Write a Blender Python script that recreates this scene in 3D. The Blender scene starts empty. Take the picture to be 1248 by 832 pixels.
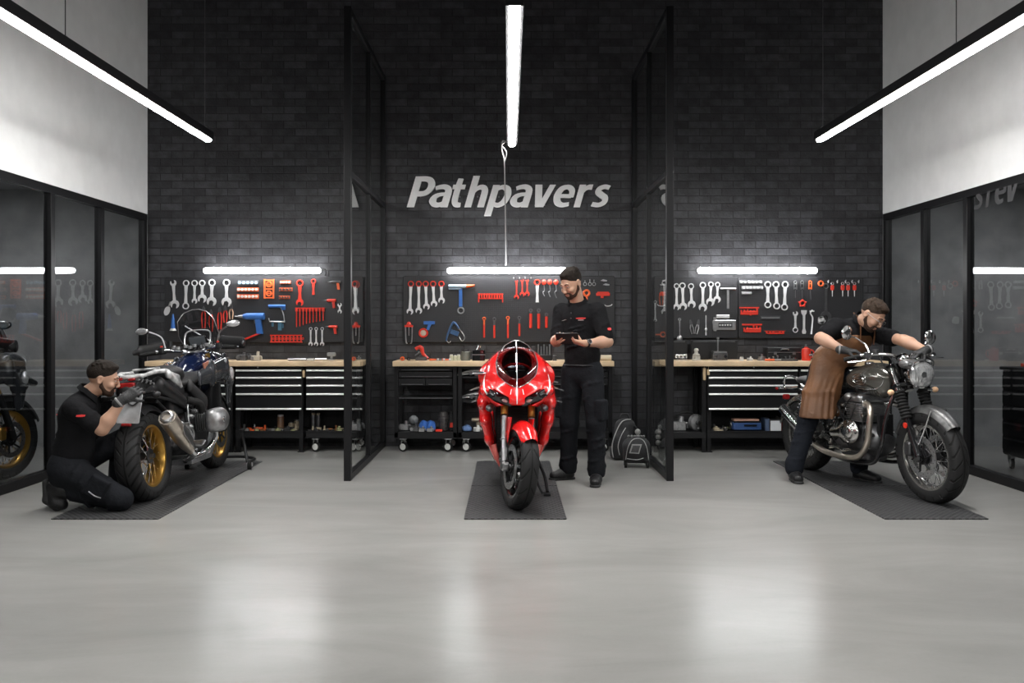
import bpy, math, random
import numpy as np
from mathutils import Vector, Matrix, Euler

# ------------------------------------------------------------------ camera, world, exposure
scene = bpy.context.scene
COL = scene.collection
CAM_H = 1.33
cam_data = bpy.data.cameras.new('camera')
cam_data.sensor_width = 36.0
cam_data.lens = 36.0 * 1000 / 1248
cam_data.shift_x = 4 / 1248
cam_data.shift_y = -21 / 1248
cam_data.clip_start = 0.05
cam = bpy.data.objects.new('camera', cam_data)
COL.objects.link(cam)
cam.location = (0, 0, CAM_H)
cam.rotation_euler = (math.pi / 2, 0, 0)
scene.camera = cam
world = bpy.data.worlds.new('world')
scene.world = world
world.use_nodes = True
world.node_tree.nodes['Background'].inputs[0].default_value = (0.6, 0.65, 0.7, 1)
world.node_tree.nodes['Background'].inputs[1].default_value = 0.05
vs = scene.view_settings
vs.view_transform = 'Standard'
vs.look = 'None'
vs.gamma = 1
vs.use_curve_mapping = False
vs.exposure = 0.25
PENDANT_E = 135.0
WALL_LAMP_E = 34.0
scene.cycles.max_bounces = 10
scene.cycles.transparent_max_bounces = 24
scene.cycles.caustics_reflective = False
scene.cycles.caustics_refractive = False
scene.cycles.sample_clamp_indirect = 4.0
scene.cycles.use_denoising = True
R = math.radians
rnd = random.Random(7)

def at(px, py, d):
    """a point of the place from where it stands in the frame and its distance along the room"""
    return Vector(((px - 620) * d / 1000.0, d, CAM_H - (py - 395) * d / 1000.0))

# ------------------------------------------------------------------ materials
MATS = {}
def mat(name, color=(0.5, 0.5, 0.5), rough=0.5, metal=0.0, spec=0.5, bump=0.0, bscale=40.0, var=0.0, vscale=6.0,
        coat=0.0, trans=0.0, emit=None, estr=0.0, alpha=1.0, rvar=0.0):
    if name in MATS:
        return MATS[name]
    m = bpy.data.materials.new(name)
    m.use_nodes = True
    nt = m.node_tree
    b = nt.nodes['Principled BSDF']
    b.inputs['Base Color'].default_value = (*color, 1)
    b.inputs['Roughness'].default_value = rough
    b.inputs['Metallic'].default_value = metal
    b.inputs['Specular IOR Level'].default_value = spec
    b.inputs['Coat Weight'].default_value = coat
    b.inputs['Coat Roughness'].default_value = 0.05
    b.inputs['Transmission Weight'].default_value = trans
    if emit:
        b.inputs['Emission Color'].default_value = (*emit, 1)
        b.inputs['Emission Strength'].default_value = estr
    tc = nt.nodes.new('ShaderNodeTexCoord')
    nz = nt.nodes.new('ShaderNodeTexNoise')
    nz.inputs['Scale'].default_value = vscale
    nz.inputs['Detail'].default_value = 5
    nt.links.new(tc.outputs['Object'], nz.inputs['Vector'])
    v = max(var, 0.04)
    rp = nt.nodes.new('ShaderNodeValToRGB')
    rp.color_ramp.elements[0].position = 0.3
    rp.color_ramp.elements[1].position = 0.7
    rp.color_ramp.elements[0].color = tuple(min(1, c * (1 - v)) for c in color) + (1,)
    rp.color_ramp.elements[1].color = tuple(min(1, c * (1 + v)) for c in color) + (1,)
    nt.links.new(nz.outputs['Fac'], rp.inputs['Fac'])
    nt.links.new(rp.outputs['Color'], b.inputs['Base Color'])
    if rvar > 0:
        mr = nt.nodes.new('ShaderNodeMapRange')
        mr.inputs['To Min'].default_value = max(0.02, rough - rvar)
        mr.inputs['To Max'].default_value = rough + rvar
        nt.links.new(nz.outputs['Fac'], mr.inputs['Value'])
        nt.links.new(mr.outputs['Result'], b.inputs['Roughness'])
    if bump > 0:
        n2 = nt.nodes.new('ShaderNodeTexNoise')
        n2.inputs['Scale'].default_value = bscale
        n2.inputs['Detail'].default_value = 4
        nt.links.new(tc.outputs['Object'], n2.inputs['Vector'])
        bp = nt.nodes.new('ShaderNodeBump')
        bp.inputs['Strength'].default_value = bump
        bp.inputs['Distance'].default_value = 0.02
        nt.links.new(n2.outputs['Fac'], bp.inputs['Height'])
        nt.links.new(bp.outputs['Normal'], b.inputs['Normal'])
    MATS[name] = m
    return m

def emission_mat(name, color, strength):
    m = bpy.data.materials.new(name)
    m.use_nodes = True
    nt = m.node_tree
    nt.nodes.remove(nt.nodes['Principled BSDF'])
    e = nt.nodes.new('ShaderNodeEmission')
    e.inputs[0].default_value = (*color, 1)
    e.inputs[1].default_value = strength
    nt.links.new(e.outputs[0], nt.nodes['Material Output'].inputs[0])
    MATS[name] = m
    return m

def glass_mat(name, tint, ior=1.5, rough=0.0, boost=1.0):
    """a thin clear sheet: looks straight through, mirrors on its outer faces by the Fresnel law"""
    m = bpy.data.materials.new(name)
    m.use_nodes = True
    nt = m.node_tree
    N = nt.nodes.new
    nt.nodes.remove(nt.nodes['Principled BSDF'])
    tr = N('ShaderNodeBsdfTransparent'); tr.inputs[0].default_value = (*tint, 1)
    gl = N('ShaderNodeBsdfGlossy'); gl.inputs['Roughness'].default_value = rough
    fr = N('ShaderNodeFresnel'); fr.inputs[0].default_value = ior
    ge = N('ShaderNodeNewGeometry')
    iv = N('ShaderNodeMath'); iv.operation = 'SUBTRACT'; iv.inputs[0].default_value = 1
    mu = N('ShaderNodeMath'); mu.operation = 'MULTIPLY'
    mb_ = N('ShaderNodeMath'); mb_.operation = 'MULTIPLY'; mb_.inputs[1].default_value = boost; mb_.use_clamp = True
    mx = N('ShaderNodeMixShader')
    L = nt.links.new
    L(ge.outputs['Backfacing'], iv.inputs[1])
    L(fr.outputs[0], mb_.inputs[0])
    L(iv.outputs[0], mu.inputs[0]); L(mb_.outputs[0], mu.inputs[1])
    L(mu.outputs[0], mx.inputs[0]); L(tr.outputs[0], mx.inputs[1]); L(gl.outputs[0], mx.inputs[2])
    L(mx.outputs[0], nt.nodes['Material Output'].inputs[0])
    MATS[name] = m
    return m

# ------------------------------------------------------------------ mesh builder
def frame_of(axis):
    a = Vector(axis).normalized()
    t = Vector((0, 0, 1)) if abs(a.z) < 0.9 else Vector((1, 0, 0))
    u = t.cross(a).normalized()
    return u, a.cross(u).normalized(), a

def spline(pts, k=6):
    P = [Vector(p) for p in pts]
    if len(P) < 3:
        return P
    out = []
    for i in range(len(P) - 1):
        p0 = P[max(i - 1, 0)]; p1 = P[i]; p2 = P[i + 1]; p3 = P[min(i + 2, len(P) - 1)]
        for j in range(k):
            t = j / k
            out.append(0.5 * ((2 * p1) + (p2 - p0) * t + (2 * p0 - 5 * p1 + 4 * p2 - p3) * t * t + (3 * p1 - p0 - 3 * p2 + p3) * t ** 3))
    out.append(P[-1])
    return out

class MB:
    def __init__(self, T=None):
        self.v = []; self.f = []; self.mi = []; self.uv = {}
        self.T = T; self.m = 0
    def add(self, vs_, fs):
        b = len(self.v)
        if self.T is not None:
            vs_ = [self.T @ Vector(p) for p in vs_]
        self.v.extend(tuple(p) for p in vs_)
        for f in fs:
            self.f.append(tuple(i + b for i in f)); self.mi.append(self.m)
        return self
    def box(self, c, s, rot=None):
        x, y, z = s[0] / 2, s[1] / 2, s[2] / 2
        q = [Vector((a, b, d)) for a in (-x, x) for b in (-y, y) for d in (-z, z)]
        if rot is not None:
            M = rot if isinstance(rot, Matrix) else Euler(rot).to_matrix()
            q = [M @ p for p in q]
        c = Vector(c)
        return self.add([p + c for p in q], [(0, 1, 3, 2), (4, 6, 7, 5), (0, 4, 5, 1), (2, 3, 7, 6), (0, 2, 6, 4), (1, 5, 7, 3)])
    def rbox(self, c, s, r=0.01, rot=None, axis=2, n=3):
        """box with rounded upright edges along the given axis and a small chamfer"""
        ax = [0, 1, 2]; ax.remove(axis); a, b = ax
        r = min(r, s[a] / 2 * 0.98, s[b] / 2 * 0.98)
        pts = []
        for (sx, sy, a0) in ((1, 1, 0), (-1, 1, 90), (-1, -1, 180), (1, -1, 270)):
            for k in range(n + 1):
                t = R(a0 + 90 * k / n)
                pts.append((sx * (s[a] / 2 - r) + r * math.cos(t), sy * (s[b] / 2 - r) + r * math.sin(t)))
        M = rot if isinstance(rot, Matrix) else (Euler(rot).to_matrix() if rot is not None else Matrix.Identity(3))
        c = Vector(c); h = s[axis] / 2; ch = min(r * 0.4, h * 0.4)
        rings = []
        for (z, k) in ((-h, 1), (-h + ch, 0), (h - ch, 0), (h, 1)):
            ring = []
            for p in pts:
                q = [0, 0, 0]
                q[a] = p[0] * (1 - k * ch / (s[a] / 2)); q[b] = p[1] * (1 - k * ch / (s[b] / 2)); q[axis] = z
                ring.append(c + M @ Vector(q))
            rings.append(ring)
        return self.loft(rings)
    def loft(self, rings, cap=True, closed=True, loop=False):
        n = len(rings[0]); vs_ = []; fs = []
        for r in rings:
            vs_.extend(r)
        for i in range(len(rings) - (0 if loop else 1)):
            i2 = (i + 1) % len(rings)
            for j in range(n if closed else n - 1):
                k = (j + 1) % n
                fs.append((i * n + j, i * n + k, i2 * n + k, i2 * n + j))
        if cap and not loop and closed:
            fs.append(tuple(range(n - 1, -1, -1)))
            fs.append(tuple((len(rings) - 1) * n + j for j in range(n)))
        return self.add(vs_, fs)
    def cyl(self, p0, p1, r0, r1=None, n=14, cap=True):
        r1 = r0 if r1 is None else r1
        p0, p1 = Vector(p0), Vector(p1)
        u, w, a = frame_of(p1 - p0)
        ring = lambda p, r: [p + (u * math.cos(2 * math.pi * k / n) + w * math.sin(2 * math.pi * k / n)) * r for k in range(n)]
        return self.loft([ring(p0, r0), ring(p1, r1)], cap)
    def tube(self, pts, r, n=8, k=6, loop=False, flat=1.0):
        P = spline(pts, k) if k > 1 else [Vector(p) for p in pts]
        if loop:
            P = [Vector(p) for p in pts]
        m = len(P)
        rr = [r] * m if not isinstance(r, (list, tuple)) else [np.interp(i / (m - 1) * (len(r) - 1), range(len(r)), r) for i in range(m)]
        d0 = (P[1] - P[0])
        u, w, a = frame_of(d0)
        rings = []
        for i, p in enumerate(P):
            if loop:
                d = P[(i + 1) % m] - P[i - 1]
            else:
                d = P[min(i + 1, m - 1)] - P[max(i - 1, 0)]
            if d.length < 1e-9:
                d = a
            d = d.normalized()
            u = (u - d * u.dot(d))
            u = u.normalized() if u.length > 1e-6 else frame_of(d)[0]
            w = d.cross(u)
            rings.append([p + (u * math.cos(2 * math.pi * q / n) + w * math.sin(2 * math.pi * q / n) * flat) * rr[i] for q in range(n)])
        return self.loft(rings, loop=loop)
    def lathe(self, prof, c=(0, 0, 0), axis=(0, 0, 1), n=32, loop=False):
        """prof: (radius, height along axis)"""
        c = Vector(c); u, w, a = frame_of(axis)
        vs_ = []; m = len(prof)
        for k in range(n):
            t = 2 * math.pi * k / n
            e = u * math.cos(t) + w * math.sin(t)
            for (r, h) in prof:
                vs_.append(c + e * r + a * h)
        fs = []
        for k in range(n):
            k2 = (k + 1) % n
            for j in range(m if loop else m - 1):
                j2 = (j + 1) % m
                fs.append((k * m + j, k2 * m + j, k2 * m + j2, k * m + j2))
        return self.add(vs_, fs)
    def torus(self, c, axis, R0, r, n=32, k=10, rz=None):
        rz = rz or r
        return self.lathe([(R0 + r * math.cos(2 * math.pi * j / k), rz * math.sin(2 * math.pi * j / k)) for j in range(k)], c, axis, n, loop=True)
    def disc(self, c, axis, r, h, n=24, r2=None):
        r2 = r if r2 is None else r2
        return self.lathe([(0.0001, -h / 2), (r, -h / 2), (r2, h / 2), (0.0001, h / 2)], c, axis, n)
    def prism(self, pts, o=(0, 0, 0), u=(1, 0, 0), v=(0, 0, 1), t=0.01):
        """polygon in the plane (u, v) through o, thickness t centred"""
        o, u, v = Vector(o), Vector(u).normalized(), Vector(v).normalized()
        w = u.cross(v) * (t / 2)
        a = [o + u * p[0] + v * p[1] - w for p in pts]
        b = [o + u * p[0] + v * p[1] + w for p in pts]
        return self.loft([a, b])
    def ell(self, c, r, rot=None, nu=16, nv=10):
        c = Vector(c); M = rot if isinstance(rot, Matrix) else (Euler(rot).to_matrix() if rot is not None else Matrix.Identity(3))
        if not isinstance(r, (tuple, list)):
            r = (r, r, r)
        vs_ = []; fs = []
        for i in range(1, nv):
            ph = math.pi * i / nv
            for j in range(nu):
                th = 2 * math.pi * j / nu
                vs_.append(c + M @ Vector((r[0] * math.sin(ph) * math.cos(th), r[1] * math.sin(ph) * math.sin(th), r[2] * math.cos(ph))))
        t = len(vs_); vs_.append(c + M @ Vector((0, 0, r[2]))); vs_.append(c + M @ Vector((0, 0, -r[2])))
        for i in range(nv - 2):
            for j in range(nu):
                k = (j + 1) % nu
                fs.append((i * nu + j, (i + 1) * nu + j, (i + 1) * nu + k, i * nu + k))
        for j in range(nu):
            k = (j + 1) % nu
            fs.append((t, j, k)); fs.append((t + 1, (nv - 2) * nu + k, (nv - 2) * nu + j))
        return self.add(vs_, fs)
    def build(self, name, mats, parent=None, angle=35, bevel=0.0, sub=0, smooth=True, solid=0.0):
        me = bpy.data.meshes.new(name)
        me.from_pydata([tuple(p) for p in self.v], [], self.f)
        ms = mats if isinstance(mats, (list, tuple)) else [mats]
        for m in ms:
            me.materials.append(m)
        if len(ms) > 1:
            me.polygons.foreach_set('material_index', self.mi)
        import bmesh
        bm = bmesh.new(); bm.from_mesh(me)
        bmesh.ops.recalc_face_normals(bm, faces=bm.faces)
        bm.to_mesh(me); bm.free()
        if smooth:
            me.polygons.foreach_set('use_smooth', [True] * len(me.polygons))
            me.set_sharp_from_angle(angle=R(angle))
        me.update()
        o = bpy.data.objects.new(name, me)
        COL.objects.link(o)
        if solid:
            s = o.modifiers.new('solid', 'SOLIDIFY'); s.thickness = solid; s.offset = 0
        if bevel:
            b = o.modifiers.new('bevel', 'BEVEL'); b.width = bevel; b.segments = 2; b.limit_method = 'ANGLE'; b.angle_limit = R(40)
        if sub:
            s = o.modifiers.new('sub', 'SUBSURF'); s.levels = sub; s.render_levels = sub
        if parent is not None:
            o.parent = parent
        return o

def tag(o, label=None, cat=None, group=None, kind=None):
    if label: o['label'] = label
    if cat: o['category'] = cat
    if group: o['group'] = group
    if kind: o['kind'] = kind
    return o

def empty(name, loc=(0, 0, 0), rot=(0, 0, 0), label=None, cat=None, group=None):
    o = bpy.data.objects.new(name, None)
    o.empty_display_size = 0.1
    COL.objects.link(o)
    o.location = loc
    o.rotation_euler = rot
    return tag(o, label, cat, group)

def copy_tree(o, parent=None):
    c = o.copy(); COL.objects.link(c)
    if parent is not None:
        c.parent = parent
    for ch in list(o.children):
        copy_tree(ch, c)
    return c

# ------------------------------------------------------------------ smooth solid modelling (distance fields -> surface)
class SDF:
    def __init__(self, res=0.006):
        self.res = res; self.p = []
    def cap(self, a, b, r0, r1=None, k=0.02, sq=None, op='u'):
        """tapered capsule; sq = (axis, factor) widens the section along that axis"""
        self.p.append(('c', Vector(a), Vector(b), r0, r0 if r1 is None else r1, k, sq, op)); return self
    def chain(self, pts, rs, k=0.02, sq=None, op='u'):
        for i in range(len(pts) - 1):
            self.cap(pts[i], pts[i + 1], rs[i], rs[i + 1], k, sq, op)
        return self
    def ell(self, c, r, M=None, k=0.02, op='u'):
        self.p.append(('e', Vector(c), r, M, k, op)); return self
    def box(self, c, s, M=None, k=0.01, rd=0.01, op='u'):
        self.p.append(('b', Vector(c), s, M, k, rd, op)); return self
    def half(self, pt, n, k=0.005):
        """keep the side the normal points away from"""
        self.p.append(('h', Vector(pt), Vector(n).normalized(), k)); return self
    def _bb(self, q):
        if q[0] == 'c':
            m = max(q[3], q[4]) * (max(1, q[6][1]) if q[6] else 1)
            lo = [min(q[1][i], q[2][i]) - m for i in range(3)]; hi = [max(q[1][i], q[2][i]) + m for i in range(3)]
            return lo, hi, q[5], q[7]
        if q[0] == 'e':
            m = max(q[2]); return [q[1][i] - m for i in range(3)], [q[1][i] + m for i in range(3)], q[4], q[5]
        if q[0] == 'b':
            m = Vector(q[2]).length / 2; return [q[1][i] - m for i in range(3)], [q[1][i] + m for i in range(3)], q[4], q[6]
        return None, None, q[3], 'h'
    def mesh(self, warp=None):
        h = self.res
        bbs = [self._bb(q) for q in self.p]
        lo = np.min([b[0] for b in bbs if b[3] == 'u'], axis=0) - 3 * h
        hi = np.max([b[1] for b in bbs if b[3] == 'u'], axis=0) + 3 * h
        n = np.ceil((hi - lo) / h).astype(int) + 1
        F = np.full(n, 1.0, np.float32)
        ax = [(lo[i] + np.arange(n[i]) * h).astype(np.float32) for i in range(3)]
        for q, (bl, bh, k, op) in zip(self.p, bbs):
            if op == 'h':
                i0 = [0, 0, 0]; i1 = list(n)
            else:
                i0 = [max(0, int((bl[i] - k - 2 * h - lo[i]) / h)) for i in range(3)]
                i1 = [min(n[i], int((bh[i] + k + 2 * h - lo[i]) / h) + 2) for i in range(3)]
            if any(i1[i] <= i0[i] for i in range(3)):
                continue
            X = ax[0][i0[0]:i1[0]][:, None, None]; Y = ax[1][i0[1]:i1[1]][None, :, None]; Z = ax[2][i0[2]:i1[2]][None, None, :]
            if q[0] == 'c':
                a, b, r0, r1 = q[1], q[2], q[3], q[4]
                ab = b - a; L = max(ab.length_squared, 1e-12)
                t = np.clip(((X - a.x) * ab.x + (Y - a.y) * ab.y + (Z - a.z) * ab.z) / L, 0, 1)
                dx = X - (a.x + t * ab.x); dy = Y - (a.y + t * ab.y); dz = Z - (a.z + t * ab.z)
                if q[6]:
                    w, s = Vector(q[6][0]).normalized(), q[6][1]
                    c = dx * w.x + dy * w.y + dz * w.z
                    g = c * (1 - 1 / s)
                    dx = dx - g * w.x; dy = dy - g * w.y; dz = dz - g * w.z
                D = np.sqrt(dx * dx + dy * dy + dz * dz) - (r0 + (r1 - r0) * t)
            elif q[0] in 'eb':
                c = q[1]; x = X - c.x; y = Y - c.y; z = Z - c.z
                if q[3] is not None:
                    M = q[3]
                    x, y, z = (M[0][0] * x + M[1][0] * y + M[2][0] * z, M[0][1] * x + M[1][1] * y + M[2][1] * z, M[0][2] * x + M[1][2] * y + M[2][2] * z)
                if q[0] == 'e':
                    r = q[2]
                    k0 = np.sqrt((x / r[0]) ** 2 + (y / r[1]) ** 2 + (z / r[2]) ** 2)
                    k1 = np.sqrt((x / r[0] ** 2) ** 2 + (y / r[1] ** 2) ** 2 + (z / r[2] ** 2) ** 2) + 1e-6
                    D = k0 * (k0 - 1) / k1
                else:
                    rd = q[5]; s = q[2]
                    qx = np.abs(x) - s[0] / 2 + rd; qy = np.abs(y) - s[1] / 2 + rd; qz = np.abs(z) - s[2] / 2 + rd
                    D = np.sqrt(np.maximum(qx, 0) ** 2 + np.maximum(qy, 0) ** 2 + np.maximum(qz, 0) ** 2) + np.minimum(np.maximum(qx, np.maximum(qy, qz)), 0) - rd
            else:
                D = (X - q[1].x) * q[2].x + (Y - q[1].y) * q[2].y + (Z - q[1].z) * q[2].z
            S = F[i0[0]:i1[0], i0[1]:i1[1], i0[2]:i1[2]]
            k = max(k, 1e-5)
            if op == 'u':
                N_ = np.minimum(S, D) - np.maximum(k - np.abs(S - D), 0) ** 2 / (4 * k)
            else:
                if op == 's':
                    D = -D
                N_ = np.maximum(S, D) + np.maximum(k - np.abs(S - D), 0) ** 2 / (4 * k)
            F[i0[0]:i1[0], i0[1]:i1[1], i0[2]:i1[2]] = N_
        if warp is not None:
            F = F + warp(ax[0][:, None, None], ax[1][None, :, None], ax[2][None, None, :]).astype(np.float32)
        F[0] = F[-1] = 1; F[:, 0] = F[:, -1] = 1; F[:, :, 0] = F[:, :, -1] = 1
        s = F < 0
        c = s[:-1, :-1, :-1].astype(np.int8)
        cnt = np.zeros([d - 1 for d in F.shape], np.int8)
        offs = [(i, j, k) for i in (0, 1) for j in (0, 1) for k in (0, 1)]
        sl = lambda A, o: A[o[0]:A.shape[0] - 1 + o[0], o[1]:A.shape[1] - 1 + o[1], o[2]:A.shape[2] - 1 + o[2]]
        for o in offs:
            cnt += sl(s, o)
        act = (cnt > 0) & (cnt < 8)
        idx = np.argwhere(act)
        vid = np.full(act.shape, -1, np.int32); vid[act] = np.arange(len(idx))
        val = {o: F[idx[:, 0] + o[0], idx[:, 1] + o[1], idx[:, 2] + o[2]] for o in offs}
        acc = np.zeros((len(idx), 3)); ct = np.zeros(len(idx))
        for o in offs:
            for a in range(3):
                if o[a] == 0:
                    o2 = list(o); o2[a] = 1; o2 = tuple(o2)
                    v0, v1 = val[o], val[o2]
                    mk = (v0 < 0) != (v1 < 0)
                    t = np.where(mk, v0 / np.where(mk, v0 - v1, 1), 0)
                    p = np.array(o, float)[None, :].repeat(len(idx), 0); p[:, a] = t
                    acc += p * mk[:, None]; ct += mk
        V = (idx + acc / ct[:, None]) * h + lo
        faces = []
        for a in range(3):
            b, d = (a + 1) % 3, (a + 2) % 3
            s0 = s[tuple(slice(0, -1) if i == a else slice(1, -1) for i in range(3))]
            s1 = s[tuple(slice(1, None) if i == a else slice(1, -1) for i in range(3))]
            E = np.argwhere(s0 != s1)
            if not len(E):
                continue
            sg = s0[E[:, 0], E[:, 1], E[:, 2]]
            base = E.copy()
            def gv(ob, od):
                q = base.copy(); q[:, b] += ob; q[:, d] += od
                return vid[q[:, 0], q[:, 1], q[:, 2]]
            q = np.stack([gv(0, 0), gv(1, 0), gv(1, 1), gv(0, 1)], 1)
            q[~sg] = q[~sg][:, ::-1]
            faces.append(q)
        return V, np.concatenate(faces)
    def build(self, name, mats, parent=None, smooth_it=2, warp=None, paint=None):
        V, Fc = self.mesh(warp)
        me = bpy.data.meshes.new(name)
        me.vertices.add(len(V)); me.vertices.foreach_set('co', V.astype(np.float32).ravel())
        me.loops.add(len(Fc) * 4); me.loops.foreach_set('vertex_index', Fc.astype(np.int32).ravel())
        me.polygons.add(len(Fc)); me.polygons.foreach_set('loop_start', np.arange(0, len(Fc) * 4, 4, dtype=np.int32))
        me.update(calc_edges=True)
        ms = mats if isinstance(mats, (list, tuple)) else [mats]
        for m in ms:
            me.materials.append(m)
        if paint is not None:
            C = V[Fc].mean(1)
            me.polygons.foreach_set('material_index', paint(C).astype(np.int32))
        me.polygons.foreach_set('use_smooth', [True] * len(me.polygons))
        me.update()
        o = bpy.data.objects.new(name, me); COL.objects.link(o)
        if smooth_it:
            s = o.modifiers.new('smooth', 'SMOOTH'); s.factor = 0.5; s.iterations = smooth_it
        if parent is not None:
            o.parent = parent
        return o
# ------------------------------------------------------------------ setting
WX0, WX1, WY = -3.94, 4.08, 8.95
CEIL = 5.3
def brick_mat():
    m = bpy.data.materials.new('dark_brick'); m.use_nodes = True
    nt = m.node_tree; L = nt.links.new; N = nt.nodes.new
    b = nt.nodes['Principled BSDF']
    tc = N('ShaderNodeTexCoord'); mp = N('ShaderNodeMapping'); mp.inputs['Rotation'].default_value = (R(90), 0, 0)
    L(tc.outputs['Object'], mp.inputs['Vector'])
    br = N('ShaderNodeTexBrick')
    br.inputs['Scale'].default_value = 1.0
    br.inputs['Brick Width'].default_value = 0.245
    br.inputs['Row Height'].default_value = 0.0815
    br.inputs['Mortar Size'].default_value = 0.0045
    br.inputs['Mortar Smooth'].default_value = 0.35
    br.inputs['Color1'].default_value = (0.017, 0.017, 0.020, 1)
    br.inputs['Color2'].default_value = (0.042, 0.042, 0.047, 1)
    br.inputs['Mortar'].default_value = (0.006, 0.006, 0.007, 1)
    L(mp.outputs[0], br.inputs['Vector'])
    nz = N('ShaderNodeTexNoise'); nz.inputs['Scale'].default_value = 9; nz.inputs['Detail'].default_value = 8
    L(tc.outputs['Object'], nz.inputs['Vector'])
    mr = N('ShaderNodeMapRange'); mr.inputs['From Min'].default_value = 0.3; mr.inputs['From Max'].default_value = 0.7
    mr.inputs['To Min'].default_value = 0.55; mr.inputs['To Max'].default_value = 1.5
    L(nz.outputs['Fac'], mr.inputs['Value'])
    mx = N('ShaderNodeMix'); mx.data_type = 'RGBA'; mx.blend_type = 'MULTIPLY'; mx.inputs[0].default_value = 1
    L(br.outputs['Color'], mx.inputs[6]); L(mr.outputs[0], mx.inputs[7]); L(mx.outputs[2], b.inputs['Base Color'])
    b.inputs['Roughness'].default_value = 0.5
    n2 = N('ShaderNodeTexNoise'); n2.inputs['Scale'].default_value = 45; n2.inputs['Detail'].default_value = 6
    L(tc.outputs['Object'], n2.inputs['Vector'])
    iv = N('ShaderNodeMath'); iv.operation = 'MULTIPLY_ADD'; iv.inputs[1].default_value = -1.2; iv.inputs[2].default_value = 1.2
    L(br.outputs['Fac'], iv.inputs[0])
    ad = N('ShaderNodeMath'); ad.operation = 'MULTIPLY_ADD'; ad.inputs[1].default_value = 0.45
    L(n2.outputs['Fac'], ad.inputs[0]); L(iv.outputs[0], ad.inputs[2])
    bp = N('ShaderNodeBump'); bp.inputs['Strength'].default_value = 0.8; bp.inputs['Distance'].default_value = 0.012
    L(ad.outputs[0], bp.inputs['Height']); L(bp.outputs[0], b.inputs['Normal'])
    return m
def concrete_floor_mat():
    m = bpy.data.materials.new('polished_concrete'); m.use_nodes = True
    nt = m.node_tree; L = nt.links.new; N = nt.nodes.new
    b = nt.nodes['Principled BSDF']
    tc = N('ShaderNodeTexCoord')
    a = N('ShaderNodeTexNoise'); a.inputs['Scale'].default_value = 0.8; a.inputs['Detail'].default_value = 9; a.inputs['Roughness'].default_value = 0.62; a.inputs['Distortion'].default_value = 0.6
    mp = N('ShaderNodeMapping'); mp.inputs['Scale'].default_value = (0.8, 2.4, 1)
    L(tc.outputs['Object'], mp.inputs[0]); L(mp.outputs[0], a.inputs['Vector'])
    c = N('ShaderNodeTexNoise'); c.inputs['Scale'].default_value = 60; c.inputs['Detail'].default_value = 6
    L(tc.outputs['Object'], c.inputs['Vector'])
    r1 = N('ShaderNodeValToRGB'); e = r1.color_ramp.elements
    e[0].position = 0.3; e[0].color = (0.25, 0.247, 0.236, 1); e[1].position = 0.72; e[1].color = (0.325, 0.321, 0.308, 1)
    L(a.outputs['Fac'], r1.inputs[0])
    mr = N('ShaderNodeMapRange'); mr.inputs['To Min'].default_value = 0.97; mr.inputs['To Max'].default_value = 1.03
    L(c.outputs['Fac'], mr.inputs['Value'])
    mx = N('ShaderNodeMix'); mx.data_type = 'RGBA'; mx.blend_type = 'MULTIPLY'; mx.inputs[0].default_value = 1
    L(r1.outputs[0], mx.inputs[6]); L(mr.outputs[0], mx.inputs[7]); L(mx.outputs[2], b.inputs['Base Color'])
    m2 = N('ShaderNodeMapRange'); m2.inputs['To Min'].default_value = 0.23; m2.inputs['To Max'].default_value = 0.26
    L(a.outputs['Fac'], m2.inputs['Value']); L(m2.outputs[0], b.inputs['Roughness'])
    b.inputs['Specular IOR Level'].default_value = 0.5
    bp = N('ShaderNodeBump'); bp.inputs['Strength'].default_value = 0.015; bp.inputs['Distance'].default_value = 0.01
    L(c.outputs['Fac'], bp.inputs['Height']); L(bp.outputs[0], b.inputs['Normal'])
    return m
M_BRICK = brick_mat(); M_FLOOR = concrete_floor_mat()
M_WHITE = mat('white_paint', (0.74, 0.74, 0.74), 0.75, bump=0.03, bscale=120)
M_CEIL = mat('dark_ceiling_paint', (0.03, 0.03, 0.032), 0.9)
M_GREYW = mat('grey_concrete_wall', (0.32, 0.32, 0.325), 0.85, var=0.25, vscale=3, bump=0.2, bscale=14)
M_BLK = mat('black_powder_coat', (0.007, 0.007, 0.008), 0.42, spec=0.28, bump=0.03, bscale=300)
M_BLKM = mat('matt_black_steel', (0.009, 0.009, 0.010), 0.6, spec=0.3)
M_BLKG = mat('gloss_black', (0.008, 0.008, 0.009), 0.12, coat=0.6)
M_TOOL = mat('polished_tool_steel', (0.80, 0.80, 0.81), 0.3, 0.45)
M_CHROME = mat('chrome', (0.78, 0.78, 0.79), 0.14, 1.0, rvar=0.06, vscale=30)
M_STEEL = mat('brushed_steel', (0.52, 0.52, 0.53), 0.3, 1.0, var=0.12, vscale=40)
M_DSTEEL = mat('dark_steel', (0.12, 0.12, 0.125), 0.38, 0.85, var=0.2, vscale=25)
M_ALU = mat('cast_aluminium', (0.42, 0.42, 0.43), 0.4, 0.9, var=0.2, vscale=30, bump=0.1, bscale=120)
M_PLAST = mat('black_plastic', (0.010, 0.010, 0.011), 0.45, spec=0.4, bump=0.05, bscale=200)
M_RUB = mat('black_rubber', (0.010, 0.010, 0.010), 0.75, spec=0.3, bump=0.1, bscale=90)
M_RED = mat('red_handle', (0.62, 0.035, 0.018), 0.38)
M_ORG = mat('orange_handle', (0.72, 0.12, 0.03), 0.4)
M_BLUE = mat('blue_tool_body', (0.03, 0.13, 0.42), 0.38)
M_WPLA = mat('white_plastic', (0.6, 0.6, 0.58), 0.45)
M_GOLD = mat('gold_anodised', (0.62, 0.36, 0.08), 0.3, 0.85)
M_WOOD = mat('birch_worktop', (0.66, 0.49, 0.31), 0.45, var=0.18, vscale=5)
M_LAMP = emission_mat('pendant_glow', (1.0, 0.99, 0.97), PENDANT_E)
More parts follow.
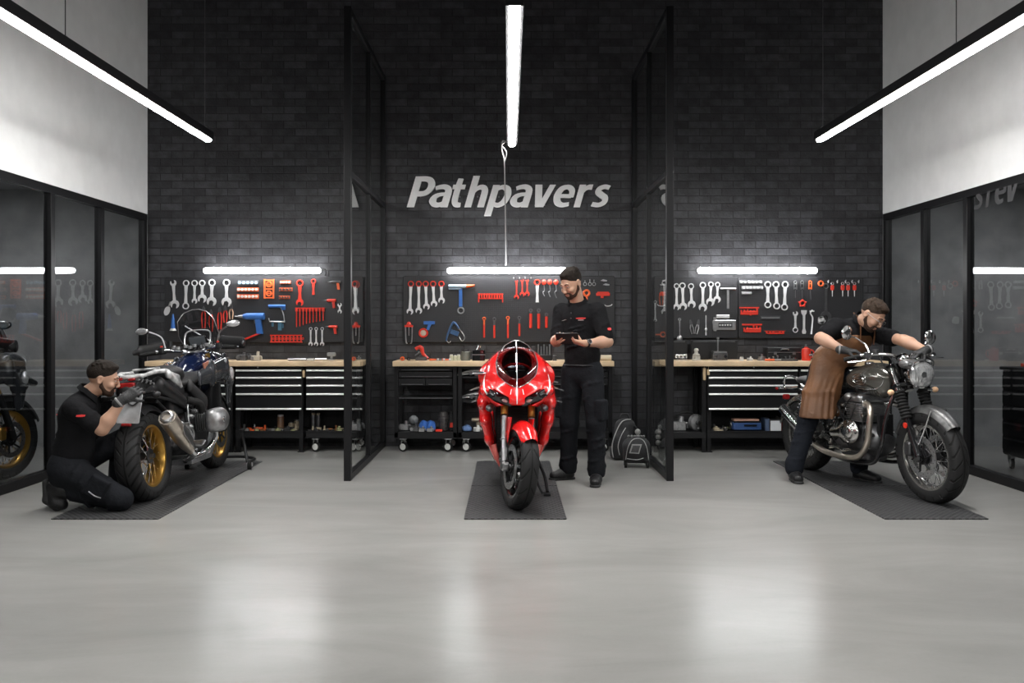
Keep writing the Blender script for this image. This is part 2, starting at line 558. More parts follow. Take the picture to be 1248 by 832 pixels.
M_TUBE = emission_mat('wall_tube_glow', (0.98, 0.99, 1.0), WALL_LAMP_E)
M_GLASS = glass_mat('clear_glass', (0.90, 0.915, 0.91), boost=1.6)
M_SMOKE = glass_mat('smoked_glass', (0.70, 0.71, 0.715), boost=0.9)
M_SCREEN = glass_mat('windscreen_acrylic', (0.74, 0.75, 0.76), boost=1.3, rough=0.03)
M_TSCREEN = glass_mat('tinted_acrylic', (0.55, 0.56, 0.57), boost=1.6, rough=0.02)

YB = -4.0   # the room goes on behind the camera
SX0, SX1 = -6.4, 6.6
def struct(name, mb, m, **k):
    return tag(mb.build(name, m, **k), kind='structure')
struct('floor', MB().box(((SX0 + SX1) / 2, (YB + WY) / 2 + 0.1, -0.05), (SX1 - SX0 + 0.4, WY - YB + 0.4, 0.1)), M_FLOOR)
o = MB().box(((WX0 + WX1) / 2, 0.1, 0), (WX1 - WX0, 0.2, CEIL)).build('wall_back', M_BRICK)
o.location = (0, WY, CEIL / 2); tag(o, kind='structure')
struct('ceiling', MB().box(((WX0 + WX1) / 2, (YB + WY) / 2, CEIL + 0.05), (WX1 - WX0 + 0.4, WY - YB + 0.4, 0.1)), M_CEIL)
struct('wall_front', MB().box(((WX0 + WX1) / 2, YB - 0.1, CEIL / 2), (SX1 - SX0, 0.2, CEIL)), mat('charcoal_wall', (0.10, 0.10, 0.10), 0.8))
GZ = 2.53
struct('wall_left', MB().box((WX0 - 0.1, (YB + WY) / 2, (CEIL + GZ) / 2), (0.2, WY - YB, CEIL - GZ)), M_WHITE)
struct('wall_right', MB().box((WX1 + 0.1, (YB + WY) / 2, (CEIL + GZ) / 2), (0.2, WY - YB, CEIL - GZ)), M_WHITE)
# the side rooms behind the glass
for nm, a, b_, far in (('left', SX0, WX0, SX0), ('right', WX1, SX1, SX1)):
    s_ = -1 if nm == 'left' else 1
    struct('wall_back_' + nm, MB().box(((a + b_) / 2, WY + 0.1, 1.4), (b_ - a, 0.2, 2.8)), M_GREYW)
    struct('wall_far_' + nm, MB().box((far + s_ * 0.1, (YB + WY) / 2, 1.4), (0.2, WY - YB, 2.8)), M_GREYW)
    struct('ceiling_' + nm, MB().box(((a + b_) / 2 + s_ * 0.1, (YB + WY) / 2, 2.85), (b_ - a - 0.2, WY - YB, 0.1)), M_GREYW)
def glass_wall(name, x, sgn, posts, n0):
    """black framed glazing along the room, standing just inside the side rooms"""
    y0, y1 = YB, WY - 0.002
    f = MB()
    xc = x + sgn * 0.035
    f.box((xc, (y0 + y1) / 2, GZ - 0.035), (0.07, y1 - y0, 0.07))
    f.box((xc, (y0 + y1) / 2, 0.04), (0.07, y1 - y0, 0.08))
    for y in posts:
        f.box((xc, y, GZ / 2), (0.068, 0.065, GZ - 0.1))
    fr = f.build(name, M_BLK, bevel=0.003)
    tag(fr, kind='structure')
    ps = sorted(posts)
    for i in range(len(ps) - 1):
        a, b_ = ps[i] + 0.0325, ps[i + 1] - 0.0325
        MB().box((xc, (a + b_) / 2, (GZ + 0.01) / 2), (0.01, b_ - a, GZ - 0.15)).build('pane', M_SMOKE, fr, smooth=False)
glass_wall('window_1', WX0, -1, [8.915, 7.97, 7.10, 6.0, 4.6, 3.2, 1.8, 0.4, -1.0, -2.4, -3.96], 1)
glass_wall('window_2', WX1, 1, [8.915, 8.10, 7.34, 5.9, 4.5, 3.1, 1.7, 0.3, -1.1, -2.5, -3.96], 2)
for x in (-5.1, 5.2):  # unseen lights added to brighten the side rooms
    t = empty('ceiling_light', (x, 7.2, 2.8), label='flat round-edged ceiling light in the side room behind the glass, %s' % ('by the parked motorcycle' if x < 0 else 'by the tall tool cart'), cat='lamp', group='ceiling lights in the side rooms')
    MB().rbox((0, 0, -0.02), (0.34, 1.3, 0.04), 0.03).build('housing', M_BLK, t)
    MB().rbox((0, 0, -0.045), (0.3, 1.25, 0.012), 0.02).build('diffuser', emission_mat('side_room_glow', (1, 1, 1), 26) if x < 0 else MATS['side_room_glow'], t)
# bay partitions: black steel frame, transom, centre post, clear glass
def partition(x, label):
    t = empty('glass_partition', (x, 6.96, 0), label=label, cat='partition', group='framed glass partitions between the bays')
    PH, y0, y1, ym, tz = 4.03, 0.0, WY - 6.96 - 0.004, 1.03, 2.62
    w = 0.06
    f = MB()
    f.box((0, 0.03, PH / 2), (w, 0.06, PH)); f.box((0, y1 - 0.03, PH / 2), (w, 0.06, PH))
    f.box((0, (y0 + y1) / 2, PH - 0.03), (w - 0.004, y1 - 0.12, 0.06)); f.box((0, (y0 + y1) / 2, 0.03), (w - 0.004, y1 - 0.12, 0.06))
    f.build('frame', M_BLK, t, bevel=0.003)
    MB().box((0, ym, PH / 2), (w - 0.008, 0.045, PH - 0.12)).build('centre_post', M_BLK, t, bevel=0.003)
    MB().box((0, (y0 + y1) / 2, tz), (w - 0.006, y1 - 0.122, 0.05)).build('transom', M_BLK, t, bevel=0.003)
    for (a, b_) in ((0.06, ym - 0.0225), (ym + 0.0225, y1 - 0.06)):
        for (c, d) in ((0.06, tz - 0.025), (tz + 0.025, PH - 0.06)):
            MB().box((0, (a + b_) / 2, (c + d) / 2), (0.01, b_ - a, d - c)).build('glass_pane', M_GLASS, t, smooth=False)
    return t
partition(-1.37, 'tall black framed glass partition between the adventure bike bay and the red bike bay')
partition(1.37, 'tall black framed glass partition beside the two black backpacks')

# ------------------------------------------------------------------ lamps
def pendant(x, y0, y1, z, label, cables, visible=True):
    t = empty('pendant_lamp', (x, (y0 + y1) / 2, z), label=label, cat='lamp', group='long pendant strip lamps')
    L_ = y1 - y0
    h = MB()
    h.box((0, 0, 0.045), (0.095, L_, 0.07))
    h.build('housing', M_BLK, t, bevel=0.003)
    MB().prism([(-0.029, 0.011), (-0.022, -0.005), (0.022, -0.005), (0.029, 0.011)], (0, 0, 0), (1, 0, 0), (0, 0, 1), L_ - 0.01).build('diffuser', M_LAMP, t)
    for c in cables:
        m = MB(); m.tube([(0, c - (y0 + y1) / 2, 0.08), (0, c - (y0 + y1) / 2, CEIL - z - 0.03)], 0.003, n=6, k=1)
        m.build('cable', M_DSTEEL, t)
        g = MB(); g.torus((0, c - (y0 + y1) / 2, 0.088), (0, 1, 0), 0.018, 0.004, n=14, k=6)
        g.cyl((0, c - (y0 + y1) / 2, 0.08), (0, c - (y0 + y1) / 2, 0.1), 0.008)
        g.disc((0, c - (y0 + y1) / 2, CEIL - z - 0.015), (0, 0, 1), 0.03, 0.03)
        g.build('cable_clip', M_STEEL, t)
    return t
PZ = 2.92
pendant(-2.61, 4.05, 7.13, PZ, 'long black pendant strip lamp over the adventure motorcycle bay', [4.83, 7.05])
pendant(0.03, 4.12, 7.33, PZ, 'long pendant strip lamp in the middle, seen end-on above the lettering', [4.2])
pendant(2.70, 4.05, 7.13, PZ, 'long black pendant strip lamp over the grey classic motorcycle', [4.95, 7.05])
for x, w in ((-2.66, 'left'), (0.0, 'middle'), (2.72, 'right')):  # second row added out of view to light the near floor
    pendant(x, -1.9, 1.4, PZ, 'pendant strip lamp of the row nearer the viewer, %s bay' % {'left': 'adventure bike', 'middle': 'red bike', 'right': 'classic bike'}[w], [-1.4, 1.0])
# power cord looping from the middle pendant to the tube lamp on the wall
m = MB(); m.tube([(-0.02, 7.30, 2.95), (-0.055, 7.36, 2.97), (-0.06, 7.40, 2.90), (-0.04, 7.44, 2.80), (-0.035, 7.9, 2.55), (-0.03, 8.4, 2.15), (-0.03, 8.8, 1.965)], 0.0065, n=8)
m.tube([(-0.03, 7.30, 2.95), (-0.06, 7.34, 2.93), (-0.03, 7.34, 2.89), (-0.02, 7.39, 2.86), (-0.04, 7.44, 2.80)], 0.005, n=8)
tag(m.build('extension_cord', mat('grey_cord', (0.33, 0.33, 0.33), 0.5)), 'thin grey power cord hanging from the middle pendant down to the tube lamp', 'cord')
def wall_lamp(px0, px1, label):
    x0, x1 = (px0 - 620) * 0.00882, (px1 - 620) * 0.00882
    t = empty('tube_lamp', ((x0 + x1) / 2, 8.82, 1.907), label=label, cat='lamp', group='tube lamps above the pegboards')
    hl = (x1 - x0) / 2
    g = MB(); n = 12
    prof = [(0.0001, -hl)] + [(0.033 * math.sin(R(a)), -hl + 0.033 * (1 - math.cos(R(a)))) for a in (30, 60, 90)]
    prof += [(r, -h) for r, h in prof[::-1]]
    g.lathe(prof, (0, 0, 0), (1, 0, 0), 16); g.build('tube', M_TUBE, t)
    b = MB(); b.box((0, 0.058, 0.0), (2 * hl - 0.06, 0.035, 0.05))
    for s in (-1, 0, 1):
        b.box((s * (hl - 0.12), 0.098, 0), (0.03, 0.06, 0.03))
    b.build('bracket', M_DSTEEL, t, bevel=0.003)
    c = MB(); c.tube([(hl - 0.02, 0.04, 0.01), (hl + 0.03, 0.05, 0.02), (hl + 0.035, 0.09, -0.02), (hl + 0.02, 0.115, -0.045)], 0.006, n=6)
    c.build('cable_tail', M_DSTEEL, t)
wall_lamp(248, 391, 'white tube lamp on the brick above the pegboard with the blue drill')
wall_lamp(545, 691, 'white tube lamp on the brick below the large lettering')
wall_lamp(850, 996, 'white tube lamp on the brick over the pegboard beside the man in the apron')

# ------------------------------------------------------------------ lettering on the brick
M_SIGN = mat('brushed_letter_metal', (0.88, 0.88, 0.88), 0.5, 0.0, var=0.06, vscale=8)
GLYPH = {   # strokes of a heavy humanist face: (points, widths); cap height 1
 'P': [([(.105, 0), (.105, 1)], [.21, .21]), ([(.1, .92), (.36, .92), (.50, .84), (.555, .68), (.50, .52), (.36, .44), (.1, .44)], [.16, .16, .19, .21, .19, .16, .16])],
 'a': [([(.08, .61), (.20, .655), (.34, .66), (.45, .58), (.475, .44), (.475, 0)], [.12, .14, .15, .18, .20, .20]), ([(.46, .425), (.28, .41), (.14, .34), (.105, .21), (.18, .095), (.32, .075), (.46, .17)], [.10, .12, .16, .20, .16, .14, .10])],
 't': [([(.22, .93), (.20, .66), (.20, .25), (.25, .11), (.35, .07), (.43, .075)], [.17, .2, .2, .18, .15, .13]), ([(.02, .66), (.43, .66)], [.14, .14])],
 'h': [([(.1, 0), (.1, 1.02)], [.2, .2]), ([(.15, .48), (.22, .60), (.34, .655), (.45, .60), (.49, .45), (.49, 0)], [.08, .13, .15, .18, .2, .2])],
 'p': [([(.1, -.29), (.1, .72)], [.2, .2]), ([(.13, .54), (.22, .63), (.34, .655), (.47, .57), (.52, .38), (.46, .17), (.34, .075), (.22, .085), (.13, .17)], [.08, .12, .15, .19, .2, .19, .15, .12, .08])],
 'v': [([(.09, .73), (.27, 0)], [.21, .21]), ([(.51, .73), (.33, 0)], [.18, .18]), ([(.2, .06), (.4, .06)], [.12, .12])],
 'e': [([(.12, .36), (.54, .36)], [.12, .12]), ([(.535, .32), (.52, .52), (.43, .63), (.31, .655), (.17, .58), (.105, .37), (.17, .16), (.33, .07), (.53, .10)], [.16, .17, .15, .14, .19, .21, .19, .14, .12])],
 'r': [([(.1, 0), (.1, .73)], [.2, .2]), ([(.14, .44), (.19, .57), (.29, .65), (.42, .655)], [.08, .13, .15, .16])],
 's': [([(.47, .63), (.31, .665), (.16, .60), (.15, .49), (.28, .39), (.41, .30), (.42, .16), (.27, .07), (.05, .10)], [.13, .14, .17, .18, .18, .18, .18, .14, .13])]}
def letter_mesh(ch, mt, parent, x0, x1, H, depth, shear=0.27, flip=1, z=0.0):
    """one solid letter in its parent's xy plane, filling x0..x1, cap height H"""
    m = MB()
    for n_, (pts, ws) in enumerate(GLYPH[ch]):
        P = spline([(a, b, 0) for a, b in pts], 7) if len(pts) > 2 else [Vector((a, b, 0)) for a, b in pts]
        k = len(P); L_ = []; R_ = []
        for i in range(k):
            d = (P[min(i + 1, k - 1)] - P[max(i - 1, 0)]).normalized(); w = float(np.interp(i / (k - 1) * (len(ws) - 1), range(len(ws)), ws)) / 2
            if k == 2 and ch == 'v': d = Vector((0, 1, 0)) * (1 if d.y > 0 else -1)
            q = Vector((-d.y, d.x, 0)) * w; L_.append(P[i] + q); R_.append(P[i] - q)
        e = depth / 2 - 0.0004 * n_
        sh = lambda p, zz: Vector(((p.x + shear * p.y), p.y * H, zz))
        m.loft([[sh(L_[i], -e), sh(R_[i], -e), sh(R_[i], e), sh(L_[i], e)] for i in range(k)])
    xs = [v[0] for v in m.v]; a, b = min(xs), max(xs); k = (x1 - x0) / (b - a)
    m.v = [(flip * (x0 + (v[0] - a) * k), v[1], v[2] + z) for v in m.v]
    return m.build('letter', mt, parent, angle=40)
SGN = empty('wall_lettering', at(497, 252.3, 8.9), (math.pi / 2, 0, 0), 'big silver slanted letters reading Pathpavers mounted on the black brick wall', 'sign')
for ch, a, b_ in (('P', 496, 530.5), ('a', 523, 551), ('t', 550.5, 567.8), ('h', 566, 595), ('p', 590, 623.4), ('a', 621.5, 649), ('v', 651.5, 677.5), ('e', 674.5, 700.8), ('r', 699, 723), ('s', 720, 744.3)):
    letter_mesh(ch, M_SIGN, SGN, (a - 497) * 0.0089, (b_ - 497) * 0.0089, 0.33, 0.036)
# stand-offs behind the letters
s = MB()
for px in (512, 537, 560, 582, 608, 636, 663, 688, 708, 733):
    s.cyl(((px - 497) * 0.0089, 0.12, -0.012), ((px - 497) * 0.0089, 0.12, -0.05), 0.008)
s.build('standoff', M_DSTEEL, SGN)
# ------------------------------------------------------------------ work benches
BK = 0.0085
def bx_(px): return (px - 620) * BK
def bz_(py): return CAM_H - (py - 395) * BK
YF = 8.5
def worktop(px0, px1, label):
    x0, x1 = bx_(px0), bx_(px1)
    t = MB().rbox(((x0 + x1) / 2, (YF + 8.945) / 2 - 0.02, 0.9215), (x1 - x0, 8.945 - YF + 0.03, 0.053), 0.006, axis=0).build('worktop', M_WOOD)
    return tag(t, label, 'worktop')
def caster(parent, x, y, side):
    c = MB(); c.box((x, y, 0.135), (0.07, 0.06, 0.01))
    c.prism([(-0.02, 0.0), (0.028, 0), (0.022, -0.08), (-0.012, -0.08)], (x - 0.02, y, 0.13), (0, 1, 0), (0, 0, 1), 0.004)
    c.prism([(-0.02, 0.0), (0.028, 0), (0.022, -0.08), (-0.012, -0.08)], (x + 0.02, y, 0.13), (0, 1, 0), (0, 0, 1), 0.004)
    c.cyl((x - 0.026, y, 0.052), (x + 0.026, y, 0.052), 0.008)
    f = c.build('caster_fork', M_STEEL, parent)
    w = MB(); w.lathe([(0.012, -0.014), (0.05, -0.014), (0.052, -0.006), (0.052, 0.006), (0.05, 0.014), (0.012, 0.014)], (x, y, 0.052), (0.35, 1, 0), 22, loop=True)
    w.build('caster_wheel', M_RUB, f)
    h = MB(); h.lathe([(0.0001, -0.017), (0.032, -0.017), (0.036, -0.010), (0.036, 0.010), (0.032, 0.017), (0.0001, 0.017)], (x, y, 0.052), (0.35, 1, 0), 20)
    h.build('caster_hub', M_WPLA, f)
M_DRW = mat('drawer_front_black', (0.007, 0.007, 0.008), 0.42, spec=0.3)
M_STRIP = mat('satin_handle_strip', (0.86, 0.86, 0.86), 0.35, 0.3)
def cabinet(px0, px1, label, casters=(), legs=(0, 1), handle=True, group='black drawer cabinets under the worktops', lock=None):
    x0, x1 = bx_(px0), bx_(px1); w = x1 - x0; xc = (x0 + x1) / 2
    t = empty('drawer_cabinet', (xc, 8.72, 0), label=label, cat='cabinet', group=group)
    y0 = YF + 0.03 - 8.72; y1 = 8.94 - 8.72; yc = (y0 + y1) / 2; dy = y1 - y0
    top, bot = 0.894, bz_(500)
    b = MB()
    b.box((0, yc, (top + bot) / 2), (w, dy, top - bot))
    b.build('carcass', M_BLKM, t, bevel=0.003)
    s = MB(); s.box((0, yc, (bz_(526.5) + bz_(534)) / 2), (w, dy, 0.064)); s.box((0, y1 - 0.005, 0.33), (w, 0.01, 0.22))
    s.box((0, y0 - 0.004, bz_(526)), (w, 0.008, 0.012))
    s.build('lower_shelf', M_BLKM, t)
    ed = [446.5, 453.0, 461.8, 471.4, 481.8, 499.8]
    for i in range(5):
        z1, z0 = bz_(ed[i]) - 0.002, bz_(ed[i + 1]) + 0.003
        d = MB().box((0, y0 - 0.009, (z0 + z1) / 2), (w - 0.02, 0.018, z1 - z0)).build('drawer', M_DRW, t, bevel=0.002)
        hh = MB(); q = [(0, 0), (-0.021, 0.002), (-0.024, 0.010), (-0.019, 0.018), (0, 0.020)]
        hh.prism([(a, c) for a, c in q], (0, y0 - 0.018, z0), (0, 1, 0), (0, 0, 1), w - 0.026)
        hh.build('handle_strip', M_STRIP, d)
    if lock is not None:
        MB().cyl((bx_(lock) - xc, y0 - 0.004, bz_(447.5)), (bx_(lock) - xc, y0 - 0.03, bz_(447.5)), 0.007).build('lock', M_STEEL, t)
    for s_ in legs:
        sg = -1 if s_ == 0 else 1
        l = MB(); l.box((sg * (w / 2 - 0.022), y0 + 0.022, bot / 2), (0.042, 0.042, bot)); l.box((sg * (w / 2 - 0.022), y0 + 0.022, 0.006), (0.07, 0.06, 0.012))
        l.build('leg', M_BLK, t, bevel=0.002)
        l = MB(); l.box((sg * (w / 2 - 0.022), y1 - 0.022, bot / 2), (0.042, 0.042, bot)); l.build('leg', M_BLK, t)
    for px in casters:
        caster(t, bx_(px) - xc, y0 + 0.04, 0)
    return t
def cart(px0, px1, label, casters, shelf_py=None, drawers=True):
    x0, x1 = bx_(px0), bx_(px1); w = x1 - x0; xc = (x0 + x1) / 2
    t = empty('bench_cart', (xc, 8.72, 0), label=label, cat='cart', group='open black bench carts under the middle worktop')
    y0 = YF + 0.03 - 8.72; y1 = 8.94 - 8.72; yc = (y0 + y1) / 2; dy = y1 - y0
    f = MB()
    for sx in (-1, 1):
        for y in (y0 + 0.02, y1 - 0.02):
            f.box((sx * (w / 2 - 0.02), y, (0.892 + 0.15) / 2), (0.04, 0.04, 0.892 - 0.15))
    f.box((0, y0 + 0.02, 0.878), (w - 0.08, 0.03, 0.028)); f.box((0, y1 - 0.02, 0.878), (w - 0.08, 0.03, 0.028))
    f.build('frame', M_BLK, t, bevel=0.002)
    MB().box((0, yc, (bz_(527) + bz_(535)) / 2), (w, dy, 0.068)).build('bottom_shelf', M_BLKM, t, bevel=0.003)
    if drawers:
        for (a, b, n) in ((448, 452, 1), (453, 460.5, 1), (461.5, 470, 2)):
            for k in range(n):
                ww = (w - 0.09) / n
                d = MB().box((-(w - 0.09) / 2 + ww * (k + 0.5), y0 + 0.2, (bz_(a) + bz_(b)) / 2), (ww - 0.006, 0.38, bz_(a) - bz_(b))).build('drawer', M_DRW, t, bevel=0.003)
                MB().box((-(w - 0.09) / 2 + ww * (k + 0.5), y0 + 0.005, bz_(b) + 0.012), (ww - 0.06, 0.014, 0.008)).build('handle', M_DSTEEL, d)
    if shelf_py:
        MB().box((0, yc + 0.03, bz_(shelf_py)), (w - 0.08, dy - 0.08, 0.03 if not drawers else 0.012)).build('middle_shelf', M_BLKM if not drawers else M_DSTEEL, t)
    for px in casters:
        caster(t, bx_(px) - xc, y0 + 0.04, 0)
    caster(t, -w / 2 + 0.06, y1 - 0.06, 0); caster(t, w / 2 - 0.06, y1 - 0.06, 0)
    return t
worktop(178, 443, 'pale birch worktop behind the adventure motorcycle, seen through the partition at its end')
worktop(479, 748, 'pale birch worktop behind the red sport bike')
worktop(797, 1081, 'pale birch worktop behind the man in the brown apron')
cabinet(197, 282, 'black drawer cabinet mostly hidden behind the adventure motorcycle', legs=(0, 1))
cabinet(286, 368.5, 'wide black drawer cabinet beside the adventure motorcycle with bottles on its open shelf', lock=314)
cabinet(372, 443, 'black drawer cabinet on casters partly behind the glass partition', casters=(383, 436), legs=())
cabinet(862.5, 973.5, 'wide black drawer cabinet with a blue toolbox on its open shelf', legs=(0,), lock=919)
cabinet(975, 1079, 'black drawer cabinet mostly hidden behind the man in the apron', legs=(0, 1))
cart(480, 556.5, 'open black bench cart with blue cloths and round parts on its bottom shelf', (490.5, 545.5), 486)
cart(558, 646, 'open black bench cart partly hidden behind the red sport bike', (568, 636), 489.5, False)
cart(649, 747, 'open black bench cart behind the man with the tablet', (659, 737), None, True)
# open bay under the right worktop
t = empty('bench_shelf', (bx_(829), 8.72, 0), label='open black bench shelf with legs holding machine parts beside the glass partition', cat='shelf')
f = MB(); w = bx_(861) - bx_(797)
f.box((0, 0.0, (bz_(527) + bz_(534)) / 2), (w, 0.42, 0.062)); f.build('shelf_board', M_BLKM, t, bevel=0.003)
for sx in (-1, 1):
    for y in (-0.185, 0.19):
        MB().box((sx * (w / 2 - 0.022), y, 0.447), (0.042, 0.042, 0.894)).build('leg', M_BLK, t, bevel=0.002)
for px, a, b in ((858.5, 448, 463), (863.5, 450, 457)):
    g = MB(); g.rbox((bx_(px), 8.505, bz_((a + b) / 2)), (0.028, 0.012, (b - a) * BK), 0.006, axis=1)
    g.tube([(bx_(px), 8.505, bz_(a) - 0.005), (bx_(px), 8.502, bz_(a) + 0.03)], 0.002, n=5, k=1)
    tag(g.build('key_tag', mat('pale_wood_tag', (0.55, 0.40, 0.24), 0.6)), ('long' if px < 860 else 'short') + ' wooden tag hanging by the cabinet under the right-hand worktop', 'tag')
g = MB(); g.rbox((bx_(370), 8.512, bz_(455.5)), (0.022, 0.03, 0.07), 0.006, axis=1)
tag(g.build('key_tag', MATS['pale_wood_tag']), 'small wooden tag between the two drawer cabinets beside the adventure motorcycle', 'tag')

# ------------------------------------------------------------------ pegboards
def peg_mat():
    m = mat('perforated_black_board', (0.02, 0.02, 0.022), 0.42)
    nt = m.node_tree; L = nt.links.new; N = nt.nodes.new
    b = nt.nodes['Principled BSDF']
    tc = N('ShaderNodeTexCoord'); sx = N('ShaderNodeSeparateXYZ'); L(tc.outputs['Object'], sx.inputs[0])
    sq = []
    for ax in ('X', 'Z'):
        a = N('ShaderNodeMath'); a.operation = 'MULTIPLY'; a.inputs[1].default_value = 46; L(sx.outputs[ax], a.inputs[0])
        f = N('ShaderNodeMath'); f.operation = 'FRACT'; L(a.outputs[0], f.inputs[0])
        s = N('ShaderNodeMath'); s.operation = 'SUBTRACT'; s.inputs[1].default_value = 0.5; L(f.outputs[0], s.inputs[0])
        q = N('ShaderNodeMath'); q.operation = 'POWER'; q.inputs[1].default_value = 2; L(s.outputs[0], q.inputs[0]); sq.append(q)
    ad = N('ShaderNodeMath'); L(sq[0].outputs[0], ad.inputs[0]); L(sq[1].outputs[0], ad.inputs[1])
    ls = N('ShaderNodeMath'); ls.operation = 'GREATER_THAN'; ls.inputs[1].default_value = 0.07; L(ad.outputs[0], ls.inputs[0])
    mx = N('ShaderNodeMix'); mx.data_type = 'RGBA'; mx.inputs[6].default_value = (0.002, 0.002, 0.002, 1); mx.inputs[7].default_value = (0.022, 0.022, 0.025, 1)
    L(ls.outputs[0], mx.inputs[0]); L(mx.outputs[2], b.inputs['Base Color'])
    bp = N('ShaderNodeBump'); bp.inputs['Strength'].default_value = 0.5; bp.inputs['Distance'].default_value = 0.003
    L(ls.outputs[0], bp.inputs['Height']); L(bp.outputs[0], b.inputs['Normal'])
    return m
M_PEG = peg_mat()
WK = 0.00889
def wx(px): return (px - 620) * WK
def wz(py): return CAM_H - (py - 395) * WK
BY = 8.90
def pegboard(px0, px1, py0, py1, label, seams=()):
    x0, x1, z0, z1 = wx(px0), wx(px1), wz(py1), wz(py0)
    t = empty('pegboard', ((x0 + x1) / 2, BY, (z0 + z1) / 2), label=label, cat='pegboard', group='perforated tool boards on the brick wall')
    edges = [x0] + [wx(s) for s in seams] + [x1]
    for a, b in zip(edges, edges[1:]):
        MB().rbox(((a + b) / 2 - (x0 + x1) / 2, 0.01, 0), (b - a - (0.006 if seams else 0), 0.02, z1 - z0), 0.02, axis=1).build('panel', M_PEG, t)
    for sx in (-1, 1):
        for sz in (-1, 1):
            MB().cyl((sx * ((x1 - x0) / 2 - 0.05), 0.02, sz * ((z1 - z0) / 2 - 0.05)), (sx * ((x1 - x0) / 2 - 0.05), 0.046, sz * ((z1 - z0) / 2 - 0.05)), 0.012).build('spacer', M_DSTEEL, t)
pegboard(200, 443, 337, 417, 'black perforated tool board behind the adventure motorcycle')
pegboard(491, 749.5, 336, 417, 'black perforated tool board behind the red bike and the man with the tablet')
pegboard(789, 1053, 338, 412, 'black perforated tool board behind the man in the apron', (900,))
# ------------------------------------------------------------------ hand tools
def circ(cx, cz, r, a0=0, a1=360, n=14):
    return [(cx + r * math.cos(R(a0 + (a1 - a0) * k / n)), cz + r * math.sin(R(a0 + (a1 - a0) * k / n))) for k in range(n + 1)]
def put(name, parts, px, py, label, cat, group=None, rot=0, y=None, extra=None):
    """parts: list of (part name, MB, material), drawn about (0,0) with x to the right and z up"""
    loc = (wx(px), BY - 0.009 if y is None else y, wz(py))
    if len(parts) == 1:
        o = parts[0][1].build(name, parts[0][2])
        o.location = loc; o.rotation_euler = (0, rot, 0)
        return tag(o, label, cat, group)
    t = empty(name, loc, (0, rot, 0), label, cat, group)
    for pn, mb, mt in parts:
        mb.build(pn, mt, t)
    return t
def pz(m, pts, t=0.008, y=0.0): return m.prism(pts, (0, y, 0), (1, 0, 0), (0, 0, 1), t)
def open_end(m, cz, r, up=1, tilt=15, y=0):
    pts = circ(0, 0, r, 90 + 32 + tilt, 90 - 32 + 360 + tilt, 18)
    c, s = math.cos(R(tilt)), math.sin(R(tilt))
    for (a, b) in ((r * 0.5, r * 0.02), (0.0, -r * 0.28), (-r * 0.5, r * 0.02)):
        pts.append((a * c - b * s, a * s + b * c))
    pz(m, [(x, cz + up * z) for x, z in pts], 0.011, y)
def ring_end(m, cz, r, k=0.62):
    m.torus((0, 0, cz), (0, 1, 0), r * (1 + k) / 2, r * (1 - k) / 2, n=20, k=6, rz=0.007)
def wrench(px, py0, py1, w, label, top='ring', bot='open', group=None, head=None, tm=None, cat='wrench', rot=0, shaftm=None, bw=None, y=None):
    H = (py1 - py0) * WK; w = w * WK; bw = (bw or w / WK) * WK; m = MB(); hm = MB() if head else m
    zt, zb = H / 2 - w / 2, -H / 2 + bw / 2
    sw = min(w, bw) * 0.22
    a, b = zt - w * 0.38, zb + bw * 0.34
    pz(m, [(-sw * 1.15, a), (-sw * 0.75, (a + b) / 2), (-sw * 1.1, b), (sw * 1.1, b), (sw * 0.75, (a + b) / 2), (sw * 1.15, a)], 0.008)
    (ring_end if top == 'ring' else lambda q, z, r: open_end(q, z, r, 1))(hm, zt, w / 2)
    if bot == 'ring': ring_end(m, zb, bw / 2)
    elif bot == 'open': open_end(m, zb, bw / 2, -1)
    parts = [('shaft', m, shaftm or M_TOOL)] + ([('ring', hm, head)] if head else [])
    return put('wrench', parts, px, (py0 + py1) / 2, label, cat, group, rot, y)
ORD = ['first', 'second', 'third', 'fourth', 'fifth', 'sixth', 'seventh', 'eighth', 'ninth']
# left board
LB = 'on the board behind the adventure motorcycle'
for i, (px, a, b, w, bw) in enumerate([(212, 341, 376, 7.5, 10.5), (226.5, 341, 377, 8, 8.5), (237, 341, 370, 8, 6.5), (246.3, 341, 369, 8, 10.5), (258, 340, 373, 9, 11.5), (276, 340, 374, 9, 12)]):
    wrench(px, a, b, w, 'chrome combination wrench, %s in the silver row above the windscreen' % ORD[i], 'open' if i == 0 else 'ring', 'ring' if i in (1,) else 'open', 'silver wrenches above the motorcycle windscreen', bw=bw, rot=R([-4, 1, 0, 0, 1, 0][i]))
m = MB(); pz(m, circ(0, -0.02, 0.042, 0, 360, 18)[:-1], 0.006); m.v = [(x * 0.72, y, z * 1.25) for x, y, z in m.v]; h = MB(); h.cyl((0, 0, 0.02), (0, 0, 0.08), 0.008, 0.006)
put('trowel', [('blade', m, M_TOOL), ('stem', h, M_STEEL)], 204.5, 376, 'small silver oval blade tool hanging left of the wrench row', 'tool', rot=R(20))
m = MB(); m.cyl((0, 0, -0.08), (0, 0, 0.03), 0.022, 0.016); m.cyl((0, 0, 0.03), (0, 0, 0.075), 0.012, 0.008); b = MB(); b.cyl((0, 0, -0.105), (0, 0, -0.08), 0.036, 0.024)
put('grease_gun', [('barrel', m, M_BLUE), ('foot', b, M_WPLA)], 212, 391, 'slim blue tool with a pale foot behind the windscreen edge', 'tool', y=BY - 0.035)
